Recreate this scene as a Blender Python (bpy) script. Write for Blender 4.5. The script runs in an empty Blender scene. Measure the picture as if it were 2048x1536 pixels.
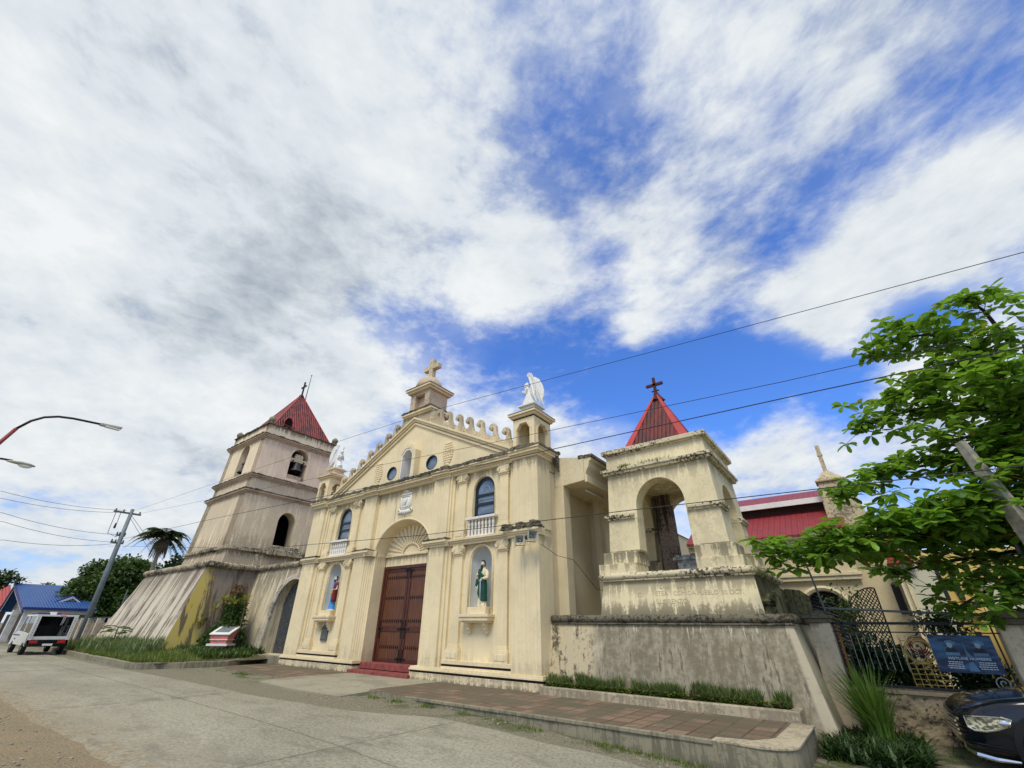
import bpy, bmesh, math, random
from math import sin, cos, pi, radians, sqrt, atan2
from mathutils import Vector, Matrix, noise
random.seed(7)
SC = bpy.context.scene
COL = SC.collection

# ------------------------------------------------------------------ camera
cam = bpy.data.cameras.new('camera')
camo = bpy.data.objects.new('camera', cam); COL.objects.link(camo); SC.camera = camo
cam.sensor_fit = 'HORIZONTAL'; cam.sensor_width = 36; cam.lens = 856.6 / 2048 * 36
cam.shift_x = 0.00437; cam.shift_y = 0.01177
cam.clip_end = 3000; cam.clip_start = 0.05
CR = Vector((0.79567, 0.60563, 0.01106)); CU = Vector((0.28062, -0.38473, 0.87934)); CF = Vector((-0.53681, 0.69656, 0.47607))
mw = Matrix(((CR.x, CU.x, -CF.x, 0), (CR.y, CU.y, -CF.y, 0), (CR.z, CU.z, -CF.z, 1.44), (0, 0, 0, 1)))
camo.matrix_world = mw

# ------------------------------------------------------------------ world, sun, exposure
SUN_EL, SUN_AZ = radians(57), radians(163)      # azimuth clockwise from +Y
W = bpy.data.worlds.new('World'); SC.world = W; W.use_nodes = True
nt = W.node_tree; nt.nodes.clear()
def nn(t, **k):
    n = nt.nodes.new(t)
    for a, b in k.items(): setattr(n, a, b)
    return n
def lk(a, b): nt.links.new(a, b)
def mth(op, a, b=None, c=None, clamp=False):
    n = nn('ShaderNodeMath', operation=op, use_clamp=clamp)
    for i, v in enumerate((a, b, c)):
        if v is None: continue
        if isinstance(v, (int, float)): n.inputs[i].default_value = v
        else: lk(v, n.inputs[i])
    return n.outputs[0]
sky = nn('ShaderNodeTexSky', sky_type='NISHITA'); sky.sun_disc = False
sky.sun_elevation = SUN_EL; sky.sun_rotation = SUN_AZ; sky.air_density = 1.0; sky.dust_density = 0.3; sky.ozone_density = 2.2
tc = nn('ShaderNodeTexCoord'); D = tc.outputs['Generated']
BL = [(-0.619,0.495,0.610,0.127,-0.5),(-0.688,0.428,0.586,0.098,-0.4),(-0.606,0.577,0.547,0.147,-0.7),(-0.504,0.643,0.577,0.122,-0.6),(-0.583,0.651,0.487,0.105,-0.35),(-0.417,0.738,0.531,0.188,-1.0),(-0.356,0.710,0.608,0.101,-0.3),(-0.300,0.822,0.484,0.179,-1.0),(-0.172,0.864,0.472,0.151,-1.1),(-0.238,0.874,0.424,0.094,-0.6),(-0.083,0.888,0.452,0.155,-1.0),(-0.109,0.922,0.371,0.085,-0.6),(0.014,0.904,0.426,0.116,-0.9),(0.076,0.925,0.372,0.084,-0.6),(0.177,0.865,0.470,0.077,-0.9),(0.225,0.858,0.463,0.062,-0.8),(0.246,0.865,0.437,0.049,-0.7),(0.126,0.900,0.416,0.080,-0.6),(-0.244,0.666,0.705,0.071,-0.7),(-0.247,0.721,0.647,0.064,-0.5),(-0.287,0.606,0.742,0.063,-0.4),(-0.800,0.312,0.513,0.067,-0.4),(0.120,0.757,0.642,0.071,-0.3),(0.053,0.771,0.635,0.077,-0.5),(-0.039,0.815,0.578,0.077,-0.5),(0.181,0.700,0.690,0.087,-0.28),(0.261,0.683,0.682,0.078,-0.22),(0.104,0.721,0.685,0.084,-0.25),(0.334,0.671,0.662,0.069,-0.3),(-0.004,0.683,0.730,0.093,-0.3),(-0.102,0.583,0.806,0.124,-0.2),(-0.212,0.414,0.885,0.120,-0.3),(-0.358,0.275,0.892,0.105,-0.2),(0.107,0.609,0.786,0.103,-0.25),(0.235,0.715,0.658,0.061,-0.25),(0.257,0.782,0.568,0.138,1.1),(0.159,0.826,0.541,0.135,1.0),(0.056,0.831,0.553,0.102,0.5),(0.070,0.865,0.497,0.063,0.5),(-0.057,0.777,0.627,0.099,0.45),(-0.404,0.564,0.720,0.148,0.8),(-0.489,0.565,0.664,0.119,0.35),(-0.163,0.658,0.735,0.089,0.3),(-0.210,0.761,0.614,0.079,0.35),(-0.246,0.788,0.565,0.045,0.7),(0.318,0.737,0.597,0.072,0.4),(-0.080,0.954,0.288,0.119,0.6),(-0.094,0.929,0.358,0.070,0.1),(0.169,0.924,0.343,0.115,0.7),(0.260,0.857,0.445,0.049,0.4),(-0.445,0.833,0.328,0.181,0.5),(-0.236,0.902,0.362,0.092,0.1),(-0.756,0.447,0.477,0.098,0.5),(-0.850,0.334,0.408,0.224,0.5),(-0.777,0.011,0.630,0.639,0.7),(-0.959,0.122,0.256,0.466,0.5),(-0.552,0.209,0.807,0.511,0.35),(-0.506,0.067,0.860,0.437,0.3),]
acc = None
for x, y, z, r, w in BL:
    d = nn('ShaderNodeVectorMath', operation='DISTANCE'); lk(D, d.inputs[0]); d.inputs[1].default_value = (x, y, z)
    m = nn('ShaderNodeMapRange', interpolation_type='SMOOTHSTEP'); lk(d.outputs['Value'], m.inputs[0])
    m.inputs[1].default_value = r * 1.15; m.inputs[2].default_value = 0; m.inputs[3].default_value = 0; m.inputs[4].default_value = w
    acc = m.outputs[0] if acc is None else mth('ADD', acc, m.outputs[0])
sep = nn('ShaderNodeSeparateXYZ'); lk(D, sep.inputs[0])
zz = mth('ADD', mth('MAXIMUM', sep.outputs[2], 0.0), 0.42)
cb = nn('ShaderNodeCombineXYZ'); lk(mth('DIVIDE', sep.outputs[0], zz), cb.inputs[0]); lk(mth('DIVIDE', sep.outputs[1], zz), cb.inputs[1]); lk(mth('MULTIPLY', sep.outputs[2], 1.1), cb.inputs[2])
mp = nn('ShaderNodeMapping'); lk(cb.outputs[0], mp.inputs[0]); mp.inputs['Rotation'].default_value = (0, 0, radians(38)); mp.inputs['Scale'].default_value = (1.0, 1.0, 1.3)
def nz(scale, detail, rough, dist, vec=None, loc=0):
    n = nn('ShaderNodeTexNoise'); n.inputs['Scale'].default_value = scale; n.inputs['Detail'].default_value = detail
    n.inputs['Roughness'].default_value = rough; n.inputs['Distortion'].default_value = dist
    m2 = nn('ShaderNodeMapping'); lk(vec or mp.outputs[0], m2.inputs[0]); m2.inputs['Location'].default_value = (loc, loc * .7, loc * .3)
    lk(m2.outputs[0], n.inputs['Vector']); return n.outputs['Fac']
n1 = nz(4.0, 12, 0.60, 0.15); n2 = nz(17.0, 8, 0.62, 0.2, loc=4.1); n3 = nz(1.9, 7, 0.55, 0.2, loc=9.3)
cov = mth('ADD', mth('MULTIPLY', acc, 1.15), 0.20)
cov = mth('ADD', cov, mth('MULTIPLY', mth('SUBTRACT', n1, 0.5), 3.3))
cov = mth('ADD', cov, mth('MULTIPLY', mth('SUBTRACT', n2, 0.5), 1.5))
ms = nn('ShaderNodeMapRange', interpolation_type='SMOOTHSTEP'); lk(cov, ms.inputs[0]); ms.inputs[1].default_value = -0.85; ms.inputs[2].default_value = 0.85
veil = nn('ShaderNodeMapRange', interpolation_type='SMOOTHSTEP'); lk(mth('ADD', n3, mth('MULTIPLY', acc, 0.25)), veil.inputs[0]); veil.inputs[1].default_value = 0.30; veil.inputs[2].default_value = 0.75; veil.inputs[4].default_value = .62
fac = mth('MAXIMUM', ms.outputs[0], veil.outputs[0])
# below the horizon: plain haze colour
br = mth('ADD', mth('MULTIPLY', mth('SUBTRACT', n3, 0.5), 0.9), mth('MULTIPLY', mth('SUBTRACT', n2, 0.5), 0.55))
br = mth('ADD', br, mth('MULTIPLY', mth('SUBTRACT', n1, 0.5), 1.3))
br = mth('ADD', br, 0.66)
for (x, y, z, r, w) in ((-.80,.21,.56,.28,-.20), (-.66,.25,.70,.22,-.05), (-.50,.10,.86,.45,.14), (.22,.80,.56,.22,.10), (-.45,.56,.70,.2,.08), (-.9,.3,.36,.28,.04), (.25,.62,.75,.30,-.06)):
    d = nn('ShaderNodeVectorMath', operation='DISTANCE'); lk(D, d.inputs[0]); d.inputs[1].default_value = (x, y, z)
    m = nn('ShaderNodeMapRange', interpolation_type='SMOOTHSTEP'); lk(d.outputs['Value'], m.inputs[0])
    m.inputs[1].default_value = r; m.inputs[2].default_value = 0; m.inputs[3].default_value = 0; m.inputs[4].default_value = w
    br = mth('ADD', br, m.outputs[0])
cr = nn('ShaderNodeValToRGB'); lk(br, cr.inputs[0])
cr.color_ramp.elements[0].position = 0.25; cr.color_ramp.elements[0].color = (0.42, 0.48, 0.55, 1)
cr.color_ramp.elements[1].position = 0.95; cr.color_ramp.elements[1].color = (0.90, 0.93, 0.945, 1)
e = cr.color_ramp.elements.new(0.6); e.color = (0.73, 0.785, 0.835, 1)
sm = nn('ShaderNodeVectorMath', operation='MULTIPLY'); lk(sky.outputs[0], sm.inputs[0]); sm.inputs[1].default_value = (0.72, 1.20, 2.05)
bg1 = nn('ShaderNodeBackground'); lk(sm.outputs[0], bg1.inputs[0]); bg1.inputs[1].default_value = 0.1
bg2 = nn('ShaderNodeBackground'); lk(cr.outputs[0], bg2.inputs[0]); bg2.inputs[1].default_value = 0.84
mx = nn('ShaderNodeMixShader'); lk(fac, mx.inputs[0]); lk(bg1.outputs[0], mx.inputs[1]); lk(bg2.outputs[0], mx.inputs[2])
wo = nn('ShaderNodeOutputWorld'); lk(mx.outputs[0], wo.inputs[0])
sun = bpy.data.lights.new('sun', 'SUN'); sun.energy = 2.2; sun.angle = radians(22); sun.color = (1, 0.91, 0.74)
suno = bpy.data.objects.new('sun', sun); COL.objects.link(suno)
sd = Vector((sin(SUN_AZ) * cos(SUN_EL), cos(SUN_AZ) * cos(SUN_EL), sin(SUN_EL)))
suno.rotation_euler = sd.to_track_quat('Z', 'Y').to_euler(); suno.location = (0, 0, 60)
SC.view_settings.view_transform = 'Standard'; SC.view_settings.look = 'None'; SC.view_settings.exposure = 0.22; SC.view_settings.gamma = 1
SC.render.resolution_x = 1024; SC.render.resolution_y = 768

# ------------------------------------------------------------------ materials
MATS = {}
class N:
    def __init__(s, name, rough=0.8, spec=0.3, metal=0.0):
        s.mt = bpy.data.materials.new(name); s.mt.use_nodes = True; s.t = s.mt.node_tree; s.t.nodes.clear()
        s.o = s.n('ShaderNodeOutputMaterial'); s.b = s.n('ShaderNodeBsdfPrincipled')
        s.b.inputs['Roughness'].default_value = rough; s.b.inputs['Specular IOR Level'].default_value = spec; s.b.inputs['Metallic'].default_value = metal
        s.l(s.b.outputs[0], s.o.inputs[0]); s.geo = s.n('ShaderNodeNewGeometry'); s.P = s.geo.outputs['Position']; MATS[name] = s.mt
    def n(s, t, **k):
        q = s.t.nodes.new(t)
        for a, b in k.items(): setattr(q, a, b)
        return q
    def l(s, a, b): s.t.links.new(a, b)
    def m(s, op, a, b=None, clamp=False):
        q = s.n('ShaderNodeMath', operation=op, use_clamp=clamp)
        for i, v in enumerate((a, b)):
            if v is None: continue
            if isinstance(v, (int, float)): q.inputs[i].default_value = v
            else: s.l(v, q.inputs[i])
        return q.outputs[0]
    def noise(s, scale, detail=4, rough=0.55, sc=(1, 1, 1), loc=(0, 0, 0), dist=0.0):
        mp = s.n('ShaderNodeMapping'); s.l(s.P, mp.inputs[0]); mp.inputs['Scale'].default_value = sc; mp.inputs['Location'].default_value = loc
        q = s.n('ShaderNodeTexNoise'); s.l(mp.outputs[0], q.inputs['Vector']); q.inputs['Scale'].default_value = scale
        q.inputs['Detail'].default_value = detail; q.inputs['Roughness'].default_value = rough; q.inputs['Distortion'].default_value = dist
        return q.outputs['Fac']
    def ss(s, v, a, b, lo=0.0, hi=1.0):
        q = s.n('ShaderNodeMapRange', interpolation_type='SMOOTHSTEP'); s.l(v, q.inputs[0])
        for i, x in enumerate((a, b, lo, hi)): q.inputs[i + 1].default_value = x
        return q.outputs[0]
    def mix(s, f, a, b, mode='MIX'):
        q = s.n('ShaderNodeMix', data_type='RGBA', blend_type=mode)
        if isinstance(f, (int, float)): q.inputs[0].default_value = f
        else: s.l(f, q.inputs[0])
        for i, v in ((6, a), (7, b)):
            if isinstance(v, tuple): q.inputs[i].default_value = (*v, 1)
            else: s.l(v, q.inputs[i])
        return q.outputs[2]
    def col(s, c):
        if isinstance(c, tuple): s.b.inputs['Base Color'].default_value = (*c, 1)
        else: s.l(c, s.b.inputs['Base Color'])
        return s
    def bump(s, h, strength=0.3, dist=0.02):
        q = s.n('ShaderNodeBump'); q.inputs['Strength'].default_value = strength; q.inputs['Distance'].default_value = dist
        s.l(h, q.inputs['Height']); s.l(q.outputs[0], s.b.inputs['Normal']); return s
    def xyz(s):
        q = s.n('ShaderNodeSeparateXYZ'); s.l(s.P, q.inputs[0]); return q.outputs

def simple(name, col, rough=0.7, spec=0.3, metal=0.0, var=0.15, scale=3.0, bump=0.0):
    k = N(name, rough, spec, metal)
    a = k.noise(scale, 5, 0.6); d = tuple(c * (1 - var) for c in col); u = tuple(min(1, c * (1 + var)) for c in col)
    k.col(k.mix(k.ss(a, 0.3, 0.7), d, u))
    if bump: k.bump(k.noise(scale * 8, 5, 0.6), bump, 0.01)
    return k.mt

DARK = (0.035, 0.032, 0.026)
def plaster(name, col, dark=(0.06, 0.052, 0.038), levels=(), streak=0.0, patches=0.0, grime=0.0, pat_col=None, warm=None, spec=0.2, freq=5.0, elong=(1, 1, 0.045), rise=()):
    """painted plaster: tone drift, rain streaks under given heights, scabby dark growth, bare patches"""
    k = N(name, 0.88, spec)
    x, y, z = k.xyz()
    base = k.mix(k.ss(k.noise(0.7, 5, 0.6), 0.3, 0.7), tuple(c * 0.90 for c in col), tuple(min(1, c * 1.05) for c in col))
    base = k.mix(k.m('MULTIPLY', k.ss(k.noise(6, 6, 0.65), 0.45, 0.75), 0.22), base, tuple(c * v for c, v in zip(col, (0.80, 0.76, 0.66))))
    rep = k.ss(k.noise(1.6, 3, .5, loc=(4, 7, 3)), .57, .60); base = k.mix(k.m('MULTIPLY', rep, .22), base, tuple(min(1, c * 1.12) for c in col))
    crk = k.ss(k.m('ABSOLUTE', k.m('SUBTRACT', k.noise(1.3, 6, .7, loc=(2, 9, 5)), .5)), .0035, .0005); base = k.mix(k.m('MULTIPLY', k.m('MULTIPLY', crk, k.ss(k.noise(.8, 3, .5, loc=(8, 1, 1)), .5, .6)), .55), base, tuple(c * .35 for c in col))
    if warm:  # rusty warm wash low on the wall
        base = k.mix(k.m('MULTIPLY', k.ss(k.noise(2.2, 5, 0.6, sc=(1, 1, .25)), 0.45, 0.7), warm[1]), base, warm[0])
    st = k.noise(freq, 5, 0.62, sc=elong, dist=0.15 if elong[1] == 1 else .03)
    st2 = k.noise(freq * 3.2, 4, 0.6, sc=(elong[0], elong[1], elong[2] * 1.5), loc=(3, 1, 2))
    sp = k.noise(13, 7, 0.72, loc=(5, 2, 1))
    big = k.noise(0.9, 5, 0.6, loc=(9, 3, 0))
    s = k.m('ADD', k.m('MULTIPLY', st, 0.65), k.m('MULTIPLY', st2, 0.35))
    f = None
    if streak:
        f = k.m('MULTIPLY', k.ss(k.m('ADD', s, k.m('MULTIPLY', k.m('SUBTRACT', big, 0.5), 0.35)), 0.495, 0.575), streak)
    for (zt, ln, amt) in levels:
        g = k.m('MULTIPLY', k.ss(z, zt - ln, zt), k.m('LESS_THAN', z, zt + 0.03))
        h = k.m('MULTIPLY', k.ss(k.m('ADD', k.m('ADD', s, k.m('MULTIPLY', g, 0.16)), k.m('MULTIPLY', k.m('SUBTRACT', sp, 0.5), 0.25)), 0.555, 0.645), k.m('MULTIPLY', k.m('POWER', g, 0.6), amt))
        f = h if f is None else k.m('MAXIMUM', f, h)
    for (z0_, ln, amt) in rise:
        g = k.ss(z, z0_ + ln, z0_)
        h = k.m('MULTIPLY', k.ss(k.m('ADD', k.m('ADD', s, k.m('MULTIPLY', g, 0.2)), k.m('MULTIPLY', k.m('SUBTRACT', sp, 0.5), 0.35)), 0.56, 0.68), k.m('MULTIPLY', k.m('POWER', g, 0.5), amt))
        f = h if f is None else k.m('MAXIMUM', f, h)
    if grime:
        h = k.m('MULTIPLY', k.ss(k.m('ADD', sp, k.m('MULTIPLY', k.m('SUBTRACT', big, 0.5), 0.5)), 0.505, 0.585), grime)
        f = h if f is None else k.m('MAXIMUM', f, h)
    c = base
    if patches:
        c = k.mix(k.m('MULTIPLY', k.ss(k.m('ADD', big, k.m('MULTIPLY', k.m('SUBTRACT', sp, 0.5), 0.3)), 0.54, 0.60), patches), c, pat_col or (0.22, 0.20, 0.16))
    if f is not None: c = k.mix(f, c, dark)
    k.col(c)
    k.bump(k.m('ADD', k.noise(3, 6, 0.6), k.m('MULTIPLY', sp, 0.4)), 0.22, 0.02)
    return k.mt

CREAM = (0.79, 0.68, 0.44)
plaster('cream_facade', CREAM, rise=((.3, .7, .25),), levels=((6.4, .7, .5), (3.9, .5, .4)), streak=0.05)
plaster('cream_base', (0.70, 0.60, 0.39), levels=((0.28, 0.3, .6),), rise=((-.1, .32, .9),), grime=0.45, dark=(0.12, 0.105, 0.075), freq=6)
plaster('cream_trim', (0.76, 0.65, 0.42), levels=((6.75, .2, .5),), grime=0.12)
plaster('weathered_top', (0.17, 0.15, 0.105), grime=1.0, dark=(0.03, 0.03, 0.024), streak=.5)
plaster('scroll_plaster', (0.62, 0.53, 0.36), grime=0.38, levels=((9.9, 3.4, .45),), dark=(0.07, 0.06, 0.045))
plaster('tower_plaster', (0.83, 0.71, 0.50), rise=((5.1, 1.7, .6), (9.15, .5, .3)), levels=((11.6, .8, .4), (8.05, .6, .4), (9.02, .5, .5), (12.5, .6, .8), (5.0, .8, .9)), streak=0.04, grime=.12, warm=((0.60, 0.45, 0.30), .2), dark=(0.13, 0.10, 0.075))
plaster('tower_pink', (0.82, 0.67, 0.50), levels=((11.6, .9, .35), (9.2, .3, .3)), streak=0.12, warm=((0.55, 0.41, 0.31), .3), dark=(0.16, 0.12, 0.09))
plaster('tower_trim', (0.58, 0.46, 0.33), grime=0.45, dark=(0.05, 0.04, 0.035))
plaster('mossy_ledge', (0.46, 0.40, 0.28), grime=1.0, streak=.75, dark=(0.035, 0.032, 0.024), freq=6, elong=(1, 1, .5))
plaster('cap_grey', (0.27, 0.24, 0.17), grime=0.9, dark=(0.035, 0.032, 0.025))
plaster('streaked_buttress', (0.60, 0.54, 0.42), streak=0.9, levels=((4.1, 3.0, .8),), dark=(0.13, 0.105, 0.08), freq=3.6, elong=(1, .08, .02))
plaster('gate_wall', (0.66, 0.58, 0.40), streak=0.45, levels=((4.0, 2.2, .8),), dark=(0.17, 0.145, 0.11), freq=5)
plaster('belfry_plaster', (0.76, 0.67, 0.43), levels=((5.8, .9, .45), (4.3, .4, .3), (3.4, .8, .75), (2.62, .6, .6), (6.3, .4, .3)), rise=((1.74, .55, .8),), streak=0.10, grime=.12, dark=(0.10, 0.088, 0.06), patches=.12)
plaster('belfry_trim', (0.64, 0.57, 0.39), grime=0.95, dark=(0.045, 0.04, 0.028), freq=7)
plaster('stone_worn', (0.55, 0.50, 0.40), grime=.7, patches=.7, pat_col=(.3, .28, .22), dark=(0.12, 0.11, 0.09))
plaster('post_plaster', (0.68, 0.58, 0.41), grime=.3, streak=.15, dark=(0.16, 0.13, 0.09), levels=((1.7, .3, .9),))
plaster('curb_stone', (0.28, 0.255, 0.18), grime=.55, streak=.7, dark=(0.11, 0.105, 0.07), freq=9, rise=((-.4, .4, .8),))
plaster('planter_stone', (0.46, 0.40, 0.28), grime=.6, streak=.5, dark=(0.15, 0.13, 0.09), freq=9)
plaster('nave_wall', (0.66, 0.57, 0.37), streak=.05)
plaster('canopy_plaster', (0.68, 0.60, 0.40), grime=.12)
plaster('back_wall', (0.62, 0.53, 0.34), streak=.12, levels=((4.5, .6, .5),), dark=(.2, .17, .12))
plaster('yellow_wall', (0.66, 0.50, 0.17), streak=.08)
plaster('pale_wall', (0.60, 0.58, 0.44), streak=.05)
plaster('old_stone', (0.55, 0.47, 0.30), grime=.8, patches=.5, pat_col=(.32, .28, .2), dark=(.14, .12, .08))
plaster('white_statue', (0.80, 0.81, 0.78), grime=.12, dark=(.4, .42, .4), spec=.35)
plaster('white_relief', (0.80, 0.80, 0.74), grime=.1, dark=(.45, .45, .4))
plaster('white_paint', (0.80, 0.79, 0.74), grime=.15, dark=(.3, .3, .27))
plaster('niche_grey', (0.55, 0.58, 0.58), streak=.0)
plaster('low_wall', (0.36, 0.29, 0.18), grime=.9, dark=(.06, .055, .035), patches=.4, pat_col=(.2, .17, .1))
plaster('rough_stone', (0.26, 0.20, 0.14), grime=.8, dark=(.05, .04, .03), patches=.7, pat_col=(.36, .30, .22))
simple('stripe_maroon', (0.022, 0.010, 0.012), .7)
simple('red_step', (0.24, 0.065, 0.055), .75, var=.25, scale=5)
simple('window_frame', (0.006, 0.016, 0.018), .35, .5)
simple('iron_dark', (0.014, 0.015, 0.02), .55, .4)
simple('iron_gate', (0.12, 0.125, 0.13), .5, .4, var=.4, scale=9)
simple('bell_bronze', (0.06, 0.055, 0.06), .5, .5, .6)
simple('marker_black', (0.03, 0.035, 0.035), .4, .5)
simple('marker_text', (0.30, 0.32, 0.29), .6)
simple('speaker_grey', (0.42, 0.43, 0.38), .5, .4)
simple('speaker_dark', (0.05, 0.05, 0.05), .6)
simple('pink_paint', (0.62, 0.22, 0.20), .7, var=.2)
simple('rust_dark', (0.07, 0.022, 0.016), .8)
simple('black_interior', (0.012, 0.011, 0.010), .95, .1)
simple('wood_old', (0.10, 0.075, 0.05), .85)
simple('steel_grey', (0.16, 0.18, 0.18), .5, .5, .4)
simple('pole_paint', (0.18, 0.22, 0.23), .6, .4, .2)
simple('pole_red', (0.22, 0.03, 0.025), .55, .4)
simple('concrete_pole', (0.28, 0.26, 0.21), .9, var=.35, scale=6, bump=.4)
simple('rubber', (0.015, 0.015, 0.016), .85)
simple('rim_grey', (0.35, 0.35, 0.34), .4, .5, .6)
simple('white_car', (0.66, 0.68, 0.66), .25, .5, var=.05)
simple('blue_paint', (0.015, 0.035, 0.17), .4)
simple('red_plastic', (0.45, 0.02, 0.02), .3)
simple('clear_lamp', (0.80, 0.82, 0.78), .15, .6)
simple('amber_lamp', (0.9, 0.45, 0.08), .3)
simple('chrome', (0.75, 0.76, 0.78), .12, .6, 1.0, var=.03)
simple('skin_statue', (0.72, 0.62, 0.45), .5)
simple('beard_dark', (0.02, 0.028, 0.02), .6)
simple('robe_cream', (0.74, 0.66, 0.42), .55)
simple('mantle_green', (0.010, 0.075, 0.045), .5)
simple('robe_blue', (0.07, 0.30, 0.66), .45)
simple('mantle_red', (0.16, 0.022, 0.016), .5)
simple('tunic_yellow', (0.75, 0.52, 0.20), .5)
simple('sword_grey', (0.55, 0.60, 0.66), .3, .5, .4)
simple('bark_dark', (0.045, 0.035, 0.025), .9, var=.4, scale=8)
simple('bark', (0.13, 0.10, 0.07), .9, var=.4, scale=8, bump=.6)
simple('gold_iron', (0.42, 0.28, 0.06), .45, .5, .3)
simple('light_iron', (0.35, 0.37, 0.36), .5)
simple('orange_wood', (0.45, 0.17, 0.06), .7)
simple('red_hose', (0.20, 0.03, 0.02), .6)
simple('bird_black', (0.01, 0.01, 0.012), .6)
simple('house_wall', (0.30, 0.28, 0.23), .8)
simple('house_dark', (0.07, 0.045, 0.035), .8)
simple('pane_white', (0.62, 0.64, 0.62), .7)
simple('blue_grey_stone', (0.26, 0.29, 0.32), .8, var=.6, scale=9)

def roofmat(name, col, axis='x', pitch=0.12, dirt=0.5, dark=(0.05, 0.02, 0.018), rough=.55):
    k = N(name, rough, .35)
    x, y, z = k.xyz()
    v = k.m('MULTIPLY', {'x': x, 'y': y}[axis], 2 * pi / pitch)
    w = k.m('SINE', v)
    big = k.noise(1.2, 5, 0.6); st = k.noise(4, 5, 0.6, sc=(1, 1, .12))
    c = k.mix(k.ss(big, .35, .7), tuple(q * .85 for q in col), col)
    c = k.mix(k.m('MULTIPLY', k.ss(k.m('ADD', st, k.m('MULTIPLY', k.m('SUBTRACT', big, .5), .5)), .46, .58), dirt), c, dark)
    k.col(c); k.bump(w, .6, pitch * .22)
    return k.mt
roofmat('tower_roof_x', (0.27, 0.036, 0.032), 'x', .16, .9, (.07, .025, .025)); roofmat('tower_roof_y', (0.27, 0.036, 0.032), 'y', .16, .9, (.07, .025, .025))
roofmat('belfry_roof_x', (0.17, 0.022, 0.02), 'x', .13, .7, (.035, .02, .018)); roofmat('belfry_roof_y', (0.17, 0.022, 0.02), 'y', .13, .7, (.035, .02, .018))
simple('roof_cap_red', (0.42, 0.05, 0.05), .5, var=.1)
roofmat('church_roof', (0.30, 0.042, 0.05), 'x', .2, .2)
roofmat('nave_roof', (0.35, 0.05, 0.05), 'y', .2, .2)
roofmat('blue_roof', (0.02, 0.09, 0.29), 'y', .18, .15, (.02, .05, .15)); roofmat('red_house_roof', (0.45, 0.06, 0.05), 'y', .3, .2)

# wood door: planks with dark joints
k = N('door_wood', .45, .4); x, y, z = k.xyz()
pl = k.m('FRACT', k.m('MULTIPLY', x, 1 / 0.115)); seam = k.m('LESS_THAN', pl, 0.09)
gr = k.noise(7, 6, .6, sc=(4, 1, .25))
c = k.mix(k.ss(gr, .3, .7), (0.085, 0.030, 0.015), (0.165, 0.063, 0.028)); c = k.mix(seam, c, (0.02, 0.008, 0.005)); k.col(c); k.bump(k.m('SUBTRACT', 1.0, seam), .5, .01)
k = N('door_frame_wood', .4, .4); gr = k.noise(6, 6, .6, sc=(3, 1, .4)); k.col(k.mix(k.ss(gr, .3, .7), (0.05, 0.014, 0.009), (0.10, 0.028, 0.016)))
simple('door_iron', (0.012, 0.009, 0.009), .5)
# glass
k = N('window_glass', .06, .8); k.col(k.mix(k.ss(k.noise(2.5, 3, .5), .35, .7), (0.10, 0.14, 0.19), (0.20, 0.25, 0.32)))
k = N('car_glass', .05, .8); k.col((0.02, 0.028, 0.028)); k.b.inputs['Alpha'].default_value = .9
k = N('grey_pane', .15, .6); k.col((0.22, 0.25, 0.26))
k = N('black_paint', .12, .6); k.b.inputs['Coat Weight'].default_value = .35; k.b.inputs['Coat Roughness'].default_value = .06; k.b.inputs['Specular IOR Level'].default_value = .35; k.col((0.006, 0.008, 0.013))
k = N('headlight_glass', .05, .7); k.col(k.mix(k.ss(k.noise(14, 3, .6, sc=(1, 1, 2)), .42, .6), (0.10, 0.10, 0.07), (0.62, 0.60, 0.42)))
# yellow / dark buttress side
k = N('yellow_buttress', .88, .2); x, y, z = k.xyz()
st = k.noise(3.2, 5, .62, sc=(1, 1, .06), dist=.2); sp = k.noise(9, 6, .65, sc=(1, 1, .4)); bg = k.noise(.9, 4, .6)
c = k.mix(k.ss(sp, .4, .7), (0.52, 0.41, 0.09), (0.48, 0.41, 0.19))
c = k.mix(k.m('MULTIPLY', k.ss(st, .50, .57), .9), c, (0.13, 0.10, 0.07))
edge = k.m('ADD', k.m('ADD', y, k.m('MULTIPLY', z, 0.12)), k.m('MULTIPLY', k.m('SUBTRACT', sp, .5), 1.2))
c = k.mix(k.ss(edge, 9.55, 10.2), c, k.mix(k.ss(st, .42, .6), (0.25, 0.21, 0.165), (0.12, 0.095, 0.07)))
k.col(c); k.bump(sp, .3, .02)
# big grey stained terrace wall
k = N('terrace_wall', .9, .2); x, y, z = k.xyz()
st = k.noise(4.5, 6, .65, sc=(1, 1, .05), dist=.1); st2 = k.noise(14, 4, .6, sc=(1, 1, .09)); sp = k.noise(8, 7, .7); bg = k.noise(.8, 4, .55, loc=(2.2, 0, 0))
c = k.mix(k.ss(k.m('ADD', k.m('MULTIPLY', st, .5), k.m('MULTIPLY', sp, .5)), .40, .62), (0.20, 0.175, 0.12), (0.38, 0.34, 0.25))
c = k.mix(k.m('MULTIPLY', k.ss(k.m('ADD', k.m('MULTIPLY', st, .5), k.m('MULTIPLY', st2, .5)), .535, .60), .75), c, (0.075, 0.065, 0.045))
light = k.m('ADD', k.m('ADD', k.m('MULTIPLY', st, .55), k.m('MULTIPLY', bg, .75)), k.m('MULTIPLY', st2, .3))
c = k.mix(k.m('MULTIPLY', k.ss(light, .86, .98), .85), c, (0.52, 0.46, 0.33))
lft = k.m('MULTIPLY', k.m('SUBTRACT', 1.0, k.ss(k.m('ADD', x, k.m('MULTIPLY', k.m('SUBTRACT', sp, .5), .5)), -6.1, -5.75)), .95)
cl = k.mix(k.ss(k.m('ADD', k.m('MULTIPLY', st, .5), k.m('MULTIPLY', sp, .5)), .50, .60), (0.56, 0.48, 0.31), (0.10, 0.085, 0.06))
c = k.mix(lft, c, cl)
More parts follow.
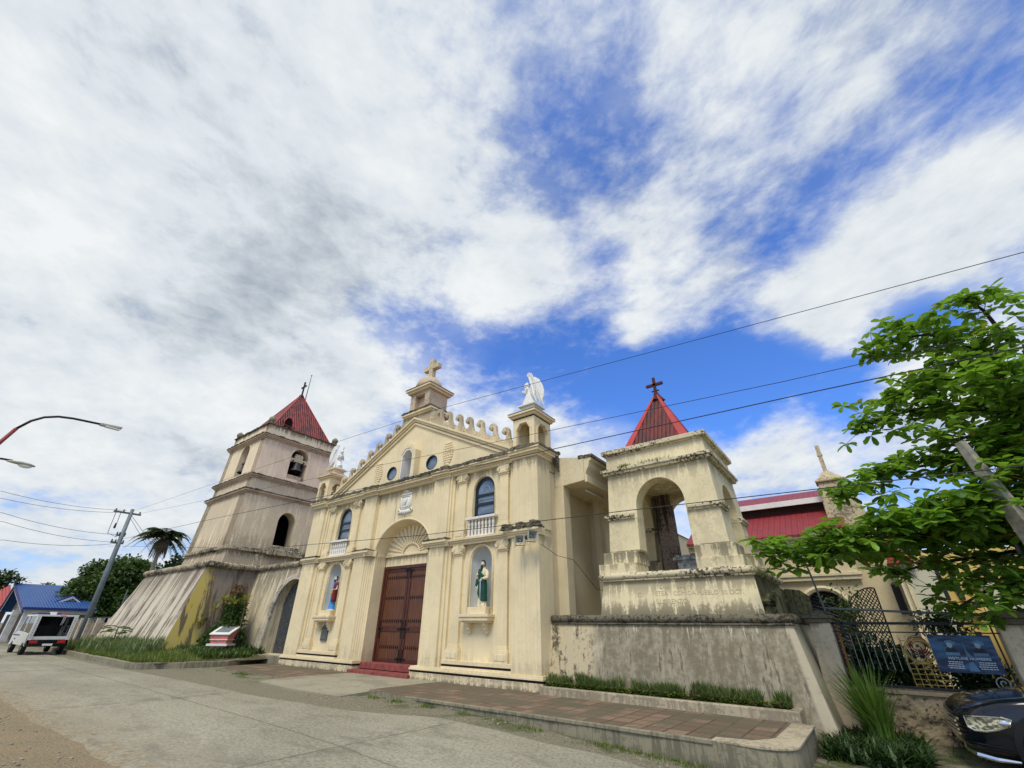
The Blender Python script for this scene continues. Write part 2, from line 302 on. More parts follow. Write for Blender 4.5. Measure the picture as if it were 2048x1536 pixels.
drip = k.m('MULTIPLY', k.ss(z, 1.05, 1.55), k.ss(st2, .57, .64)); c = k.mix(k.m('MULTIPLY', drip, .9), c, (0.62, 0.57, 0.43))
rgt = k.ss(k.m('ADD', x, k.m('MULTIPLY', z, .13)), -1.36, -1.28); c = k.mix(k.m('MULTIPLY', rgt, .8), c, (0.55, 0.49, 0.35))
k.col(c); k.bump(sp, .35, .02)
# tiles
k = N('brick_tiles', .85, .25); x, y, z = k.xyz()
fx = k.m('FRACT', k.m('MULTIPLY', x, 1 / .36)); fy = k.m('FRACT', k.m('MULTIPLY', k.m('ADD', y, .12), 1 / .42))
fx2 = k.m('FRACT', k.m('MULTIPLY', x, 1 / .12)); fy2 = k.m('FRACT', k.m('MULTIPLY', y, 1 / .21))
j = k.m('MAXIMUM', k.m('MAXIMUM', k.m('LESS_THAN', fx, .10), k.m('LESS_THAN', fy, .10)), 0.0); j2 = k.m('MAXIMUM', k.m('LESS_THAN', fx2, .1), k.m('LESS_THAN', fy2, .07))
nb = k.noise(1.1, 5, .6); n9 = k.noise(14, 6, .7); cell = k.n('ShaderNodeTexWhiteNoise', noise_dimensions='2D')
cbn = k.n('ShaderNodeCombineXYZ'); k.l(k.m('FLOOR', k.m('MULTIPLY', x, 1 / .36)), cbn.inputs[0]); k.l(k.m('FLOOR', k.m('MULTIPLY', k.m('ADD', y, .12), 1 / .42)), cbn.inputs[1]); k.l(cbn.outputs[0], cell.inputs['Vector'])
c = k.mix(k.ss(k.m('ADD', k.m('MULTIPLY', cell.outputs['Value'], .5), k.m('MULTIPLY', n9, .5)), .25, .75), (0.15, 0.105, 0.07), (0.25, 0.17, 0.115))
c = k.mix(k.m('MULTIPLY', j2, .35), c, (0.08, 0.065, 0.04)); c = k.mix(k.m('MULTIPLY', j, .85), c, (0.055, 0.048, 0.033))
c = k.mix(k.m('MULTIPLY', k.ss(k.m('ADD', nb, k.m('MULTIPLY', k.m('SUBTRACT', n9, .5), .4)), .44, .56), .8), c, (0.115, 0.105, 0.07)); k.col(c); k.bump(k.m('SUBTRACT', n9, k.m('MULTIPLY', j, .6)), .4, .01)
# concrete road
k = N('road_concrete', .92, .2); x, y, z = k.xyz()
n1_ = k.noise(.45, 6, .62, sc=(.5, 1, 1)); n2_ = k.noise(22, 7, .75); n3_ = k.noise(2.2, 6, .65)
c = k.mix(k.ss(n1_, .35, .65), (0.25, 0.235, 0.175), (0.35, 0.33, 0.25)); c = k.mix(k.m('MULTIPLY', k.ss(n2_, .42, .66), .45), c, (0.45, 0.42, 0.32)); c = k.mix(k.m('MULTIPLY', k.ss(n2_, .55, .38), .5), c, (0.13, 0.12, 0.085))
def near(v, p, w): return k.m('LESS_THAN', k.m('ABSOLUTE', k.m('SUBTRACT', v, p)), w)
wob = k.m('MULTIPLY', k.m('SUBTRACT', k.noise(4, 4, .6), .5), .10)
yw = k.m('ADD', y, wob); xw = k.m('ADD', x, wob)
lines = near(yw, 4.85, .018)
for p in (-0.6, -6.75, -13.1, -19.3, -22.9, -29., -35.): lines = k.m('MAXIMUM', lines, near(xw, p, .02))
nearj = None
for p in (-6.75, -13.1, -22.9): 
    q = k.ss(k.m('ABSOLUTE', k.m('SUBTRACT', xw, p)), .75, .0); nearj = q if nearj is None else k.m('MAXIMUM', nearj, q)
c = k.mix(k.m('MULTIPLY', k.m('MULTIPLY', nearj, k.ss(n3_, .45, .62)), .6), c, (0.15, 0.145, 0.11))
pat = k.m('MULTIPLY', k.ss(k.noise(1.1, 6, .7, sc=(.6, 1.4, 1), loc=(7, 3, 0)), .55, .68), .5); c = k.mix(pat, c, (0.19, 0.18, 0.14))
c = k.mix(k.m('MULTIPLY', k.m('MULTIPLY', k.ss(y, 4.0, 2.7), k.ss(n3_, .35, .6)), .5), c, (0.30, 0.255, 0.175))
spill = k.ss(k.m('ADD', k.m('SUBTRACT', 3.05, y), k.m('MULTIPLY', k.m('SUBTRACT', k.noise(3.5, 8, .75), .5), 2.6)), .35, .6); c = k.mix(k.m('MULTIPLY', spill, .9), c, k.mix(k.ss(n2_, .35, .65), (0.17, 0.135, 0.08), (0.36, 0.30, 0.195)))
spn = k.ss(k.m('ADD', k.m('SUBTRACT', y, 6.55), k.m('MULTIPLY', k.m('SUBTRACT', k.noise(3.5, 8, .75, loc=(3, 3, 3)), .5), 2.2)), .3, .55); c = k.mix(k.m('MULTIPLY', k.m('MULTIPLY', spn, k.m('LESS_THAN', x, -8.0)), .8), c, k.mix(k.ss(n2_, .35, .65), (0.13, 0.12, 0.08), (0.32, 0.295, 0.21)))
oil = k.m('MULTIPLY', k.ss(k.noise(2.6, 5, .6, sc=(.35, 1, 1), loc=(1, 8, 0)), .56, .66), .35); c = k.mix(oil, c, (0.14, 0.13, 0.10))
trk = k.m('MULTIPLY', k.m('MAXIMUM', k.ss(k.m('ABSOLUTE', k.m('SUBTRACT', yw, 3.6)), .35, 0.), k.ss(k.m('ABSOLUTE', k.m('SUBTRACT', yw, 5.6)), .3, 0.)), .25); c = k.mix(k.m('MULTIPLY', trk, k.ss(n3_, .4, .6)), c, (0.16, 0.15, 0.12))
c = k.mix(k.m('MULTIPLY', lines, .55), c, (0.09, 0.085, 0.06)); k.col(c); k.bump(k.m('SUBTRACT', n2_, k.m('MULTIPLY', lines, .8)), .5, .012)
# ground: gravel shoulder / dirt
k = N('ground_dirt', .95, .15); x, y, z = k.xyz()
g1 = k.noise(30, 8, .8); g2 = k.noise(1.3, 6, .6); vo = k.n('ShaderNodeTexVoronoi'); k.l(k.P, vo.inputs['Vector']); vo.inputs['Scale'].default_value = 26
gravel = k.mix(k.ss(g1, .35, .68), (0.13, 0.12, 0.08), (0.34, 0.315, 0.225)); gravel = k.mix(k.m('MULTIPLY', k.ss(vo.outputs['Distance'], .16, .05), .35), gravel, (0.52, 0.49, 0.40))
dirt = k.mix(k.ss(g1, .3, .7), (0.17, 0.135, 0.08), (0.38, 0.315, 0.205)); dirt = k.mix(k.m('MULTIPLY', k.ss(g2, .4, .65), .6), dirt, (0.34, 0.255, 0.16))
c = k.mix(k.ss(k.m('ADD', y, k.m('MULTIPLY', k.m('SUBTRACT', g2, .5), 1.2)), 3.2, 4.2), dirt, gravel)
grass = k.mix(k.ss(g1, .3, .7), (0.03, 0.05, 0.012), (0.09, 0.12, 0.03))
c = k.mix(k.m('MULTIPLY', k.ss(g2, .50, .62), k.m('MULTIPLY', k.ss(y, 7.0, 8.2), .8)), c, grass)
k.col(c); k.bump(k.m('ADD', g1, k.m('MULTIPLY', vo.outputs['Distance'], -.8)), .8, .03)
simple('soil', (0.10, 0.085, 0.04), .95, var=.5, scale=6, bump=.5)
plaster('concrete_pale', (0.33, 0.305, 0.225), grime=.35, patches=.6, pat_col=(.24, .22, .16), dark=(.17, .155, .11))
simple('pebble', (0.30, 0.26, 0.19), .9, var=.3, scale=9)

def leafmat(name, a, b, c=None, trans=.25, gloss=.45, cf=.985):
    k = N(name, gloss, .4)
    oi = k.n('ShaderNodeNewGeometry').outputs['Random Per Island']
    q = k.mix(oi, a, b)
    if c: q = k.mix(k.m('GREATER_THAN', oi, cf), q, c)
    q = k.mix(k.m('MULTIPLY', k.ss(k.noise(1.4, 4, .6), .4, .65), .4), q, tuple(v * .55 for v in a))
    k.col(q)
    tr = k.n('ShaderNodeBsdfTranslucent'); k.l(k.mix(.5, q, (b[0] * 1.8, b[1] * 1.7, b[2])), tr.inputs[0])
    mxs = k.n('ShaderNodeMixShader'); mxs.inputs[0].default_value = trans; k.l(k.b.outputs[0], mxs.inputs[1]); k.l(tr.outputs[0], mxs.inputs[2]); k.l(mxs.outputs[0], k.o.inputs[0])
    return k.mt
leafmat('leaf_almond', (0.045, 0.12, 0.014), (0.24, 0.44, 0.05), (0.35, 0.12, 0.03), .38, .35)
leafmat('leaf_dark', (0.012, 0.032, 0.008), (0.045, 0.095, 0.018), None, .15)
leafmat('leaf_mid', (0.03, 0.065, 0.012), (0.09, 0.16, 0.03))
leafmat('leaf_grass', (0.05, 0.09, 0.010), (0.19, 0.27, 0.04), (.34, .28, .13), .25, .5, .90)
leafmat('leaf_silver', (0.06, 0.10, 0.03), (0.22, 0.30, 0.12), (.36, .30, .16), .25, .5, .92)
leafmat('leaf_yellow', (0.20, 0.22, 0.04), (0.36, 0.36, 0.10))
leafmat('leaf_palm', (0.03, 0.06, 0.02), (0.08, 0.13, 0.04), (0.2, .14, .06))
leafmat('leaf_lemongrass', (0.06, 0.13, 0.02), (0.16, 0.27, 0.045))
leafmat('leaf_bronze', (0.12, 0.05, 0.03), (0.20, 0.12, 0.04))


plaster('cap_dark', (0.16, 0.145, 0.10), grime=.9, dark=(0.03, 0.028, 0.02), freq=7)
plaster('moss_slab', (0.17, 0.16, 0.08), streak=.9, grime=.6, dark=(0.02, 0.02, 0.012), freq=10)
plaster('stone_dark_stain', (0.32, 0.26, 0.22), streak=.9, grime=.8, dark=(0.02, 0.018, 0.016), freq=6)
simple('text_cut', (0.50, 0.43, 0.28), .9)
simple('banner_pale', (0.30, 0.42, 0.52), .5); simple('banner_mid', (0.10, 0.22, 0.34), .5); simple('banner_white', (0.55, 0.62, 0.68), .5)
k = N('banner_print', .4, .4); k.col(k.mix(k.ss(k.noise(5, 6, .6, sc=(.6, 1, 2.4)), .42, .66), (0.010, 0.022, 0.07), (0.035, 0.13, 0.26)))

# ------------------------------------------------------------------ mesh helpers
class M:
    def __init__(s): s.v = []; s.f = []; s.mi = []; s.cur = 0
    def add(s, vs, fs):
        o = len(s.v); s.v += [tuple(v) for v in vs]; s.f += [tuple(o + i for i in f) for f in fs]; s.mi += [s.cur] * len(fs); return s
    def hexa(s, p):   # bottom 4 ccw, top 4 ccw
        return s.add(p, [(3, 2, 1, 0), (4, 5, 6, 7), (0, 1, 5, 4), (1, 2, 6, 5), (2, 3, 7, 6), (3, 0, 4, 7)])
    def box(s, x0, x1, y0, y1, z0, z1):
        return s.hexa([(x0, y0, z0), (x1, y0, z0), (x1, y1, z0), (x0, y1, z0), (x0, y0, z1), (x1, y0, z1), (x1, y1, z1), (x0, y1, z1)])
    def frus(s, a, z0, b, z1):
        return s.hexa([(a[0], a[2], z0), (a[1], a[2], z0), (a[1], a[3], z0), (a[0], a[3], z0), (b[0], b[2], z1), (b[1], b[2], z1), (b[1], b[3], z1), (b[0], b[3], z1)])
    def prism(s, poly, a, b, axis='y'):
        n = len(poly)
        def P(p, t): return {'y': (p[0], t, p[1]), 'z': (p[0], p[1], t), 'x': (t, p[0], p[1])}[axis]
        vs = [P(p, a) for p in poly] + [P(p, b) for p in poly]
        area = sum(poly[i][0] * poly[(i + 1) % n][1] - poly[(i + 1) % n][0] * poly[i][1] for i in range(n))
        fl = (area > 0) ^ (axis == 'y')
        f1 = tuple(range(n)); f2 = tuple(range(2 * n - 1, n - 1, -1))
        if fl: f1 = f1[::-1]; f2 = f2[::-1]
        fs = [f1, f2]
        for i in range(n):
            j = (i + 1) % n; q = (i, j, n + j, n + i)
            fs.append(q if fl else q[::-1])
        return s.add(vs, fs)
    def tube(s, pts, r, n=8, cap=True):
        pts = [Vector(p) for p in pts]; rr = r if isinstance(r, (list, tuple)) else [r] * len(pts)
        vs = []; prev = None
        for i, p in enumerate(pts):
            d = (pts[min(i + 1, len(pts) - 1)] - pts[max(i - 1, 0)]).normalized()
            if prev is None:
                u = d.cross(Vector((0, 0, 1)));  u = u if u.length > .05 else d.cross(Vector((0, 1, 0)))
            else: u = prev - d * prev.dot(d)
            u.normalize(); prev = u; w = d.cross(u)
            vs += [p + (u * cos(2 * pi * k / n) + w * sin(2 * pi * k / n)) * rr[i] for k in range(n)]
        fs = []
        for i in range(len(pts) - 1):
            for k in range(n): fs.append((i * n + k, i * n + (k + 1) % n, (i + 1) * n + (k + 1) % n, (i + 1) * n + k))
        if cap: fs += [tuple(range(n))[::-1], tuple(range((len(pts) - 1) * n, len(pts) * n))]
        return s.add(vs, fs)
    def loft(s, rings, cap=True):
        n = len(rings[0]); vs = [p for r in rings for p in r]; fs = []
        for i in range(len(rings) - 1):
            for k in range(n): fs.append((i * n + k, i * n + (k + 1) % n, (i + 1) * n + (k + 1) % n, (i + 1) * n + k))
        if cap: fs += [tuple(range(n))[::-1], tuple(range((len(rings) - 1) * n, len(rings) * n))]
        return s.add(vs, fs)
    def lathe(s, c, prof, n=16, axis='z'):
        rings = []
        for r, h in prof:
            if axis == 'z': rings.append([(c[0] + r * cos(2 * pi * k / n), c[1] + r * sin(2 * pi * k / n), c[2] + h) for k in range(n)])
            elif axis == 'y': rings.append([(c[0] + r * sin(2 * pi * k / n), c[1] + h, c[2] + r * cos(2 * pi * k / n)) for k in range(n)])
            else: rings.append([(c[0] + h, c[1] + r * cos(2 * pi * k / n), c[2] + r * sin(2 * pi * k / n)) for k in range(n)])
        return s.loft(rings)
    def ell(s, c, r, n=14, m=9, rot=None):
        rings = []
        for i in range(m):
            a = -pi / 2 + pi * (i + .0) / (m - 1); q = max(cos(a), .02)
            ring = [Vector((r[0] * q * cos(2 * pi * k / n), r[1] * q * sin(2 * pi * k / n), r[2] * sin(a))) for k in range(n)]
            if rot: ring = [rot @ p for p in ring]
            rings.append([p + Vector(c) for p in ring])
        return s.loft(rings)
    def wall(s, P, u0, u1, w0, w1, ops=(), N_=14):
        """solid wall with openings. P(u,w,t) t=0 front, 1 back. w1 number or callable. ops: ('arch',uc,half,wb,ws,rise) / ('ell',uc,wc,a,b) / ('poly',uc,[(du,w)...]) """
        top = w1 if callable(w1) else (lambda u: w1)
        def rng(op, u):
            if op[0] == 'arch':
                _, uc, h, wb, ws, ri = op; d = abs(u - uc) / h
                if d > 1.00001: return None
                return (wb, ws + ri * sqrt(max(0, 1 - d * d)))
            if op[0] == 'ell':
                _, uc, wc, a, b = op; d = abs(u - uc) / a
                if d > 1.00001: return None
                q = b * sqrt(max(0, 1 - d * d)); return (wc - q, wc + q)
            if op[0] == 'pent':
                _, uc, h, wb, ws, ri = op; d = abs(u - uc) / h
                if d > 1.00001: return None
                return (wb, ws + ri * min(1, (1 - d) * 2))
        bs = {round(u0, 5), round(u1, 5)}
        for op in ops:
            uc, h = op[1], op[3] if op[0] == 'ell' else op[2]
            for i in range(N_ + 1): bs.add(round(uc - h * cos(pi * i / N_), 5))
        if callable(w1) and hasattr(w1, 'brk'): bs |= {round(b, 5) for b in w1.brk}
        bs = sorted(b for b in bs if u0 - 1e-6 <= b <= u1 + 1e-6)
        def quad(a, b, c, d): s.add([a, b, c, d], [(0, 1, 2, 3)])
        for ua, ub in zip(bs[:-1], bs[1:]):
            if ub - ua < 1e-5: continue
            um = (ua + ub) / 2
            act = sorted([op for op in ops if rng(op, um)], key=lambda o: rng(o, um)[0])
            lo = [(w0, w0)]; hi = []
            for op in act:
                ra = rng(op, ua) or (rng(op, um)); rb = rng(op, ub) or rng(op, um)
                hi.append((ra[0], rb[0])); lo.append((ra[1], rb[1]))
                # reveal faces
                if ra[0] > w0 + .01: quad(P(ua, ra[0], 0), P(ub, rb[0], 0), P(ub, rb[0], 1), P(ua, ra[0], 1))
                quad(P(ua, ra[1], 1), P(ub, rb[1], 1), P(ub, rb[1], 0), P(ua, ra[1], 0))
            hi.append((top(ua), top(ub)))
            for (la, lb), (ha, hb) in zip(lo, hi):
                if ha - la < 1e-4 and hb - lb < 1e-4: continue
                quad(P(ua, la, 0), P(ub, lb, 0), P(ub, hb, 0), P(ua, ha, 0))
                quad(P(ua, ha, 1), P(ub, hb, 1), P(ub, lb, 1), P(ua, la, 1))
            quad(P(ua, top(ua), 0), P(ub, top(ub), 0), P(ub, top(ub), 1), P(ua, top(ua), 1))
            if lo[0][0] == w0 and not (act and rng(act[0], um)[0] <= w0 + .01): quad(P(ua, w0, 1), P(ub, w0, 1), P(ub, w0, 0), P(ua, w0, 0))
        for op in ops:
            if op[0] in ('arch', 'pent'):
                _, uc, h, wb, ws, ri = op
                quad(P(uc - h, wb, 0), P(uc - h, wb, 1), P(uc - h, ws, 1), P(uc - h, ws, 0))
                quad(P(uc + h, wb, 1), P(uc + h, wb, 0), P(uc + h, ws, 0), P(uc + h, ws, 1))
        quad(P(u0, w0, 1), P(u0, w0, 0), P(u0, top(u0), 0), P(u0, top(u0), 1))
        quad(P(u1, w0, 0), P(u1, w0, 1), P(u1, top(u1), 1), P(u1, top(u1), 0))
        return s
    def obj(s, name, mat, parent=None, smooth=False, bevel=0, remesh=0, fixn=False, subsurf=0):
        off = Vector(parent_origin(parent)) if parent else Vector((0, 0, 0))
        me = bpy.data.meshes.new(name); me.from_pydata([(v[0] - off.x, v[1] - off.y, v[2] - off.z) for v in s.v], [], s.f)
        mats = mat if isinstance(mat, (list, tuple)) else [mat]
        for q in mats: me.materials.append(MATS[q])
        if len(mats) > 1: me.polygons.foreach_set('material_index', s.mi)
        if smooth: me.polygons.foreach_set('use_smooth', [True] * len(me.polygons))
        if fixn:
            b = bmesh.new(); b.from_mesh(me); bmesh.ops.remove_doubles(b, verts=b.verts, dist=1e-4); bmesh.ops.recalc_face_normals(b, faces=b.faces); b.to_mesh(me); b.free()
        me.update()
        o = bpy.data.objects.new(name, me); COL.objects.link(o)
        if parent: o.parent = parent
        if bevel:
            m = o.modifiers.new('bevel', 'BEVEL'); m.width = bevel; m.segments = 2; m.limit_method = 'ANGLE'; m.angle_limit = radians(50)
        if remesh:
            m = o.modifiers.new('remesh', 'REMESH'); m.mode = 'VOXEL'; m.voxel_size = remesh; m.use_smooth_shade = True
            m = o.modifiers.new('smooth', 'SMOOTH'); m.factor = .5; m.iterations = 2
        if subsurf:
            m = o.modifiers.new('sub', 'SUBSURF'); m.levels = subsurf; m.render_levels = subsurf
        return o
def parent_origin(p):
    v = Vector((0, 0, 0))
    while p: v = v + p.location; p = p.parent
    return v
def tag(o, label=None, cat=None, group=None, kind=None):
    if label: o['label'] = label
    if cat: o['category'] = cat
    if group: o['group'] = group
    if kind: o['kind'] = kind
    return o
def thing(name, loc, label, cat, group=None):
    o = bpy.data.objects.new(name, None); COL.objects.link(o); o.location = loc; o.empty_display_size = .2
    return tag(o, label, cat, group)
def copy_tree(o, parent=None):
    c = o.copy(); COL.objects.link(c)
    if parent: c.parent = parent
    for ch in o.children: copy_tree(ch, c)
    return c
def textobj(txt, size, name, mat, parent, loc, rot, depth=.004, align='CENTER', spacing=1.0, bold=0.0):
    cu = bpy.data.curves.new(name, 'FONT'); cu.body = txt; cu.size = size; cu.extrude = depth; cu.align_x = align; cu.space_character = spacing; cu.offset = bold
    t = bpy.data.objects.new(name, cu); COL.objects.link(t); bpy.context.view_layer.update()
    me = bpy.data.meshes.new_from_object(t.evaluated_get(bpy.context.evaluated_depsgraph_get())); bpy.data.objects.remove(t)
    o = bpy.data.objects.new(name, me); COL.objects.link(o); me.materials.clear(); me.materials.append(MATS[mat])
    o.parent = parent; o.rotation_euler = rot
    off = parent_origin(parent) if parent else Vector((0, 0, 0)); o.location = Vector(loc) - off
    return o
def roughen(o, amp, scale, minz=None):
    for v in o.data.vertices:
        p = v.co
        n = noise.noise_vector(Vector(p) * scale); v.co = p + n * amp

# ================================================================== CHURCH
CX = -13.75; FY = 11.0; WY = 11.25
church = thing('church', (CX, 11.6, 0), 'cream church with fluted pilasters, stepped gable, scroll crest and tall brown double door', 'church')
def fluted(m, x0, x1, yf, yb, z0, z1, n, d=.010, w=.020, plain=.22):
    """pilaster with n vertical grooves, plain at both ends"""
    m.box(x0, x1, yf, yb, z0, z0 + plain); m.box(x0, x1, yf, yb, z1 - plain * 1.3, z1)
    poly = [(x0, yb), (x0, yf)]
    for i in range(n):
        c = x0 + (x1 - x0) * (i + .8) / (n + .6)
        poly += [(c - w / 2, yf), (c - w * .3, yf + d), (c + w * .3, yf + d), (c + w / 2, yf)]
    poly += [(x1, yf), (x1, yb)]
    m.prism(poly, z0 + plain, z1 - plain * 1.3, 'z')
def Pw(y0, th): return lambda u, w, t: (CX + u, y0 + th * t, w)
# main wall (lower, up to cornice)
m = M()
m.wall(Pw(WY, .5), -6.45, 6.45, -.1, 6.6, [('arch', 0, 1.6, -.1, 3.9, 1.26), ('arch', 4.1, .47, 4.78, 5.7, .48), ('arch', -4.1, .47, 4.78, 5.7, .48),
    ('arch', 4.1, .43, 1.8, 3.36, .43), ('arch', -4.1, .43, 1.8, 3.36, .43)], 20)
front_wall = m.obj('front_wall', 'cream_facade', church)
# gable wall
def gtop(u): return 9.62 - .497 * abs(u)
gtop.brk = (0,)
m = M(); m.wall(Pw(WY, .35), -5.6, 5.6, 6.55, gtop, [('ell', 1.24, 7.3, .33, .31), ('ell', -1.24, 7.3, .33, .31), ('pent', 0, .36, 6.80, 7.78, .30)], 16)
m.obj('gable_wall', 'cream_facade', church)
# central tall panel lines and coat of arms recess
m = M(); m.box(CX - .42, CX + .42, WY - .012, WY + .05, 5.3, 6.45); m.obj('arms_panel', 'cream_facade', church)
# pilasters : lower
def sg_right(s_): return s_ > 0
for sgn in (1, -1):
    def X(u): return CX + sgn * u
    def bx(m, u0, u1, *a): m.box(min(X(u0), X(u1)), max(X(u0), X(u1)), *a)
    # corner pier lower/upper
    m = M(); fluted(m, min(X(5.5), X(6.5)), max(X(5.5), X(6.5)), FY, 11.75, .35, 3.92, 7)
    bx(m, 5.40, 5.52, FY + .10, WY + .02, .35, 3.92); bx(m, 5.30, 5.42, FY + .17, WY + .02, .35, 3.92)
    m.obj('corner_pier', 'cream_facade', church, bevel=.008)
    m = M(); fluted(m, min(X(5.55), X(6.5)), max(X(5.55), X(6.5)), FY + .01, 11.75, 4.12, 6.45, 7)
    bx(m, 5.43, 5.57, FY + .10, WY + .02, 4.12, 6.45); bx(m, 5.32, 5.45, FY + .17, WY + .02, 4.12, 6.45)
    m.obj('upper_corner_pier', 'cream_facade', church, bevel=.008)
    # door pilaster with splayed inner face
    m = M()
    a0, a1 = sorted((X(1.86), X(2.58)))
    fluted(m, a0, a1, FY, 11.6, .35, 3.92, 6)
    bx(m, 2.56, 2.68, FY + .09, WY + .02, .35, 3.92); bx(m, 2.66, 2.80, FY + .16, WY + .02, .35, 3.92)
    # splay: grooved 45 degree face
    for z0, z1, gr in ((.35, .57, 0), (.57, 3.63, 5), (3.63, 3.92, 0)):
        poly = [(X(1.865), 11.6), (X(1.865), FY)]
        if gr:
            for i in range(gr):
                f = (i + .7) / (gr + .4); c = (X(1.86 - .31 * f), FY + .31 * f)
                for k_, d in ((-.022, 0), (-.012, .016), (.012, .016), (.022, 0)):
                    poly.append((c[0] - sgn * (k_ * .7 - d * .7), c[1] + k_ * .7 + d * .7))
        poly += [(X(1.55), FY + .31), (X(1.55), 11.6)]
        m.prism(poly, z0, z1, 'z')
    m.obj('door_pilaster', 'cream_facade', church, bevel=.006)
    m = M(); a0, a1 = sorted((X(1.74), X(2.56))); fluted(m, a0, a1, FY + .06, WY + .02, 4.1, 6.45, 6)
    bx(m, 2.54, 2.64, FY + .12, WY + .02, 4.1, 6.45); bx(m, 2.62, 2.74, FY + .18, WY + .02, 4.1, 6.45)
    m.obj('upper_pilaster', 'cream_facade', church, bevel=.006)
    # bay columns
    for uc in (3.15, 5.05):
        for (zb, zt, nm) in ((.56, 3.92, 'bay_column'), (4.12, 6.42, 'upper_bay_column')):
            m = M(); xc = X(uc); low = nm == 'bay_column'
            hb = .27 if low else .22
            m.box(xc - hb, xc + hb, WY - .17, WY + .02, zb, zb + hb)
            m.box(xc - hb + .07, xc + hb - .07, WY - .185, WY - .16, zb + .06, zb + hb - .05)
            for i_, (h, dz) in enumerate(((.25, .045), (.225, .045), (.205, .04))): m.box(xc - h, xc + h, WY - .15 + .015 * i_, WY + .02, zb + hb + .045 * i_, zb + hb + .045 * i_ + dz)
            z0 = zb + hb + .13; z1 = zt - .36
            fluted(m, xc - .18, xc + .18, WY - .10, WY + .02, z0, z1, 4, .01, .02, .06)
            m.box(xc - .215, xc + .215, WY - .125, WY + .02, z1, z1 + .05)
            # capital: flared bell with volutes
            prof = [(-.19, z1 + .05), (-.23, z1 + .09), (-.275, z1 + .15), (-.28, z1 + .22), (-.25, z1 + .27), (-.22, z1 + .30), (.22, z1 + .30), (.25, z1 + .27), (.28, z1 + .22), (.275, z1 + .15), (.23, z1 + .09), (.19, z1 + .05)]
            m.prism([(xc + a, b) for a, b in prof], WY - .16, WY + .02, 'y')
            for q in range(4): m.box(xc - .135 + q * .075, xc - .11 + q * .075, WY - .185, WY - .15, z1 + .06, z1 + .13)
            for s2 in (-1, 1): m.lathe((xc + s2 * .20, WY - .19, z1 + .19), [(.02, 0), (.07, .0), (.07, .06), (.02, .06)], 12, 'y')
            m.box(xc - .24, xc + .24, WY - .14, WY + .02, z1 + .30, zt)
            m.obj(nm, 'cream_facade', church, bevel=.005)
    # bay plinth with dark groove
    m = M(); bx(m, 2.80, 5.5, 11.02, WY + .02, .46, .56); bx(m, 2.80, 5.5, 11.02, WY + .02, .30, .40); m.obj('bay_plinth', 'cream_trim', church, bevel=.006)
    m = M(); bx(m, 2.80, 5.5, 11.045, WY + .02, .40, .46); m.obj('bay_groove', 'stripe_maroon', church)
    # foot plinth
    m = M(); bx(m, 1.52, 6.58, 10.93, WY + .3, -.35, .19); m.obj('foot_plinth', 'cream_base', church, bevel=.01)
    m = M(); bx(m, 1.53, 6.57, 10.955, WY + .3, .19, .25); m.obj('foot_groove', 'stripe_maroon', church)
    m = M(); bx(m, 1.50, 6.60, 10.91, WY + .3, .25, .30); bx(m, 1.52, 6.57, 10.94, WY + .3, .30, .35); m.obj('foot_band', 'cream_trim', church, bevel=.006)
    # mid cornice
    m = M(); w = M()
    for (a, b, yf) in ((1.58, 2.72, 10.99), (2.72, 5.36, 11.14), (5.36, 6.56, 10.99)):
        bx(m, a, b, yf - .02, WY + .03, 3.90, 3.98); bx(m, a, b, yf - .07, WY + .03, 3.98, 4.04); bx(m, a, b, yf - .12, WY + .03, 4.04, 4.11)
    # splay return
    m.prism([(X(1.86), FY), (X(1.86), FY - .1), (X(1.50), FY + .27), (X(1.56), FY + .36)], 3.9, 4.11, 'z')
    m.obj('mid_cornice', 'cream_trim', church, bevel=.006)
    for (a, b, yf, h) in ((1.60, 2.70, 10.90, .09), (5.38, 6.54, 10.90, .10)):
        q = random.uniform(0, 9)
        xs = [a + (b - a) * i / 14 for i in range(15)]
        for i in range(14):
            hh = h * (.75 + .5 * noise.noise(Vector((q + i * .9, 0, 0))))
            bx(w, xs[i], xs[i + 1], yf + random.uniform(-.015, .012), WY + .02, 4.11, 4.11 + hh)
        w.obj('mid_cornice_top', 'weathered_top', church); w = M()
    if sg_right(sgn):
        w = M()
        for i in range(70):
            u_ = random.uniform(5.15, 6.52); z_ = 4.1 + random.uniform(0, .16); w.box(CX + u_, CX + u_ + random.uniform(.06, .16), 10.84 + random.uniform(-.03, .03), 11.02, z_, z_ + random.uniform(.03, .07))
        w.obj('ledge_growth', 'cap_dark', church)
    # window: frame, panes, glazing bars
    xc = X(4.1)
    fr = M()
    N1 = 24; oc = [(xc + .475 * cos(pi - pi * i / N1), 5.7 + .485 * sin(pi * i / N1)) for i in range(N1 + 1)]; ic = [(xc + .375 * cos(pi - pi * i / N1), 5.69 + .385 * sin(pi * i / N1)) for i in range(N1 + 1)]
    oc = [(xc - .475, 4.775)] + oc + [(xc + .475, 4.775)]; ic = [(xc - .375, 4.875)] + ic + [(xc + .375, 4.875)]
    for i in range(len(oc) - 1):
        fr.hexa([(oc[i][0], WY + .08, oc[i][1]), (oc[i + 1][0], WY + .08, oc[i + 1][1]), (oc[i + 1][0], WY + .2, oc[i + 1][1]), (oc[i][0], WY + .2, oc[i][1]),
                 (ic[i][0], WY + .08, ic[i][1]), (ic[i + 1][0], WY + .08, ic[i + 1][1]), (ic[i + 1][0], WY + .2, ic[i + 1][1]), (ic[i][0], WY + .2, ic[i][1])])
    fr.box(xc - .475, xc + .475, WY + .08, WY + .2, 4.77, 4.88)
    for zb, h in ((5.18, .10), (5.50, .09)): fr.box(xc - .40, xc + .40, WY + .085, WY + .2, zb, zb + h)
    fo = fr.obj('window_frame', 'window_frame', church, bevel=.004)
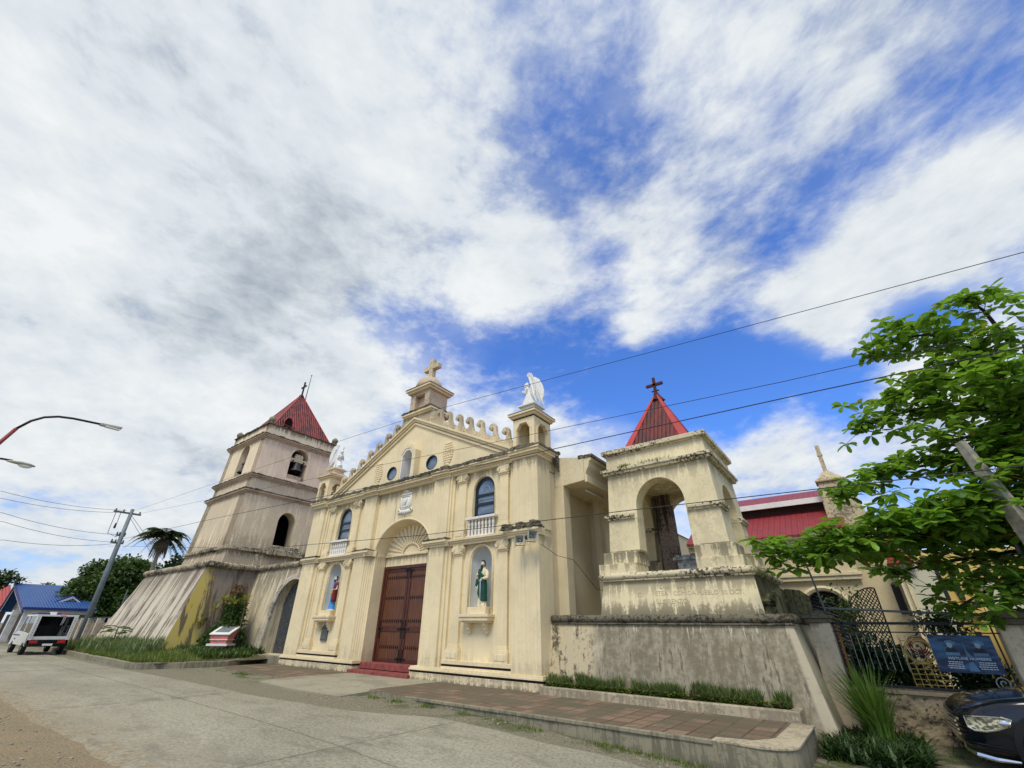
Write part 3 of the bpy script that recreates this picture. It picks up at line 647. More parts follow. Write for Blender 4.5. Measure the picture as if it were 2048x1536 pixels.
    for (za, zb) in ((4.88, 5.18), (5.28, 5.50)):
        g = M(); g.box(xc - .375, xc + .375, WY + .13, WY + .14, za, zb); g.box(xc - .375, xc + .375, WY + .11, WY + .13, (za + zb) / 2 - .008, (za + zb) / 2 + .008) if za > 5 else None
        g.obj('pane', 'window_glass', fo)
    g = M(); pts = [(xc + .375 * cos(pi * i / 20), 5.69 + .385 * sin(pi * i / 20)) for i in range(21)]; pts = [(xc - .375, 5.59)] + [(xc + .375, 5.59)] + pts
    g.prism(pts, WY + .13, WY + .14, 'y'); g.obj('pane', 'window_glass', fo)
    g = M()
    g.tube([(xc + .17 * cos(pi * i / 10), WY + .122, 5.69 + .19 * sin(pi * i / 10)) for i in range(11)], .006, 5); g.obj('fanlight_bar', 'pane_white', fo)
    bk = M(); bk.box(xc - .5, xc + .5, WY + .45, WY + .52, 4.7, 6.3); bk.obj('window_back', 'black_interior', fo)
    # thin hood around the window
    t = M(); t.tube([(xc - .5, WY, 4.8), (xc - .5, WY, 5.7)] + [(xc + .5 * cos(pi - pi * i / 16), WY, 5.7 + .51 * sin(pi * i / 16)) for i in range(1, 16)] + [(xc + .5, WY, 5.7), (xc + .5, WY, 4.8)], .022, 6); t.obj('window_trim', 'cream_facade', church, smooth=True)
    # window balustrade
    b = M(); b.box(xc - .66, xc + .66, WY - .20, WY + .06, 4.68, 4.76); b.box(xc - .6, xc + .6, WY - .17, WY + .03, 4.11, 4.15)
    bo = b.obj('window_balustrade', 'white_paint', church, bevel=.006)
    for i in range(8):
        q = M(); q.lathe((xc - .53 + i * 1.06 / 7, WY - .10, 4.15), [(.05, 0), (.05, .03), (.028, .05), (.045, .14), (.05, .2), (.03, .26), (.028, .29), (.045, .33), (.048, .40), (.03, .48), (.05, .5), (.05, .53)], 10)
        q.obj('baluster', 'white_paint', bo, smooth=True)
    # niche: apse, trim, shelf, pedestal
    r = .43; rings = []
    nz_ = 22
    for iz in range(nz_ + 1):
        zz_ = 1.8 + (3.79 - 1.8) * iz / nz_
        rr = r if zz_ <= 3.36 else sqrt(max(.0005, r * r - (zz_ - 3.36) ** 2))
        rings.append([(xc + rr * cos(pi * k / 14), WY + .02 + rr * .95 * sin(pi * k / 14), zz_) for k in range(15)])
    q = M(); vs = [p for rg in rings for p in rg]; fs = [(i * 15 + k, i * 15 + k + 1, (i + 1) * 15 + k + 1, (i + 1) * 15 + k) for i in range(nz_) for k in range(14)]
    q.add(vs, fs); q.add([(xc - .43, WY, 1.8), (xc + .43, WY, 1.8), (xc + .43, WY + .42, 1.8), (xc - .43, WY + .42, 1.8)], [(0, 1, 2, 3)])
    niche = q.obj('niche', 'niche_grey', church, smooth=True)
    q = M()
    for rad, yy, rt in ((.49, WY - .01, .035), (.445, WY + .02, .02)):
        q.tube([(xc - rad, yy, 1.8), (xc - rad, yy, 3.36)] + [(xc + rad * cos(pi - pi * i / 18), yy, 3.36 + rad * sin(pi * i / 18)) for i in range(1, 18)] + [(xc + rad, yy, 3.36), (xc + rad, yy, 1.8)], rt, 8)
    q.obj('niche_trim', 'cream_trim', niche, smooth=True)
    q = M(); q.box(xc - .60, xc + .60, WY - .34, WY + .05, 1.72, 1.80); q.box(xc - .57, xc + .57, WY - .31, WY + .05, 1.62, 1.72); q.box(xc - .52, xc + .52, WY - .25, WY + .05, 1.57, 1.62)
    q.obj('niche_shelf', 'cream_trim', niche, bevel=.006)
    for s2 in (-1, 1):
        q = M(); q.prism([(WY + .02, 1.57), (WY - .20, 1.57), (WY - .21, 1.50), (WY - .15, 1.44), (WY - .14, 1.38), (WY - .09, 1.36), (WY - .08, 1.29), (WY - .03, 1.27), (WY + .02, 1.27)], xc + s2 * .34 - .06, xc + s2 * .34 + .06, 'x'); q.obj('bracket', 'cream_trim', niche, bevel=.006)
    q = M(); q.box(xc - .38, xc + .36, WY - .16, WY + .32, 1.80, 2.0); q.obj('pedestal', 'cream_trim', niche, bevel=.008)
# arch splay around door (intrados from wall plane to door plane)
m = M(); n_ = 32
for (a0_, b0_, y0_, a1_, b1_, y1_) in ((1.6, 1.26, WY, 1.54, 1.20, WY + .25), (1.54, 1.2, WY + .25, 1.52, 1.17, 11.80)):
    vs = []; 
    for i in range(n_ + 1):
        t = pi * i / n_; vs += [(CX + a0_ * cos(t), y0_, 3.9 + b0_ * sin(t)), (CX + a1_ * cos(t), y1_, 3.9 + b1_ * sin(t))]
    m.add(vs, [(2 * i, 2 * i + 1, 2 * i + 3, 2 * i + 2) for i in range(n_)])
m.tube([(CX + 1.63 * cos(pi * i / n_), WY, 3.9 + 1.29 * sin(pi * i / n_)) for i in range(n_ + 1)], .02, 6)
for s2 in (-1, 1): m.box(*sorted((CX + s2 * 1.5, CX + s2 * 1.62)), WY + .02, 11.85, .3, 3.9)
m.obj('arch_intrados', 'cream_facade', church, smooth=False)
# door plane: lintel wall with shell fan
m = M(); m.box(CX - 1.6, CX + 1.6, 11.80, 12.1, 3.55, 5.2); m.box(CX - 1.75, CX - 1.5, 11.78, 12.1, 0, 3.9); m.box(CX + 1.5, CX + 1.75, 11.78, 12.1, 0, 3.9)
tym = m.obj('tympanum', 'cream_facade', church)
m = M(); m.box(CX - 1.48, CX + 1.48, 11.725, 11.81, 3.90, 3.96)
for i in range(17):   # ribs of the shell
    t = pi * (i + .5) / 17; c, s_ = cos(t), sin(t)
    r0, ra, rb = .50, 1.42, 1.10
    for (dw, dd) in ((.055, .05),):
        p = []
        for (rx, rz, w_) in ((r0, r0 * .8, .018), (ra, rb + .02, .062)):
            px, pz = CX + rx * c, 3.94 + rz * s_; nx_, nz2 = -s_, c
            p += [(px - nx_ * w_, pz - nz2 * w_), (px + nx_ * w_, pz + nz2 * w_)]
        q = [p[0], p[1], p[3], p[2]]
        m.hexa([(q[0][0], 11.80, q[0][1]), (q[1][0], 11.80, q[1][1]), (q[2][0], 11.80, q[2][1]), (q[3][0], 11.80, q[3][1]),
                (q[0][0], 11.755, q[0][1]), (q[1][0], 11.755, q[1][1]), (q[2][0], 11.735, q[2][1]), (q[3][0], 11.735, q[3][1])])
m.tube([(CX + .50 * cos(pi * i / 16), 11.76, 3.95 + .40 * sin(pi * i / 16)) for i in range(17)], .035, 6)
m.tube([(CX + 1.45 * cos(pi * i / 24), 11.77, 3.95 + 1.13 * sin(pi * i / 24)) for i in range(25)], .03, 6)
m.obj('shell_fan', 'cream_facade', tym, fixn=True)
# door leaves
door = M(); door.box(CX - 1.5, CX + 1.5, 11.80, 11.9, .3, .32).box(CX - 1.5, CX - 1.40, 11.76, 11.9, .3, 3.55).box(CX + 1.40, CX + 1.5, 11.76, 11.9, .3, 3.55).box(CX - 1.4, CX + 1.4, 11.76, 11.9, 3.44, 3.55)
door_o = door.obj('door', 'door_frame_wood', church, bevel=.006)
for s2 in (-1, 1):
    a, b = sorted((CX + s2 * .012, CX + s2 * 1.40))
    q = M(); q.box(a, b, 11.82, 11.88, .32, 3.44); lf = q.obj('door_leaf', 'door_wood', door_o)
    q = M()
    for (za, zb) in ((.32, .42), (1.28, 1.45), (3.34, 3.44)): q.box(a + .1, b - .1, 11.795, 11.83, za, zb)
    q.box(a, a + .12, 11.79, 11.83, .32, 3.44); q.box(b - .12, b, 11.79, 11.83, .32, 3.44)
    q.obj('door_rail', 'door_frame_wood', lf, bevel=.005)
    q = M()
    for zc in (.78, 1.62, 2.40, 3.12):
        for i in range(10):
            xx = a + .2 + (b - a - .4) * i / 9; q.lathe((xx, 11.80, zc), [(.006, -.008), (.026, .0), (.03, .03)], 6, 'y'); q.box(xx - .012, xx + .012, 11.805, 11.83, zc - .06, zc + .06)
    q.obj('stud_row', 'door_iron', lf)
    q = M(); xi = a if s2 > 0 else b; xo = b if s2 > 0 else a; d = 1 if s2 > 0 else -1
    for (xx, dd, zc, l_) in ((xi, d, 1.36, .32), (xo, -d, 1.36, .2), (xi, d, .42, .25), (xi, d, 3.36, .25)):
        q.box(*sorted((xx, xx + dd * l_)), 11.775, 11.80, zc - .035, zc + .035); q.box(*sorted((xx + dd * .04, xx + dd * .11)), 11.775, 11.80, zc - .30 if zc < 3 else zc - .3, zc + (.30 if zc < 3 else .06))
    q.obj('door_handle', 'door_iron', lf, bevel=.004)
# steps
m = M(); m.box(CX - 1.50, CX + 1.50, 11.25, 11.9, .12, .30); m.box(CX - 1.58, CX + 1.58, 10.80, 11.3, -.1, .10); m.obj('door_step', 'red_step', church, bevel=.01)
# main cornice
m = M(); w = M()
segs = ((-6.5, -5.45, 10.99), (-5.45, -2.6, 11.13), (-2.6, -1.7, 11.05), (-1.7, 1.7, 11.13), (1.7, 2.6, 11.05), (2.6, 5.45, 11.13), (5.45, 6.5, 10.99))
for (a, b, yf) in segs:
    ea = .12 if abs(a) > 6.4 else 0; eb = .12 if abs(b) > 6.4 else 0
    for (dy, z0, z1) in ((.03, 6.40, 6.48), (.07, 6.48, 6.53), (.15, 6.53, 6.62), (.19, 6.62, 6.67)):
        m.box(CX + a - ea * dy / .12, CX + b + eb * dy / .12, yf - dy, WY + .1, z0, z1)
    n_ = int((b - a) / .12)
    for i in range(n_):
        x0 = CX + a + (b - a) * i / n_; x1 = CX + a + (b - a) * (i + 1) / n_
        h = .10 + .06 * noise.noise(Vector((x0 * 3.1, 2, 0))) + random.uniform(-.02, .03)
        w.box(x0, x1 + .01, yf - .21 + random.uniform(-.02, .02), WY + .04, 6.668, 6.67 + max(.03, h))
for (dy, z0, z1) in ((.03, 6.40, 6.48), (.07, 6.48, 6.53), (.15, 6.53, 6.62), (.19, 6.62, 6.67)): m.box(CX + 6.3, CX + 6.5 + dy, WY + .1, 12.1, z0, z1)
for i in range(10): w.box(CX + 6.3, CX + 6.72 + random.uniform(-.02, .03), 10.82 + i * .128, 10.95 + i * .128, 6.668, 6.72 + random.uniform(0, .06))
for i in range(5): w.box(CX + 6.58 + i * .025, CX + 6.62 + i * .025, 11.85 + .03 * i, 11.9 + .03 * i, 6.3 - .06 * i, 6.6)
m.obj('main_cornice', 'cream_trim', church, bevel=.006); w.obj('cornice_crust', 'weathered_top', church)
# raking cornices
def chev(m, zo, zi, y0, y1, uend):
    s_ = .497
    for q in (1, -1):
        m.prism([(CX, zo), (CX + q * uend, zo - s_ * uend), (CX + q * uend, zi - s_ * uend), (CX, zi)], y0, y1, 'y')
m = M(); chev(m, 9.62, 9.54, WY - .17, WY + .01, 5.62); chev(m, 9.54, 9.44, WY - .11, WY + .01, 5.6); chev(m, 9.38, 9.30, WY - .07, WY + .01, 5.4)
m.obj('raking_cornice', 'cream_trim', church, bevel=.005)
# crest parapet behind the rake, then scrolls
def ptop(u): 
    a = abs(u); return 9.86 - .5 * a if a > 1.25 else 9.86 - .5 * a + (1.25 - a) * .62
ptop.brk = (0, -1.25, 1.25, -.95, .95)
m = M()
for q in (1, -1):
    pts = [(CX, 9.3), (CX + q * 5.5, 6.72), (CX + q * 5.5, 7.12), (CX + q * 1.5, 9.12), (CX + q * 1.1, 9.42), (CX + q * .93, 9.86), (CX, 9.86)]
    m.prism(pts, WY + .03, WY + .30, 'y')
m.obj('crest_wall', 'scroll_plaster', church)
def scroll(m, u, base, sg, s=1.0):
    """wave scroll curling toward the middle; sg = +1 on the right side"""
    c = CX + sg * u; sl = -.5
    L_ = []
    out = [(.34, sl * .34 - .05), (.20, .05), (.11, .17), (.075, .30), (.07, .42), (.03, .52), (-.06, .565), (-.15, .55), (-.21, .48), (-.215, .40), (-.17, .335), (-.105, .33), (-.075, .375), (-.10, .42), (-.125, .405), (-.12, .44), (-.075, .455), (-.04, .42), (-.035, .34), (-.06, .2), (-.12, .10), (-.22, .04), (-.33, .02 + .165 - .0)]
    out = [(.42, -.24), (.32, -.17), (.22, -.04), (.155, .10), (.115, .24), (.10, .38), (.085, .48), (.03, .57), (-.06, .60), (-.16, .58), (-.225, .50), (-.22, .40), (-.16, .34), (-.09, .355), (-.07, .40), (-.10, .44), (-.055, .44), (-.02, .36), (-.03, .26), (-.075, .15), (-.15, .06), (-.25, .02), (-.34, -.14)]
    m.prism([(c + sg * a * s, base + b * s) for a, b in out], WY + .02, WY + .14, 'y')
    m.lathe((c - sg * .15 * s, WY - .01, base + .455 * s), [(.015, 0), (.075 * s, .015), (.09 * s, .03), (.09 * s, .14), (.015, .16)], 12, 'y')
for sg in (1, -1):
    us = (.85, 1.42, 1.99, 2.60, 3.17, 3.77, 4.40, 5.02)
    for i, u in enumerate(us):
        q = M(); b = 9.70 - .5 * u + (.02 if i else .14)
        scroll(q, u + .04, b + .05, sg, 1.04 if i else .8); q.obj('scroll', 'scroll_plaster', church)
    q = M(); q.prism([(CX + sg * 5.22, 7.0), (CX + sg * 5.50, 6.9), (CX + sg * 5.50, 7.50), (CX + sg * 5.30, 7.25)], WY + .05, WY + .27, 'y'); q.obj('crest_end', 'scroll_plaster', church)
# central pedestal on the gable
px0, px1, py0, py1 = CX - .62, CX + .62, WY + .02, WY + 1.15
q = M(); q.box(CX - .97, CX + .97, WY - .12, py1 + .12, 9.86, 9.96); q.box(CX - .90, CX + .90, WY - .05, py1 + .08, 9.80, 9.862); q.obj('gable_slab', 'cream_trim', church, bevel=.01)
q = M()
for i in range(15):
    q.box(CX - .98 + i * .13, CX - .85 + i * .13, WY - .14 + random.uniform(-.01, .01), py1 + .1, 9.958, 10.02 + random.uniform(0, .03))
q.obj('slab_crust', 'weathered_top', church)
ped = M(); ped.box(px0 + .04, px1 - .04, py0 + .22, py1 - .04, 10.0, 10.98)
ped.box(px0, px0 + .32, py0, py1, 10.0, 10.98); ped.box(px1 - .30, px1, py0, py1, 10.0, 10.98); ped.box(px0 + .31, px1 - .29, py0, py0 + .2, 10.0, 10.12); ped.box(px0 + .31, px1 - .29, py0, py0 + .2, 10.82, 10.98)
ped.box(px1 - .02, px1 + .03, py0 - .03, py0 + .07, 10.0, 10.98)
pd = ped.obj('cross_pedestal', 'tower_trim', church, bevel=.008)
q = M(); q.box(px0 - .12, px1 + .12, py0 - .12, py1 + .12, 10.98, 11.08); q.box(px0 - .2, px1 + .2, py0 - .2, py1 + .2, 11.08, 11.17); q.obj('pedestal_cap', 'cream_trim', pd, bevel=.008)
q = M(); q.box(px0 - .22, px1 + .22, py0 - .22, py1 + .22, 11.17, 11.22); q.frus((px0 - .02, px1 + .02, py0 - .02, py1 + .02), 11.22, (CX - .25, CX + .25, WY + .35, WY + .82), 11.55)
q.obj('pedestal_crown', 'cap_grey', pd, bevel=.02)
q = M(); q.lathe((CX, WY + .5, 11.2), [(.62, 0), (.62, .22), (.56, .42), (.42, .60), (.22, .72), (.06, .76)], 24); q.obj('pedestal_dome', 'tower_trim', pd, smooth=True)
q = M(); cy = WY + .585; q.prism([(CX - .13, 11.6), (CX + .13, 11.6), (CX + .12, 12.42), (CX + .50, 12.42), (CX + .50, 12.66), (CX + .12, 12.66), (CX + .12, 13.02), (CX - .12, 13.02), (CX - .12, 12.66), (CX - .50, 12.66), (CX - .50, 12.42), (CX - .12, 12.42)], cy - .12, cy + .12, 'y')
q.obj('gable_cross', 'scroll_plaster', church, bevel=.015)
# lanterns at the gable ends
for sg in (1, -1):
    x0, x1 = sorted((CX + sg * 5.60, CX + sg * 6.47)); y0, y1 = 10.92, 11.95; z0, z1 = 6.70, 7.86
    lan = M()
    mid = (x0 + x1) / 2; my = (y0 + y1) / 2
    # front/back and side walls with pointed openings
    for (P, a, b, c_) in (((lambda u, w_, t: (u, y0 + .11 * t, w_)), x0, x1, mid), ((lambda u, w_, t: (u, y1 - .11 * t, w_)), x0, x1, mid)):
        lan.wall(P, a, b, z0, z1, [('pent', c_, .26, z0 + .03, z0 + .70, .22)], 6)
    for P in ((lambda u, w_, t: (x1 - .11 * t, u, w_)), (lambda u, w_, t: (x0 + .11 * t, u, w_))):
        lan.wall(P, y0 + .11, y1 - .11, z0, z1, [('pent', my, .30, z0 + .03, z0 + .70, .22)], 6)
    lo = lan.obj('lantern', 'cream_facade', church)
    q = M(); q.box(x0 + .1, x1 - .1, y1 - .13, y1 - .06, z0, z1 - .02); q.box(x0 + .06, x0 + .12, y0 + .1, y1 - .1, z0, z1 - .02); q.box(x0, x1, y0, y1, z1 - .05, z1 - .004)
    if sg > 0: q.obj('lantern_back', 'cream_facade', lo)
    q = M()
    # raised pointed hoods
    for yy in (y0 - .03,):
        q.prism([(mid - .33, z0), (mid - .33, z0 + .72), (mid - .16, z0 + 1.0), (mid + .16, z0 + 1.0), (mid + .33, z0 + .72), (mid + .33, z0), (mid + .27, z0), (mid + .27, z0 + .69), (mid + .13, z0 + .93), (mid - .13, z0 + .93), (mid - .27, z0 + .69), (mid - .27, z0)], yy, yy + .05, 'y')
    q.prism([(my - .37, z0), (my - .37, z0 + .72), (my - .18, z0 + 1.0), (my + .18, z0 + 1.0), (my + .37, z0 + .72), (my + .37, z0), (my + .31, z0), (my + .31, z0 + .69), (my + .15, z0 + .93), (my - .15, z0 + .93), (my - .31, z0 + .69), (my - .31, z0)], x1 - .02, x1 + .03, 'x')
    q.obj('lantern_hood', 'cream_trim', lo)
    q = M(); q.box(x0 - .07, x1 + .07, y0 - .07, y1 + .07, z1, z1 + .08); q.box(x0 - .14, x1 + .14, y0 - .14, y1 + .14, z1 + .08, z1 + .15); q.obj('lantern_cap', 'cream_trim', lo, bevel=.006)
    q = M(); q.box(x0 - .15, x1 + .15, y0 - .15, y1 + .15, z1 + .15, z1 + .19); q.frus((x0 - .02, x1 + .02, y0 - .02, y1 + .02), z1 + .19, (x0 + .16, x1 - .16, y0 + .25, y1 - .25), z1 + .40); ob = q.obj('lantern_roof', 'cap_grey' if sg > 0 else 'tower_trim', lo, bevel=.015)
    q = M(); q.box(x0 + .16, x1 - .16, y0 + .25, y1 - .25, z1 + .40, z1 + .53); q.box(x0 + .08, x1 - .08, y0 + .16, y1 - .16, z1 + .53, z1 + .59); q.obj('angel_base', 'white_relief' if sg > 0 else 'cream_trim', lo, bevel=.008)
# gable niche frame, ovals, cones, coat of arms
q = M(); q.prism([(CX - .52, 6.74), (CX - .52, 7.96), (CX - .25, 8.28), (CX + .25, 8.28), (CX + .52, 7.96), (CX + .52, 6.74), (CX + .36, 6.74), (CX + .36, 7.84), (CX + .15, 8.10), (CX - .15, 8.10), (CX - .36, 7.84), (CX - .36, 6.74)], WY - .30, WY + .01, 'y')
gn = q.obj('gable_niche', 'cream_trim', church, bevel=.01)
q = M(); q.prism([(CX - .40, 6.74), (CX - .40, 7.86), (CX - .16, 8.14), (CX + .16, 8.14), (CX + .40, 7.86), (CX + .40, 6.74), (CX + .30, 6.74), (CX + .30, 7.80), (CX + .12, 8.02), (CX - .12, 8.02), (CX - .30, 7.80), (CX - .30, 6.74)], WY - .27, WY + .35, 'y'); q.obj('niche_lining', 'white_paint', gn)
q = M(); q.box(CX - .4, CX + .4, WY + .33, WY + .38, 6.7, 8.2); q.box(CX - .3, CX + .3, WY - .1, WY + .34, 6.7, 6.80); q.obj('niche_back', 'niche_grey', gn)
for s2 in (-1, 1):
    xc = CX + s2 * 1.24
    fr = M(); n_ = 28; vs = []
    for i in range(n_):
        t = 2 * pi * i / n_; c, s_ = cos(t), sin(t)
        vs += [(xc + .34 * c, WY + .01, 7.3 + .325 * s_), (xc + .285 * c, WY + .01, 7.3 + .265 * s_), (xc + .285 * c, WY + .14, 7.3 + .265 * s_), (xc + .34 * c, WY + .14, 7.3 + .325 * s_)]
    fr.add(vs, [(4 * i + k, 4 * i + (k + 1) % 4, 4 * ((i + 1) % n_) + (k + 1) % 4, 4 * ((i + 1) % n_) + k) for i in range(n_) for k in range(4)])
    fo = fr.obj('oval_window', 'window_frame', church)
    g = M(); g.prism([(xc + .29 * cos(2 * pi * i / 28), 7.3 + .27 * sin(2 * pi * i / 28)) for i in range(28)], WY + .08, WY + .10, 'y'); g.obj('pane', 'window_glass', fo)
    # pine-cone relief made of scale rows
    xc = CX + s2 * 2.16; g = M()
    for row in range(9):
        zc = 7.12 + row * .098; wd = .27 * sqrt(max(.1, 1 - ((row - 4.2) / 5.2) ** 2)); n_ = 4 if row % 2 else 5
        for i in range(n_):
            xx = xc - wd + 2 * wd * (i + .5) / n_
            g.ell((xx, WY - .005, zc), (wd / n_ * 1.15, .055, .062), 8, 6)
    g.box(xc - .09, xc + .09, WY - .05, WY + .02, 6.98, 7.06); g.box(xc - .14, xc + .14, WY - .06, WY + .02, 6.92, 6.98)
    g.obj('cone_relief', 'cream_trim', church, smooth=True)
g = M(); sh = [(-.27, 6.14), (-.27, 5.72), (-.22, 5.62), (-.1, 5.56), (0, 5.53), (.1, 5.56), (.22, 5.62), (.27, 5.72), (.27, 6.14)]
g.prism([(CX + a, b) for a, b in sh], WY - .05, WY, 'y')
ins = [(CX + a * .8, 5.85 + (b - 5.85) * .78) for a, b in sh]
g.tube([(a, WY - .055, b) for a, b in ins + [ins[0]]], .02, 6)
g.tube([(CX - .15, WY - .06, 5.70), (CX + .0, WY - .07, 5.67), (CX + .14, WY - .06, 5.72)], .022, 6); g.tube([(CX + .06, WY - .06, 6.0), (CX + .03, WY - .07, 5.9), (CX - .02, WY - .06, 5.78)], .03, 6); g.box(CX - .27, CX + .27, WY - .07, WY, 6.12, 6.17); g.box(CX - .07, CX + .07, WY - .05, WY, 6.2, 6.3)
for i in range(7):
    a = -.26 + i * .087; g.tube([(CX + a * .6, WY - .03, 5.60), (CX + a, WY - .06, 5.5), (CX + a * 1.15, WY - .03, 5.36 + abs(a) * .35)], [.03, .04, .015], 6)
for s2 in (-1, 1): g.tube([(CX + s2 * .20, WY - .03, 5.55), (CX + s2 * .30, WY - .05, 5.62), (CX + s2 * .36, WY - .05, 5.56), (CX + s2 * .31, WY - .04, 5.50)], .03, 6)
g.v = [(CX + (a - CX) * 1.2, b, 5.88 + (c - 5.88) * 1.1) for a, b, c in g.v]
g.obj('coat_of_arms', 'white_relief', church, smooth=True)
g = M(); g.tube([(CX - .62, WY - .005, 5.15), (CX - .62, WY - .005, 6.45)], .015, 6); g.obj('wall_seam', 'tower_trim', church)
# nave body, canopy at right
m = M(); m.box(CX - 6.4, CX + 6.45, 12.2, 36, -.3, 6.1); m.box(CX + 6.28, CX + 6.46, 11.7, 12.25, -.2, 6.62); m.box(CX - 6.46, CX - 6.28, 11.7, 12.25, -.2, 6.62); m.obj('nave', 'nave_wall', church)
m = M(); m.prism([(CX - 6.5, 6.05), (CX + 6.5, 6.05), (CX, 8.9)], 11.65, 36, 'y'); m.obj('nave_roof', 'nave_roof', church)
m = M(); m.box(-7.31, -6.96, 12.1, 12.5, -.1, 5.6); m.box(-7.05, -6.85, 14.35, 14.75, -.1, 5.6); m.box(-7.05, -6.82, 17.5, 18, -.1, 5.6); m.obj('side_buttress', 'nave_wall', church, bevel=.01)
m = M(); m.hexa([(-7.28, 12.1, 5.56), (-6.18, 12.1, 5.64), (-6.18, 18, 5.64), (-7.28, 18, 5.56), (-7.28, 12.1, 6.62), (-6.18, 12.1, 6.42), (-6.18, 18, 6.42), (-7.28, 18, 6.62)])
cp = m.obj('side_canopy', 'canopy_plaster', church, bevel=.01)
m = M(); m.prism([(-6.18, 5.60), (-6.10, 5.60), (-6.10, 5.80), (-6.14, 5.86), (-6.12, 5.95), (-6.02, 6.10), (-5.98, 6.28), (-5.92, 6.30), (-5.92, 6.40), (-6.18, 6.40)], 12.16, 18, 'y'); m.obj('canopy_cornice', 'canopy_plaster', cp)
m = M(); m.box(-6.2, -5.86, 12.13, 18, 6.40, 6.50); m.box(-6.35, -6.18, 12.08, 12.4, 6.38, 6.50); m.obj('canopy_gutter', 'cap_grey', cp, bevel=.01)
m = M(); m.tube([(-6.55, 12.9, 5.56), (-6.55, 14.2, 5.56)], .04, 8); m.obj('tube_lamp', 'white_paint', cp, smooth=True)

# ================================================================== LEFT BELL TOWER
TX, TY = -28.95, 12.65
tower = thing('bell_tower', (TX, TY, 0), 'tall square bell tower with red pyramid roof on a battered streaked base', 'bell tower')
def ring(m, h, z0, z1): m.box(TX - h, TX + h, TY - h, TY + h, z0, z1)
def faces(nm, h0, h1, z0, z1, ops_front, ops_side, th, matf, mats_):
    def hh(w): return h0 + (h1 - h0) * (w - z0) / (z1 - z0)
    F = lambda u, w, t: (TX + u * hh(w) / h0, TY - hh(w) + th * t, w)
    B = lambda u, w, t: (TX + u * hh(w) / h0, TY + hh(w) - th * t, w)
    R_ = lambda u, w, t: (TX + hh(w) - th * t, TY + u * hh(w) / h0, w)
    L_ = lambda u, w, t: (TX - hh(w) + th * t, TY + u * hh(w) / h0, w)
    e_ = h0 - .006; m = M(); m.wall(F, -e_, e_, z0, z1, ops_front, 16); m.wall(B, -e_, e_, z0, z1, [], 16); m.wall(L_, -h0, h0, z0, z1, ops_side if nm == 'belfry_stage' else [], 16)
    a = m.obj(nm, matf, tower)
    m = M(); m.wall(R_, -h0, h0, z0, z1, ops_side, 16); m.obj(nm, mats_, tower)
faces('lower_stage', 2.8, 2.62, 5.1, 8.1, [], [('arch', .05, .55, 5.45, 6.75, .62)], .75, 'tower_plaster', 'tower_plaster')
faces('middle_band', 2.54, 2.50, 8.2, 9.05, [], [], .5, 'tower_plaster', 'tower_plaster')
faces('belfry_stage', 2.47, 2.40, 9.1, 11.65, [('arch', .12, .56, 9.5, 10.95, .56)], [('arch', 0, .58, 9.45, 10.85, .58)], .55, 'tower_plaster', 'tower_pink')
faces('parapet', 2.37, 2.35, 11.7, 12.52, [], [], .3, 'tower_plaster', 'tower_plaster')
m = M()
for (h, z0, z1) in ((2.66, 8.03, 8.10), (2.72, 8.10, 8.16), (2.80, 8.16, 8.24), (2.56, 8.98, 9.04), (2.62, 9.04, 9.10), (2.70, 9.10, 9.16), (2.46, 11.52, 11.60), (2.53, 11.60, 11.68), (2.60, 11.68, 11.75)):
    ring(m, h, z0, z1)
m.obj('tower_cornice', 'tower_trim', tower, bevel=.012)
m = M()
for (h, z0, z1) in ((2.81, 8.24, 8.29), (2.71, 9.16, 9.20), (2.61, 11.75, 11.79)): ring(m, h, z0, z1)
def jagged(m, h, z, n=34):  # crumbling dark top edge
    for i in range(n):
        a = -h + 2 * h * i / n; b = -h + 2 * h * (i + 1) / n
        for s2 in (-1, 1):
            m.box(TX + a, TX + b, TY + s2 * h - .07, TY + s2 * h + .07 * random.uniform(.7, 1.2), z, z + random.uniform(.02, .09))
            m.box(TX + s2 * h - .07, TX + s2 * h + .07 * random.uniform(.7, 1.2), TY + a, TY + b, z, z + random.uniform(.02, .09))
jagged(m, 2.38, 12.50); jagged(m, 2.56, 11.76); jagged(m, 2.76, 8.25); jagged(m, 2.66, 9.16)
m.obj('tower_crust', 'weathered_top', tower)
m = M()
for s2 in (-1, 1):
    for s3 in (-1, 1):
        x_, y_ = TX + s2 * 2.22, TY + s3 * 2.22
        q = M(); q.box(x_ - .11, x_ + .11, y_ - .11, y_ + .11, 12.5, 12.66); q.lathe((x_, y_, 12.64), [(.05, 0), (.14, .05), (.20, .15), (.205, .24), (.16, .34), (.06, .42), (.01, .46)], 14); q.obj('corner_finial', 'cap_grey', tower, smooth=True)
m = M(); m.box(TX - 2.1, TX + 2.1, TY - 2.1, TY + 2.1, 11.6, 12.35); m.box(TX - 2.3, TX + 2.3, TY - 2.3, TY + 2.3, 8.95, 9.1); m.box(TX - 2.5, TX + 2.5, TY - 2.5, TY + 2.5, 5.0, 5.4); m.box(TX - .9, TX + .9, TY - .9, TY + .9, 5.3, 11.6); m.obj('tower_core', 'black_interior', tower)
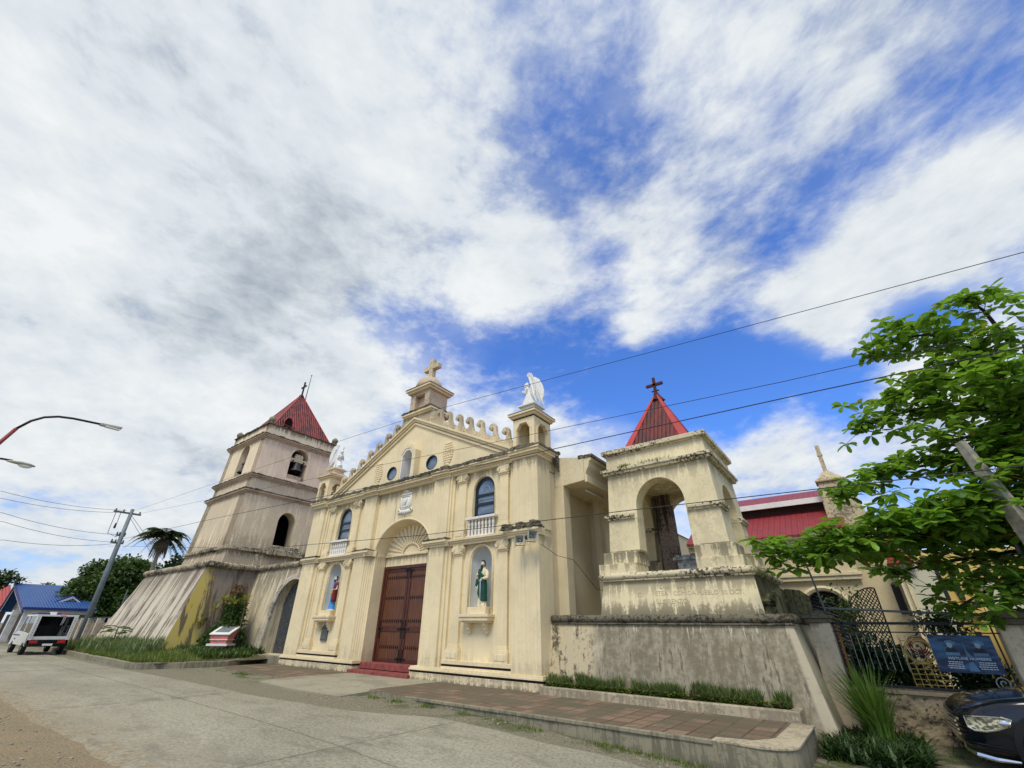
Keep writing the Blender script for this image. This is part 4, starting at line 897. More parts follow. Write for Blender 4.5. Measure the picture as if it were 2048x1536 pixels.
# pyramid roof, one sheet per pair of faces, with hips
AP = (TX + .05, TY + .1, 16.35); h = 2.12; zb = 12.42
def pyr(parent, cx, cy, h, zb, ap, mx_, my_):
    c4 = [(cx - h, cy - h, zb), (cx + h, cy - h, zb), (cx + h, cy + h, zb), (cx - h, cy + h, zb)]
    m = M(); m.add([c4[0], c4[1], ap], [(0, 1, 2)]); m.add([c4[2], c4[3], ap], [(0, 1, 2)]); m.obj('roof_face', mx_, parent)
    m = M(); m.add([c4[1], c4[2], ap], [(0, 1, 2)]); m.add([c4[3], c4[0], ap], [(0, 1, 2)]); m.obj('roof_face', my_, parent)
    return c4
c4 = pyr(tower, TX, TY, h, zb, AP, 'tower_roof_x', 'tower_roof_y')
m = M()
for c in c4: m.tube([c, AP], .035, 6)
m.obj('roof_hip', 'roof_cap_red', tower)
# dormer hatch on the +X slope
fx = lambda z: TX + h - (h - .05) * (z - zb) / (AP[2] - zb)
m = M(); yc = TY - 1.10
m.prism([(yc - .26, 12.62), (yc + .26, 12.62), (yc + .26, 13.15), (yc + .12, 13.42), (yc - .12, 13.42), (yc - .26, 13.15)], fx(13.42) - .2, fx(12.62) - .06, 'x'); m.obj('roof_hatch', 'black_interior', tower)
m = M(); pts = [(yc - .28, 12.55), (yc - .28, 13.16), (yc - .13, 13.45), (yc + .13, 13.45), (yc + .28, 13.16), (yc + .28, 12.55)]
m.tube([(fx(12.62) - .04, a, b) for a, b in pts], .03, 6); m.tube([(fx(12.6) - .03, yc - .26, 12.9), (fx(12.6) - .03, yc + .26, 12.82)], .02, 6); m.obj('hatch_frame', 'roof_cap_red', tower)
m = M(); m.prism([(TY + .1 - .05, 16.25), (TY + .15, 16.25), (TY + .13, 16.95), (TY + .40, 16.95), (TY + .40, 17.05), (TY + .13, 17.05), (TY + .13, 17.4), (TY + .07, 17.4), (TY + .07, 17.05), (TY - .2, 17.05), (TY - .2, 16.95), (TY + .07, 16.95)], AP[0] - .04, AP[0] + .04, 'x')
m = M(); ax, ay = AP[0], AP[1]
m.box(ax - .045, ax + .045, ay - .045, ay + .045, 16.2, 17.4); m.box(ax - .32, ax + .32, ay - .04, ay + .04, 16.95, 17.05); m.lathe((ax, ay, 16.15), [(.2, 0), (.08, .2), (.05, .3)], 8); m.obj('tower_cross', 'iron_dark', tower)
m = M(); m.tube([(ax + .1, ay + .28, 16.0), (ax + .1, ay + .28, 18.1)], [.035, .02], 6); m.ell((ax + .1, ay + .28, 18.1), (.05, .05, .06), 8, 6); m.obj('lightning_rod', 'steel_grey', tower)
# lip, step, battered buttress base
m = M(); ring(m, 2.92, 4.95, 5.08); ring(m, 2.84, 5.08, 5.16); ring(m, 2.80, 4.88, 4.95)
m.box(TX + 2.4, TX + 3.05, TY - .75, TY + 1.35, 4.90, 5.22); m.box(TX + 2.4, TX + 2.98, TY - .5, TY + 1.0, 5.2, 5.42)
lip = m.obj('tower_lip', 'mossy_ledge', tower, bevel=.03)
m = M(); m.frus((TX - 3.0, TX + 2.88, TY - 2.88, TY + 2.88), 4.05, (TX - 2.8, TX + 2.76, TY - 2.76, TY + 2.8), 4.95); m.obj('tower_step', 'tower_plaster', tower)
BX0, BX1 = -35.25, -26.0
base = M(); b0 = (-36.9, -25.45, 8.05, 16.5); b1 = (BX0 + .1, BX1 - .12, 9.25, 15.5)
base.hexa([(b0[0], b0[2], .0), (b0[1], b0[2], .0), (b0[1], b0[3], .0), (b0[0], b0[3], .0), (b1[0], b1[2], 4.1), (b1[1], b1[2], 4.1), (b1[1], b1[3], 4.1), (b1[0], b1[3], 4.1)])
base.mi = [0, 0, 0, 1, 0, 0]
bt = base.obj('battered_base', ['streaked_buttress', 'yellow_buttress'], tower)
m = M(); path = [(BX0, 15.0, 4.14), (BX0, 9.2, 4.14), (BX1, 9.2, 4.14), (BX1, 11.9, 4.14)]
def torus_run(m, path, r, n=10, seg=.35, jit=.012):
    pts = []
    for a, b in zip(path[:-1], path[1:]):
        a, b = Vector(a), Vector(b); k_ = max(2, int((b - a).length / seg))
        for i in range(k_): pts.append(a.lerp(b, i / k_) + Vector((random.uniform(-jit, jit), random.uniform(-jit, jit), random.uniform(-jit, jit))))
    pts.append(Vector(path[-1])); m.tube(pts, [r * random.uniform(.93, 1.06) for _ in pts], n)
for a, b in zip(path[:-1], path[1:]): torus_run(m, [a, b], .155)
m.box(BX0 + .05, BX1 - .05, 9.25, 9.5, 4.02, 4.22)
m.obj('round_ledge', 'mossy_ledge', tower, smooth=True)
# ------------------------------------------------------------------ bells hung in the openings
def bell(cx, cy, zt, s, label, axis):
    t = thing('bell', (cx, cy, zt), label, 'bell', 'bells hung in the tower openings')
    m = M(); m.lathe((cx, cy, zt), [(.02, -.12 * s), (.16 * s, -.13 * s), (.2 * s, -.2 * s), (.22 * s, -.35 * s), (.27 * s, -.52 * s), (.38 * s, -.66 * s), (.40 * s, -.70 * s), (.36 * s, -.70 * s), (.2 * s, -.5 * s)], 20); m.obj('bell_body', 'bell_bronze', t, smooth=True)
    m = M(); m.tube([(cx, cy, zt - .5 * s), (cx, cy, zt - .78 * s)], .03, 6); m.ell((cx, cy, zt - .78 * s), (.05, .05, .05), 8, 6); m.obj('clapper', 'iron_dark', t)
    m = M()
    if axis == 'x':
        for q in (-1, 0, 1): m.ell((cx, cy + q * .17 * s, zt + .22 * s), (.12, .12 * s, .22 * s), 10, 7)
        m.box(cx - .1, cx + .1, cy - .55, cy + .55, zt - .02, zt + .10); m.box(cx - .09, cx + .09, cy - .30 * s, cy + .3 * s, zt - .12, zt)
        m.box(cx - .12, cx + .12, cy - .6, cy - .42, zt - .16, zt + .05); m.box(cx - .12, cx + .12, cy + .42, cy + .6, zt - .16, zt + .05)
    else:
        m.box(cx - .55, cx + .55, cy - .07, cy + .07, zt, zt + .10)
    m.obj('bell_yoke', 'scroll_plaster' if axis == 'x' else 'wood_old', t, bevel=.01)
    return t
bell(TX + 2.25, TY, 10.72, 1.0, 'dark bronze bell under a carved pale yoke in the tower opening facing the church', 'x')
bell(TX + .12, TY - 2.15, 10.4, .95, 'dark bronze bell in the narrow street-side opening of the tall tower', 'y')
m = M(); m.box(TX + 1.88, TX + 2.38, TY - .56, TY + .40, 9.45, 9.72); m.obj('opening_sill', 'tower_trim', tower, bevel=.01)
m = M(); m.box(TX - .4, TX + .62, TY - 2.36, TY - 2.0, 9.5, 9.6); m.obj('opening_sill', 'wood_old', tower)

# ================================================================== GATE WALL between tower and church
gw = thing('arched_gate_wall', (-23, 11.6, 0), 'battered cream wall with a grey-edged arch between the tower base and the church', 'wall')
GP = lambda u, w, t: (u, 11.28 + .11 * w + (1.0 - .05 * w) * t, w)
m = M(); m.wall(GP, -26.2, -20.2, -.1, 4.02, [('arch', -21.75, 1.28, .28, 2.2, 1.22)], 24); m.obj('wall_body', 'gate_wall', gw)
m = M(); torus_run(m, [(-26.05, 11.72, 4.12), (-20.2, 11.72, 4.12)], .15); m.obj('round_ledge', 'mossy_ledge', gw, smooth=True)
m = M(); n_ = 26; pts = []
out_ = [(-21.75 - 1.62, .05)] + [(-21.75 + 1.60 * cos(pi - pi * i / n_), 2.2 + 1.46 * sin(pi * i / n_)) for i in range(n_ + 1)]
inn_ = [(-21.75 - 1.26, .05)] + [(-21.75 + 1.27 * cos(pi - pi * i / n_), 2.2 + 1.21 * sin(pi * i / n_)) for i in range(n_ + 1)]
for i in range(len(out_) - 1):
    a, b, c, d = out_[i], out_[i + 1], inn_[i + 1], inn_[i]
    f = lambda p, e: (p[0], 11.28 + .11 * p[1] + e + noise.noise(Vector((p[0] * 3, p[1] * 3, 1))) * .03, p[1])
    m.hexa([f(a, -.05), f(b, -.05), f(c, -.05), f(d, -.05), f(a, .06), f(b, .06), f(c, .06), f(d, .06)])
m.obj('arch_edge', 'stone_worn', gw)
m = M(); m.box(-23.1, -20.3, 11.05, 12.2, -.1, .27); m.obj('gate_sill', 'curb_stone', gw, bevel=.02)
gate = M(); n_ = 0
gate.box(-23.0, -20.5, 12.02, 12.05, .28, .36)
for i in range(29):
    x_ = -23.0 + i * .09; d = abs(x_ + 21.75) / 1.27
    if d < 1: gate.box(x_ - .012, x_ + .012, 11.98, 12.01, .28, 2.2 + 1.2 * sqrt(1 - d * d))
for i in range(-20, 60):
    for sg in (1, -1):
        # diagonal lattice bars clipped to the opening
        pts = []
        for k_ in range(60):
            x_ = -23.03 + k_ * .0434; z_ = .3 + i * .13 + sg * (x_ + 23) * 1.2 + (0 if sg > 0 else 0)
            d = abs(x_ + 21.75) / 1.27
            if d < 1 and .3 < z_ < 2.2 + 1.2 * sqrt(1 - d * d): pts.append((x_, 12.0 - sg * .012, z_))
        if len(pts) > 2: gate.tube([pts[0], pts[-1]], .011, 4)
go = gate.obj('iron_gate', 'iron_gate', gw)
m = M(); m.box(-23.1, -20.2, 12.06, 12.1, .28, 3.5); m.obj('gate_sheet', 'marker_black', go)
m = M(); m.box(-20.95, -20.88, 11.93, 11.98, 1.05, 1.15); m.obj('gate_lock', 'pane_white', go)

# ================================================================== RIGHT BELFRY
belf = thing('small_belfry', (-4, 13.9, 1.7), 'small open arched belfry with red corrugated pyramid roof, inscribed base and mossy ledges', 'belfry')
bx, by = -4.0, 13.92
def bf(h0x, h0y, h1x, h1y, z0, z1, nm, mat, ops, sops, th):
    kx = lambda w: h0x + (h1x - h0x) * (w - z0) / (z1 - z0); ky = lambda w: h0y + (h1y - h0y) * (w - z0) / (z1 - z0)
    m = M()
    m.wall(lambda u, w, t: (bx + u * kx(w) / h0x, by - ky(w) + th * t, w), -h0x, h0x, z0, z1, ops, 22)
    m.wall(lambda u, w, t: (bx + u * kx(w) / h0x, by + ky(w) - th * t, w), -h0x, h0x, z0, z1, ops, 22)
    m.wall(lambda u, w, t: (bx + kx(w) - th * t, by + u * ky(w) / h0y, w), -h0y + th * .98, h0y - th * .98, z0, z1, sops, 22)
    m.wall(lambda u, w, t: (bx - kx(w) + th * t, by + u * ky(w) / h0y, w), -h0y + th * .98, h0y - th * .98, z0, z1, sops, 22)
    return m.obj(nm, mat, belf)
bf(1.63, 1.60, 1.50, 1.50, 3.38, 5.72, 'arched_walls', 'belfry_plaster', [('arch', .02, .73, 3.38, 4.66, .74)], [('arch', .05, .78, 3.38, 4.5, .78)], .5)
# stepped pier feet and pier fillets
for sx in (-1, 1):
    for sy in (-1, 1):
        m = M()
        for (ox, oy, ix, z0, z1) in ((1.90, 1.86, .80, 2.74, 3.06), (1.78, 1.75, .78, 3.06, 3.38)):
            m.box(*sorted((bx + sx * ox, bx + sx * ix)), *sorted((by + sy * oy, by + sy * (oy - .95))), z0, z1)
        m.obj('pier_foot', 'belfry_plaster', belf, bevel=.015)
        m = M()
        for (ox, z0, z1) in ((1.64, 4.31, 4.37), (1.68, 4.37, 4.46)): m.box(*sorted((bx + sx * ox, bx + sx * .76)), *sorted((by + sy * (ox - .02), by + sy * .80)), z0, z1)
        m.obj('pier_band', 'belfry_trim', belf, bevel=.015)
m = M(); m.box(bx - 1.62, bx + 1.62, by - 1.62, by + 1.62, 5.70, 5.78); m.box(bx - 1.67, bx + 1.67, by - 1.67, by + 1.67, 5.78, 5.88)
m.box(bx - 1.56, bx + 1.56, by - 1.56, by + 1.56, 6.34, 6.38); m.box(bx - 1.62, bx + 1.62, by - 1.62, by + 1.62, 6.38, 6.52)
m.obj('belfry_cornice', 'belfry_trim', belf, bevel=.03)
m = M(); m.frus((bx - 1.52, bx + 1.52, by - 1.52, by + 1.52), 5.86, (bx - 1.49, bx + 1.49, by - 1.49, by + 1.49), 6.36); m.obj('parapet', 'belfry_plaster', belf)
m = M(); m.box(bx - 1.2, bx + 1.2, by - 1.2, by + 1.2, 5.5, 5.7); m.obj('ceiling', 'belfry_plaster', belf)
ap = (bx, by, 8.95)
c4 = pyr(belf, bx, by, 1.16, 6.40, ap, 'belfry_roof_x', 'belfry_roof_y')
m = M()
for c in c4:
    a, b = Vector(c), Vector(ap); d = (b - a).normalized()
    for ax_ in (Vector((1, 0, 0)), Vector((0, 1, 0))):
        sgx = -1 if ((c[0] > bx) if ax_.x else (c[1] > by)) else 1
        w_ = ax_ * sgx * .26; nrm = Vector((0, (c[1] - by), .5)) if ax_.x else Vector((c[0] - bx, 0, .5)); nrm.normalize(); e_ = nrm * .02
        m.hexa([a + e_, a + w_ + e_, a + w_ - e_ * .5, a - e_ * .5, b + e_, b + w_ * .15 + e_, b + w_ * .15 - e_ * .5, b - e_ * .5])
m.obj('hip_flashing', 'roof_cap_red', belf)
m = M(); m.lathe((bx, by, 8.62), [(.30, -.05), (.16, .14), (.06, .34), (.04, .42)], 4); m.box(bx - .045, bx + .045, by - .045, by + .045, 8.9, 9.55); m.box(bx - .30, bx + .30, by - .045, by + .045, 9.22, 9.31); m.box(bx - .13, bx + .13, by - .03, by + .03, 9.0, 9.03)
m.obj('belfry_cross', 'rust_dark', belf)
m = M(); m.box(bx - .32, bx - .18, by - 1.28, by - 1.2, 6.52, 6.66); m.box(bx - .29, bx - .21, by - 1.3, by - 1.27, 6.56, 6.62); m.obj('floodlight', 'speaker_dark', belf)
# inscribed block and its round ledge
m = M(); m.frus((-5.95, -1.90, 11.98, 15.8), 1.6, (-5.80, -1.98, 12.10, 15.72), 2.66); m.mi = [0, 0, 0, 1, 0, 0]; m.obj('inscribed_block', ['belfry_plaster', 'moss_slab'], belf)
m = M(); X0, X1, Y0, Y1 = -5.86, -1.93, 12.06, 15.76
for a, b in (((X0, Y0), (X1, Y0)), ((X1, Y0), (X1, Y1)), ((X0, Y0), (X0, Y1))): torus_run(m, [(*a, 2.73), (*b, 2.73)], .085, 10, .25, .006)
m.box(X0, X1, Y0, Y1, 2.64, 2.76); m.box(X0 + .0, X1 - .0, Y0 - .035, Y0 + .1, 2.60, 2.64)
m.obj('round_ledge', 'belfry_trim', belf, smooth=True)
for (t, x_, z_, s_) in (('CAB', -4.12, 2.38, .15), ('NGGA', -3.66, 2.39, .15), ('C', -4.78, 2.20, .15), ('ETEA', -4.20, 2.22, .15), ('COMIDA', -3.62, 2.215, .14), ('PUEBLO', -3.06, 2.21, .14), ('30 OCT.', -2.50, 2.205, .14), ('S.LORENZO', -3.96, 2.03, .15)):
    textobj(t, s_, 'inscription', 'text_cut', belf, (x_, 11.98 + .12 * (z_ - 1.6) / 1.06 - .003, z_), (radians(90 - 6.4), 0, 0), .004)
# stone tomb inside
tomb = M(); tomb.box(-4.25, -3.0, 14.0, 14.8, 2.76, 3.28); tomb.box(-4.35, -2.9, 13.93, 14.87, 3.28, 3.36); tomb.box(-4.30, -2.95, 13.96, 14.84, 3.36, 3.42)
tag(tomb.obj('stone_block', 'blue_grey_stone', None, bevel=.01), 'blue-grey carved stone block standing inside the small arched belfry', 'stone block')
m = M(); m.box(-4.95, -4.45, 14.7, 15.2, 2.7, 5.5); m.obj('inner_pier', 'stone_dark_stain', belf)

# ================================================================== TERRACE WALL in front of the belfry
tw = thing('terrace_wall', (-4.3, 11.5, 0), 'long battered grey-stained wall with round dark coping under the small belfry', 'wall')
m = M(); m.hexa([(-7.3, 11.28, -.3), (-1.06, 11.28, -.3), (-1.06, 16, -.3), (-7.3, 16, -.3), (-7.3, 11.55, 1.6), (-1.40, 11.55, 1.6), (-1.40, 16, 1.6), (-7.3, 16, 1.6)]); m.obj('wall_body', 'terrace_wall', tw)
m = M(); torus_run(m, [(-7.22, 11.58, 1.68), (-1.40, 11.58, 1.68)], .10, 10, .3, .006); torus_run(m, [(-1.40, 11.58, 1.68), (-1.40, 15.8, 1.68)], .10, 10, .3, .006); m.box(-7.22, -1.4, 11.60, 15.9, 1.58, 1.76); m.box(-7.22, -1.36, 11.50, 11.62, 1.545, 1.58)
m.obj('round_coping', 'cap_dark', tw, smooth=True)
# mossy slabs at the right end
sl = M(); sl.box(-1.62, -1.50, 12.1, 12.8, 1.7, 2.30); sl.prism([(-1.50, 1.7), (-1.05, 1.7), (-1.05, 2.15), (-1.2, 2.28), (-1.50, 2.32)], 12.6, 12.75, 'y'); sl.box(-1.66, -1.56, 12.0, 12.15, 1.7, 2.12)
tag(sl.obj('mossy_slab', 'moss_slab', None, bevel=.02), 'green-streaked upright concrete slabs on the right end of the terrace wall', 'slab')
rk = M()
for i in range(26):
    c = (random.uniform(-1.95, -1.5), random.uniform(12.2, 13.4), 1.74 + random.uniform(0, .45)); rk.ell(c, (random.uniform(.08, .2),) * 2 + (random.uniform(.06, .16),), 7, 5)
o = rk.obj('rubble_heap', 'moss_slab', None); roughen(o, .04, 7); tag(o, 'dark mossy rubble heap beside the inscribed belfry base', 'rubble', kind=None)
# planter kerb in front
pk = M(); pk.box(-7.15, -1.55, 10.72, 10.88, -.4, .17); pk.box(-1.72, -1.56, 10.8, 11.5, -.4, .17)
xs = 0
po = pk.obj('planter_kerb', 'planter_stone', None, bevel=.02); tag(po, 'low weathered kerb wall of the planter under the grey terrace wall', 'kerb')
so = M(); so.box(-7.2, -1.6, 10.85, 11.5, -.2, .06); tag(so.obj('planter_soil', 'soil', None), kind='structure')

# ================================================================== GROUND
def interp(x, T):
    if x <= T[0][0]: return T[0][1]
    for (a, va), (b, vb) in zip(T[:-1], T[1:]):
        if x <= b: return va + (vb - va) * (x - a) / (b - a)
    return T[-1][1]
GT = [(-24, -.02), (-16, -.03), (-8.6, -.09), (-6.8, -.13), (-4.3, -.24), (-1.5, -.34), (2, -.38)]
def gz(x, y):
    z = interp(x, GT)
    if y < 2.6: z += min(.05, (2.6 - y) * .03)
    if y > 12 and x > -1.5: z = interp(y, [(12, z), (16, -.1), (20, 0)])
    return z
def grid(name, xs, ys, zf, mat, kind='structure'):
    vs = [(x, y, zf(x, y)) for y in ys for x in xs]; n = len(xs)
    fs = [(j * n + i, j * n + i + 1, (j + 1) * n + i + 1, (j + 1) * n + i) for j in range(len(ys) - 1) for i in range(n - 1)]
    m = M(); m.add(vs, fs); o = m.obj(name, mat, None, smooth=True); return tag(o, kind=kind)
xs = [-900, -300, -120, -70] + [-55 + i * .5 for i in range(125)] + [12, 20, 60, 300, 900]
ys = [-900, -200, -60, -20, -8, -3] + [i * .25 for i in range(0, 56)] + [15, 17, 20, 30, 60, 200, 900]
def gnd(x, y):
    z = gz(x, y)
    if -50 < x < 10 and -3 < y < 13: z += .022 * noise.noise(Vector((x * 1.3, y * 1.3, 0))) - .012
    return z
grid('ground', xs, ys, gnd, 'ground_dirt')
def redge(x): return interp(x, [(-24, 6.05), (-12, 6.25), (-9, 6.6), (-7.3, 7.45), (-4, 7.55), (0, 7.0), (6, 6.7)]) + .10 * noise.noise(Vector((x * .9, 3, 0))) + .05 * noise.noise(Vector((x * 4, 7, 0)))
def sedge(x): return interp(x, [(-24, 2.3), (-12, 2.45), (-6, 2.6), (4, 2.6)]) + .12 * noise.noise(Vector((x * .8, 9, 0))) + .05 * noise.noise(Vector((x * 3.7, 5, 0)))
m = M(); xs = [-400, -150, -80] + [-50 + i * .25 for i in range(240)] + [15, 60, 300]; nr = 14; vs = []
for x in xs:
    a, b = sedge(x) - .25, redge(x) + .25
    for j in range(nr + 1):
        y = a + (b - a) * j / nr; vs.append((x, y, gz(x, y) + (.022 if 0 < j < nr else -.055)))
m.add(vs, [(i * (nr + 1) + j, (i + 1) * (nr + 1) + j, (i + 1) * (nr + 1) + j + 1, i * (nr + 1) + j + 1) for i in range(len(xs) - 1) for j in range(nr)])
tag(m.obj('road', 'road_concrete', None, smooth=True), kind='structure')
# pavement in front of the church: tiled right part, sloping ramp, tiled left part
def slab(poly, z, name, mat, zb=-.6, side='curb_stone'):
    m = M(); n = len(poly); m.cur = 0; m.add([(x, y, z) for x, y in poly], [tuple(range(n))]); m.cur = 1
    vs = [(x, y, z) for x, y in poly] + [(x, y, zb) for x, y in poly]; m.add(vs, [(i, (i + 1) % n, n + (i + 1) % n, n + i) for i in range(n)])
    return tag(m.obj(name, [mat, side], None), kind='structure')
def arc(cx, cy, r, a0, a1, n=8): return [(cx + r * cos(radians(a0 + (a1 - a0) * i / n)), cy + r * sin(radians(a0 + (a1 - a0) * i / n))) for i in range(n + 1)]
slab([(-10.95, 8.5), (-9.3, 8.22)] + [(-9.3 + i * .8, 8.25 + .02 * (i % 2)) for i in range(1, 9)] + arc(-1.75, 8.65, .38, -90, 0) + [(-1.37, 10.6), (-1.55, 10.8), (-10.95, 11.0)], 0.0, 'pavement', 'brick_tiles')
kb = M(); kb.prism([(-2.45, 8.26), (-1.75, 8.25)] + arc(-1.75, 8.65, .40, -90, 0) + [(-1.35, 10.6), (-1.7, 10.6), (-1.72, 9.0), (-1.95, 8.62), (-2.45, 8.5)], -.02, .012, 'z'); tag(kb.obj('pavement_corner', 'planter_stone', None, bevel=.008), kind='structure')
kb = M(); kb.box(-9.3, -2.44, 8.235, 8.33, -.05, .006); tag(kb.obj('pavement_edge', 'curb_stone', None, bevel=.008), kind='structure')
slab([(-20.9, 9.0), (-19.4, 8.55), (-15.25, 8.42), (-15.05, 11.1), (-21.0, 11.4)], 0.0, 'pavement', 'brick_tiles')
m = M(); R0 = [(-15.1, 11.05, .0), (-10.9, 11.05, .0), (-10.75, 8.75, -.005), (-10.9, 7.6, -.075), (-13.0, 7.35, -.03), (-14.9, 7.55, -.02), (-15.15, 8.6, .0)]
vs = [(x, y, z + .006) for x, y, z in R0] + [(x, y, z - .5) for x, y, z in R0]; n = len(R0)
m.add(vs, [tuple(range(n))] + [(i, (i + 1) % n, n + (i + 1) % n, n + i) for i in range(n)]); tag(m.obj('entrance_ramp', 'concrete_pale', None), kind='structure')
# planted verge at the left with kerb
vk = [(-50, 7.6), (-40, 6.95), (-30, 6.55), (-22.3, 6.32), (-21.75, 6.55), (-21.25, 7.8), (-21.15, 9.3), (-22.6, 11.2)]
m = M()
for a, b in zip(vk[:-1], vk[1:]):
    a, b = Vector((*a, 0)), Vector((*b, 0)); d = (b - a).normalized(); nrm = Vector((-d.y, d.x, 0)); k_ = max(1, int((b - a).length / .6))
    for i in range(k_):
        p, q = a.lerp(b, i / k_), a.lerp(b, (i + 1) / k_); h_ = .165 + random.uniform(-.012, .012); wd = .16
        m.hexa([(p.x, p.y, -.3), (q.x, q.y, -.3), (q.x + nrm.x * wd, q.y + nrm.y * wd, -.3), (p.x + nrm.x * wd, p.y + nrm.y * wd, -.3), (p.x, p.y, h_), (q.x, q.y, h_), (q.x + nrm.x * wd, q.y + nrm.y * wd, h_), (p.x + nrm.x * wd, p.y + nrm.y * wd, h_)])
tag(m.obj('verge_kerb', 'curb_stone', None, bevel=.015), kind='structure')
def vz(x, y):
    k_ = interp(x, [(-50, 7.6), (-40, 6.95), (-30, 6.55), (-22, 6.32)]); d = max(0, y - k_ - .1); e = max(0, (-21.4 - x)) 
    return .13 + min(.24, d * .13, e * .12) + .03 * noise.noise(Vector((x, y, 0)))
m = M(); vs = []; cols = [-50, -46, -42] + [-40 + i * .5 for i in range(38)] + [-21.45]; nr = 12
for x in cols:
    y0 = interp(x, [(-50, 7.7), (-40, 7.05), (-30, 6.65), (-22.3, 6.42), (-21.4, 7.0)]); y1 = 11.6
    for j in range(nr + 1): y = y0 + (y1 - y0) * j / nr; vs.append((x, y, vz(x, y)))
m.add(vs, [(i * (nr + 1) + j, (i + 1) * (nr + 1) + j, (i + 1) * (nr + 1) + j + 1, i * (nr + 1) + j + 1) for i in range(len(cols) - 1) for j in range(nr)])
tag(m.obj('verge', 'soil', None, smooth=True), kind='structure')

# ================================================================== PLANTS
def blade(m, p, d, h, w, bend, seg=3):
    p = Vector(p); side = Vector((-d.y, d.x, 0)) * w; vs = []
    for i in range(seg + 1):
        f = i / seg; c = p + Vector((d.x, d.y, 0)) * (bend * f * f) + Vector((0, 0, h * (f - .25 * bend / max(h, .01) * f * f)))
        ww = side * (1 - f ** 1.6) * (1 if i else .8)
        vs += [c - ww, c + ww]
    m.add(vs, [(2 * i, 2 * i + 1, 2 * i + 3, 2 * i + 2) for i in range(seg)])
def rd(): a = random.uniform(0, 2 * pi); return Vector((cos(a), sin(a), 0))
# grass on the verge
m = M()
for _ in range(24000):
    x = random.uniform(-42, -21.5) if random.random() < .6 else random.uniform(-30, -21.5); k_ = interp(x, [(-40, 7.15), (-30, 6.75), (-22.3, 6.5), (-21.4, 7.2)]); y = k_ + abs(random.gauss(0, 1)) * 1.1
    if y > 11.3 or (y > 9 and x < -25): continue
    if x > -21.9 and y > 6.5 + 0: 
        if random.random() < .5: continue
    if noise.noise(Vector((x * .6, y * .6, 3))) < -.5: continue
    blade(m, (x, y, vz(x, y) - .02), rd(), random.choice((.5, .8, 1, 1, 1.5)) * random.uniform(.08, .22), random.uniform(.008, .016), random.uniform(.03, .14), 2)
tag(m.obj('verge_grass', 'leaf_grass', None), 'bright green grass covering the verge in front of the bell tower', 'grass', kind='stuff')
# silvery broad-bladed weeds along the battered base
m = M()
for _ in range(900):
    x = random.gauss(-29, 3.2); y = random.uniform(7.0, 8.3)
    if not -37 < x < -24.6: continue
    c = Vector((x, y, vz(x, y)))
    for _k in range(random.randint(3, 5)):
        blade(m, c + rd() * .06, rd(), random.uniform(.22, .72), random.uniform(.022, .045), random.uniform(.05, .35), 3)
tag(m.obj('strap_leaf_weeds', 'leaf_silver', None), 'grey-green strap-leaved weeds at the foot of the streaked tower base', 'weeds', kind='stuff')
m = M()
for _ in range(3000):
    x = random.uniform(-25.5, -21.9); y = random.uniform(8.6, 11.4); c = Vector((x, y, vz(x, y)))
    if x > -22.6 and y > 10.6: continue
    blade(m, c, rd(), random.uniform(.08, .32), random.uniform(.02, .05), random.uniform(.05, .2), 2)
tag(m.obj('ground_creeper', 'leaf_mid', None), 'low leafy creeper around the pink marker stand', 'ground cover', kind='stuff')
# planter strip on the right
m = M()
for _ in range(1500):
    x = random.uniform(-7.1, -1.75); y = random.uniform(11.02, 11.27)
    if noise.noise(Vector((x * 2.1, 5, 1))) < -.12: continue
    c = Vector((x, y, .05)); hh = .40 + .18 * noise.noise(Vector((x * 1.7, 1, 1)))
    for _k in range(4): blade(m, c + rd() * .03, (rd() + Vector((0, -.3, 0))), random.uniform(.6, 1.15) * hh, random.uniform(.018, .036), random.uniform(.03, .20), 3)
tag(m.obj('strap_leaf_plants', 'leaf_silver', None), 'clumps of upright grey-green strap leaves in the kerbed planter below the grey wall', 'plants', kind='stuff')
m = M()
for _ in range(9000):
    x = random.uniform(-7.1, -1.75); y = 10.9 + abs(random.gauss(0, .13))
    if y > 11.25: continue
    z = .09 + random.uniform(0, .17)
    c = Vector((x, y, z)); d = rd(); w = random.uniform(.012, .024); u = Vector((0, 0, random.uniform(-.3, .8)))
    e_ = (d + u).normalized() * w * 2; s_ = d.cross(Vector((0, 0, 1))) * w
    m.add([c, c + e_ * .6 + s_, c + e_ * 1.4, c + e_ * .6 - s_], [(0, 1, 2, 3)])
tag(m.obj('planter_cover', 'leaf_grass', None), 'small-leaved bright ground cover filling the kerbed planter', 'ground cover', kind='stuff')
# tufts in the gutter and right corner
m = M()
for _ in range(5200):
    if random.random() < .45: x = random.uniform(-10.5, -2); y = 8.18 - abs(random.gauss(0, .13)); h_ = .05
    elif random.random() < .3: x = random.uniform(-19.5, -15); y = 8.35 - abs(random.gauss(0, .12)); h_ = .06
    else: x = random.uniform(-1.3, .9); y = random.uniform(8.6, 12.2); h_ = .07
    if noise.noise(Vector((x * 1.4, y * .7, 8))) < .12: continue
    blade(m, (x, y, gnd(x, y)), rd(), random.uniform(.6, 1.6) * h_, random.uniform(.004, .010), random.uniform(.01, .05), 2)
tag(m.obj('gutter_grass', 'leaf_grass', None), 'small grass tufts along the kerb and at the pavement corner', 'grass', kind='stuff')
m = M()
for _ in range(900):
    x = random.uniform(-1.25, .35); y = random.uniform(10.1, 12.2)
    if x > .05 and y > 10.0: continue
    if x > -.3 and y < 10.4: continue
    c = Vector((x, y, gnd(x, y)))
    for _k in range(5): blade(m, c + rd() * .04, rd(), random.uniform(.08, .34), random.uniform(.014, .034), random.uniform(.12, .42), 3)
tag(m.obj('dark_lily_turf', 'leaf_dark', None), 'dark green arching strap leaves between the pavement end and the parked black car', 'plants', kind='stuff')
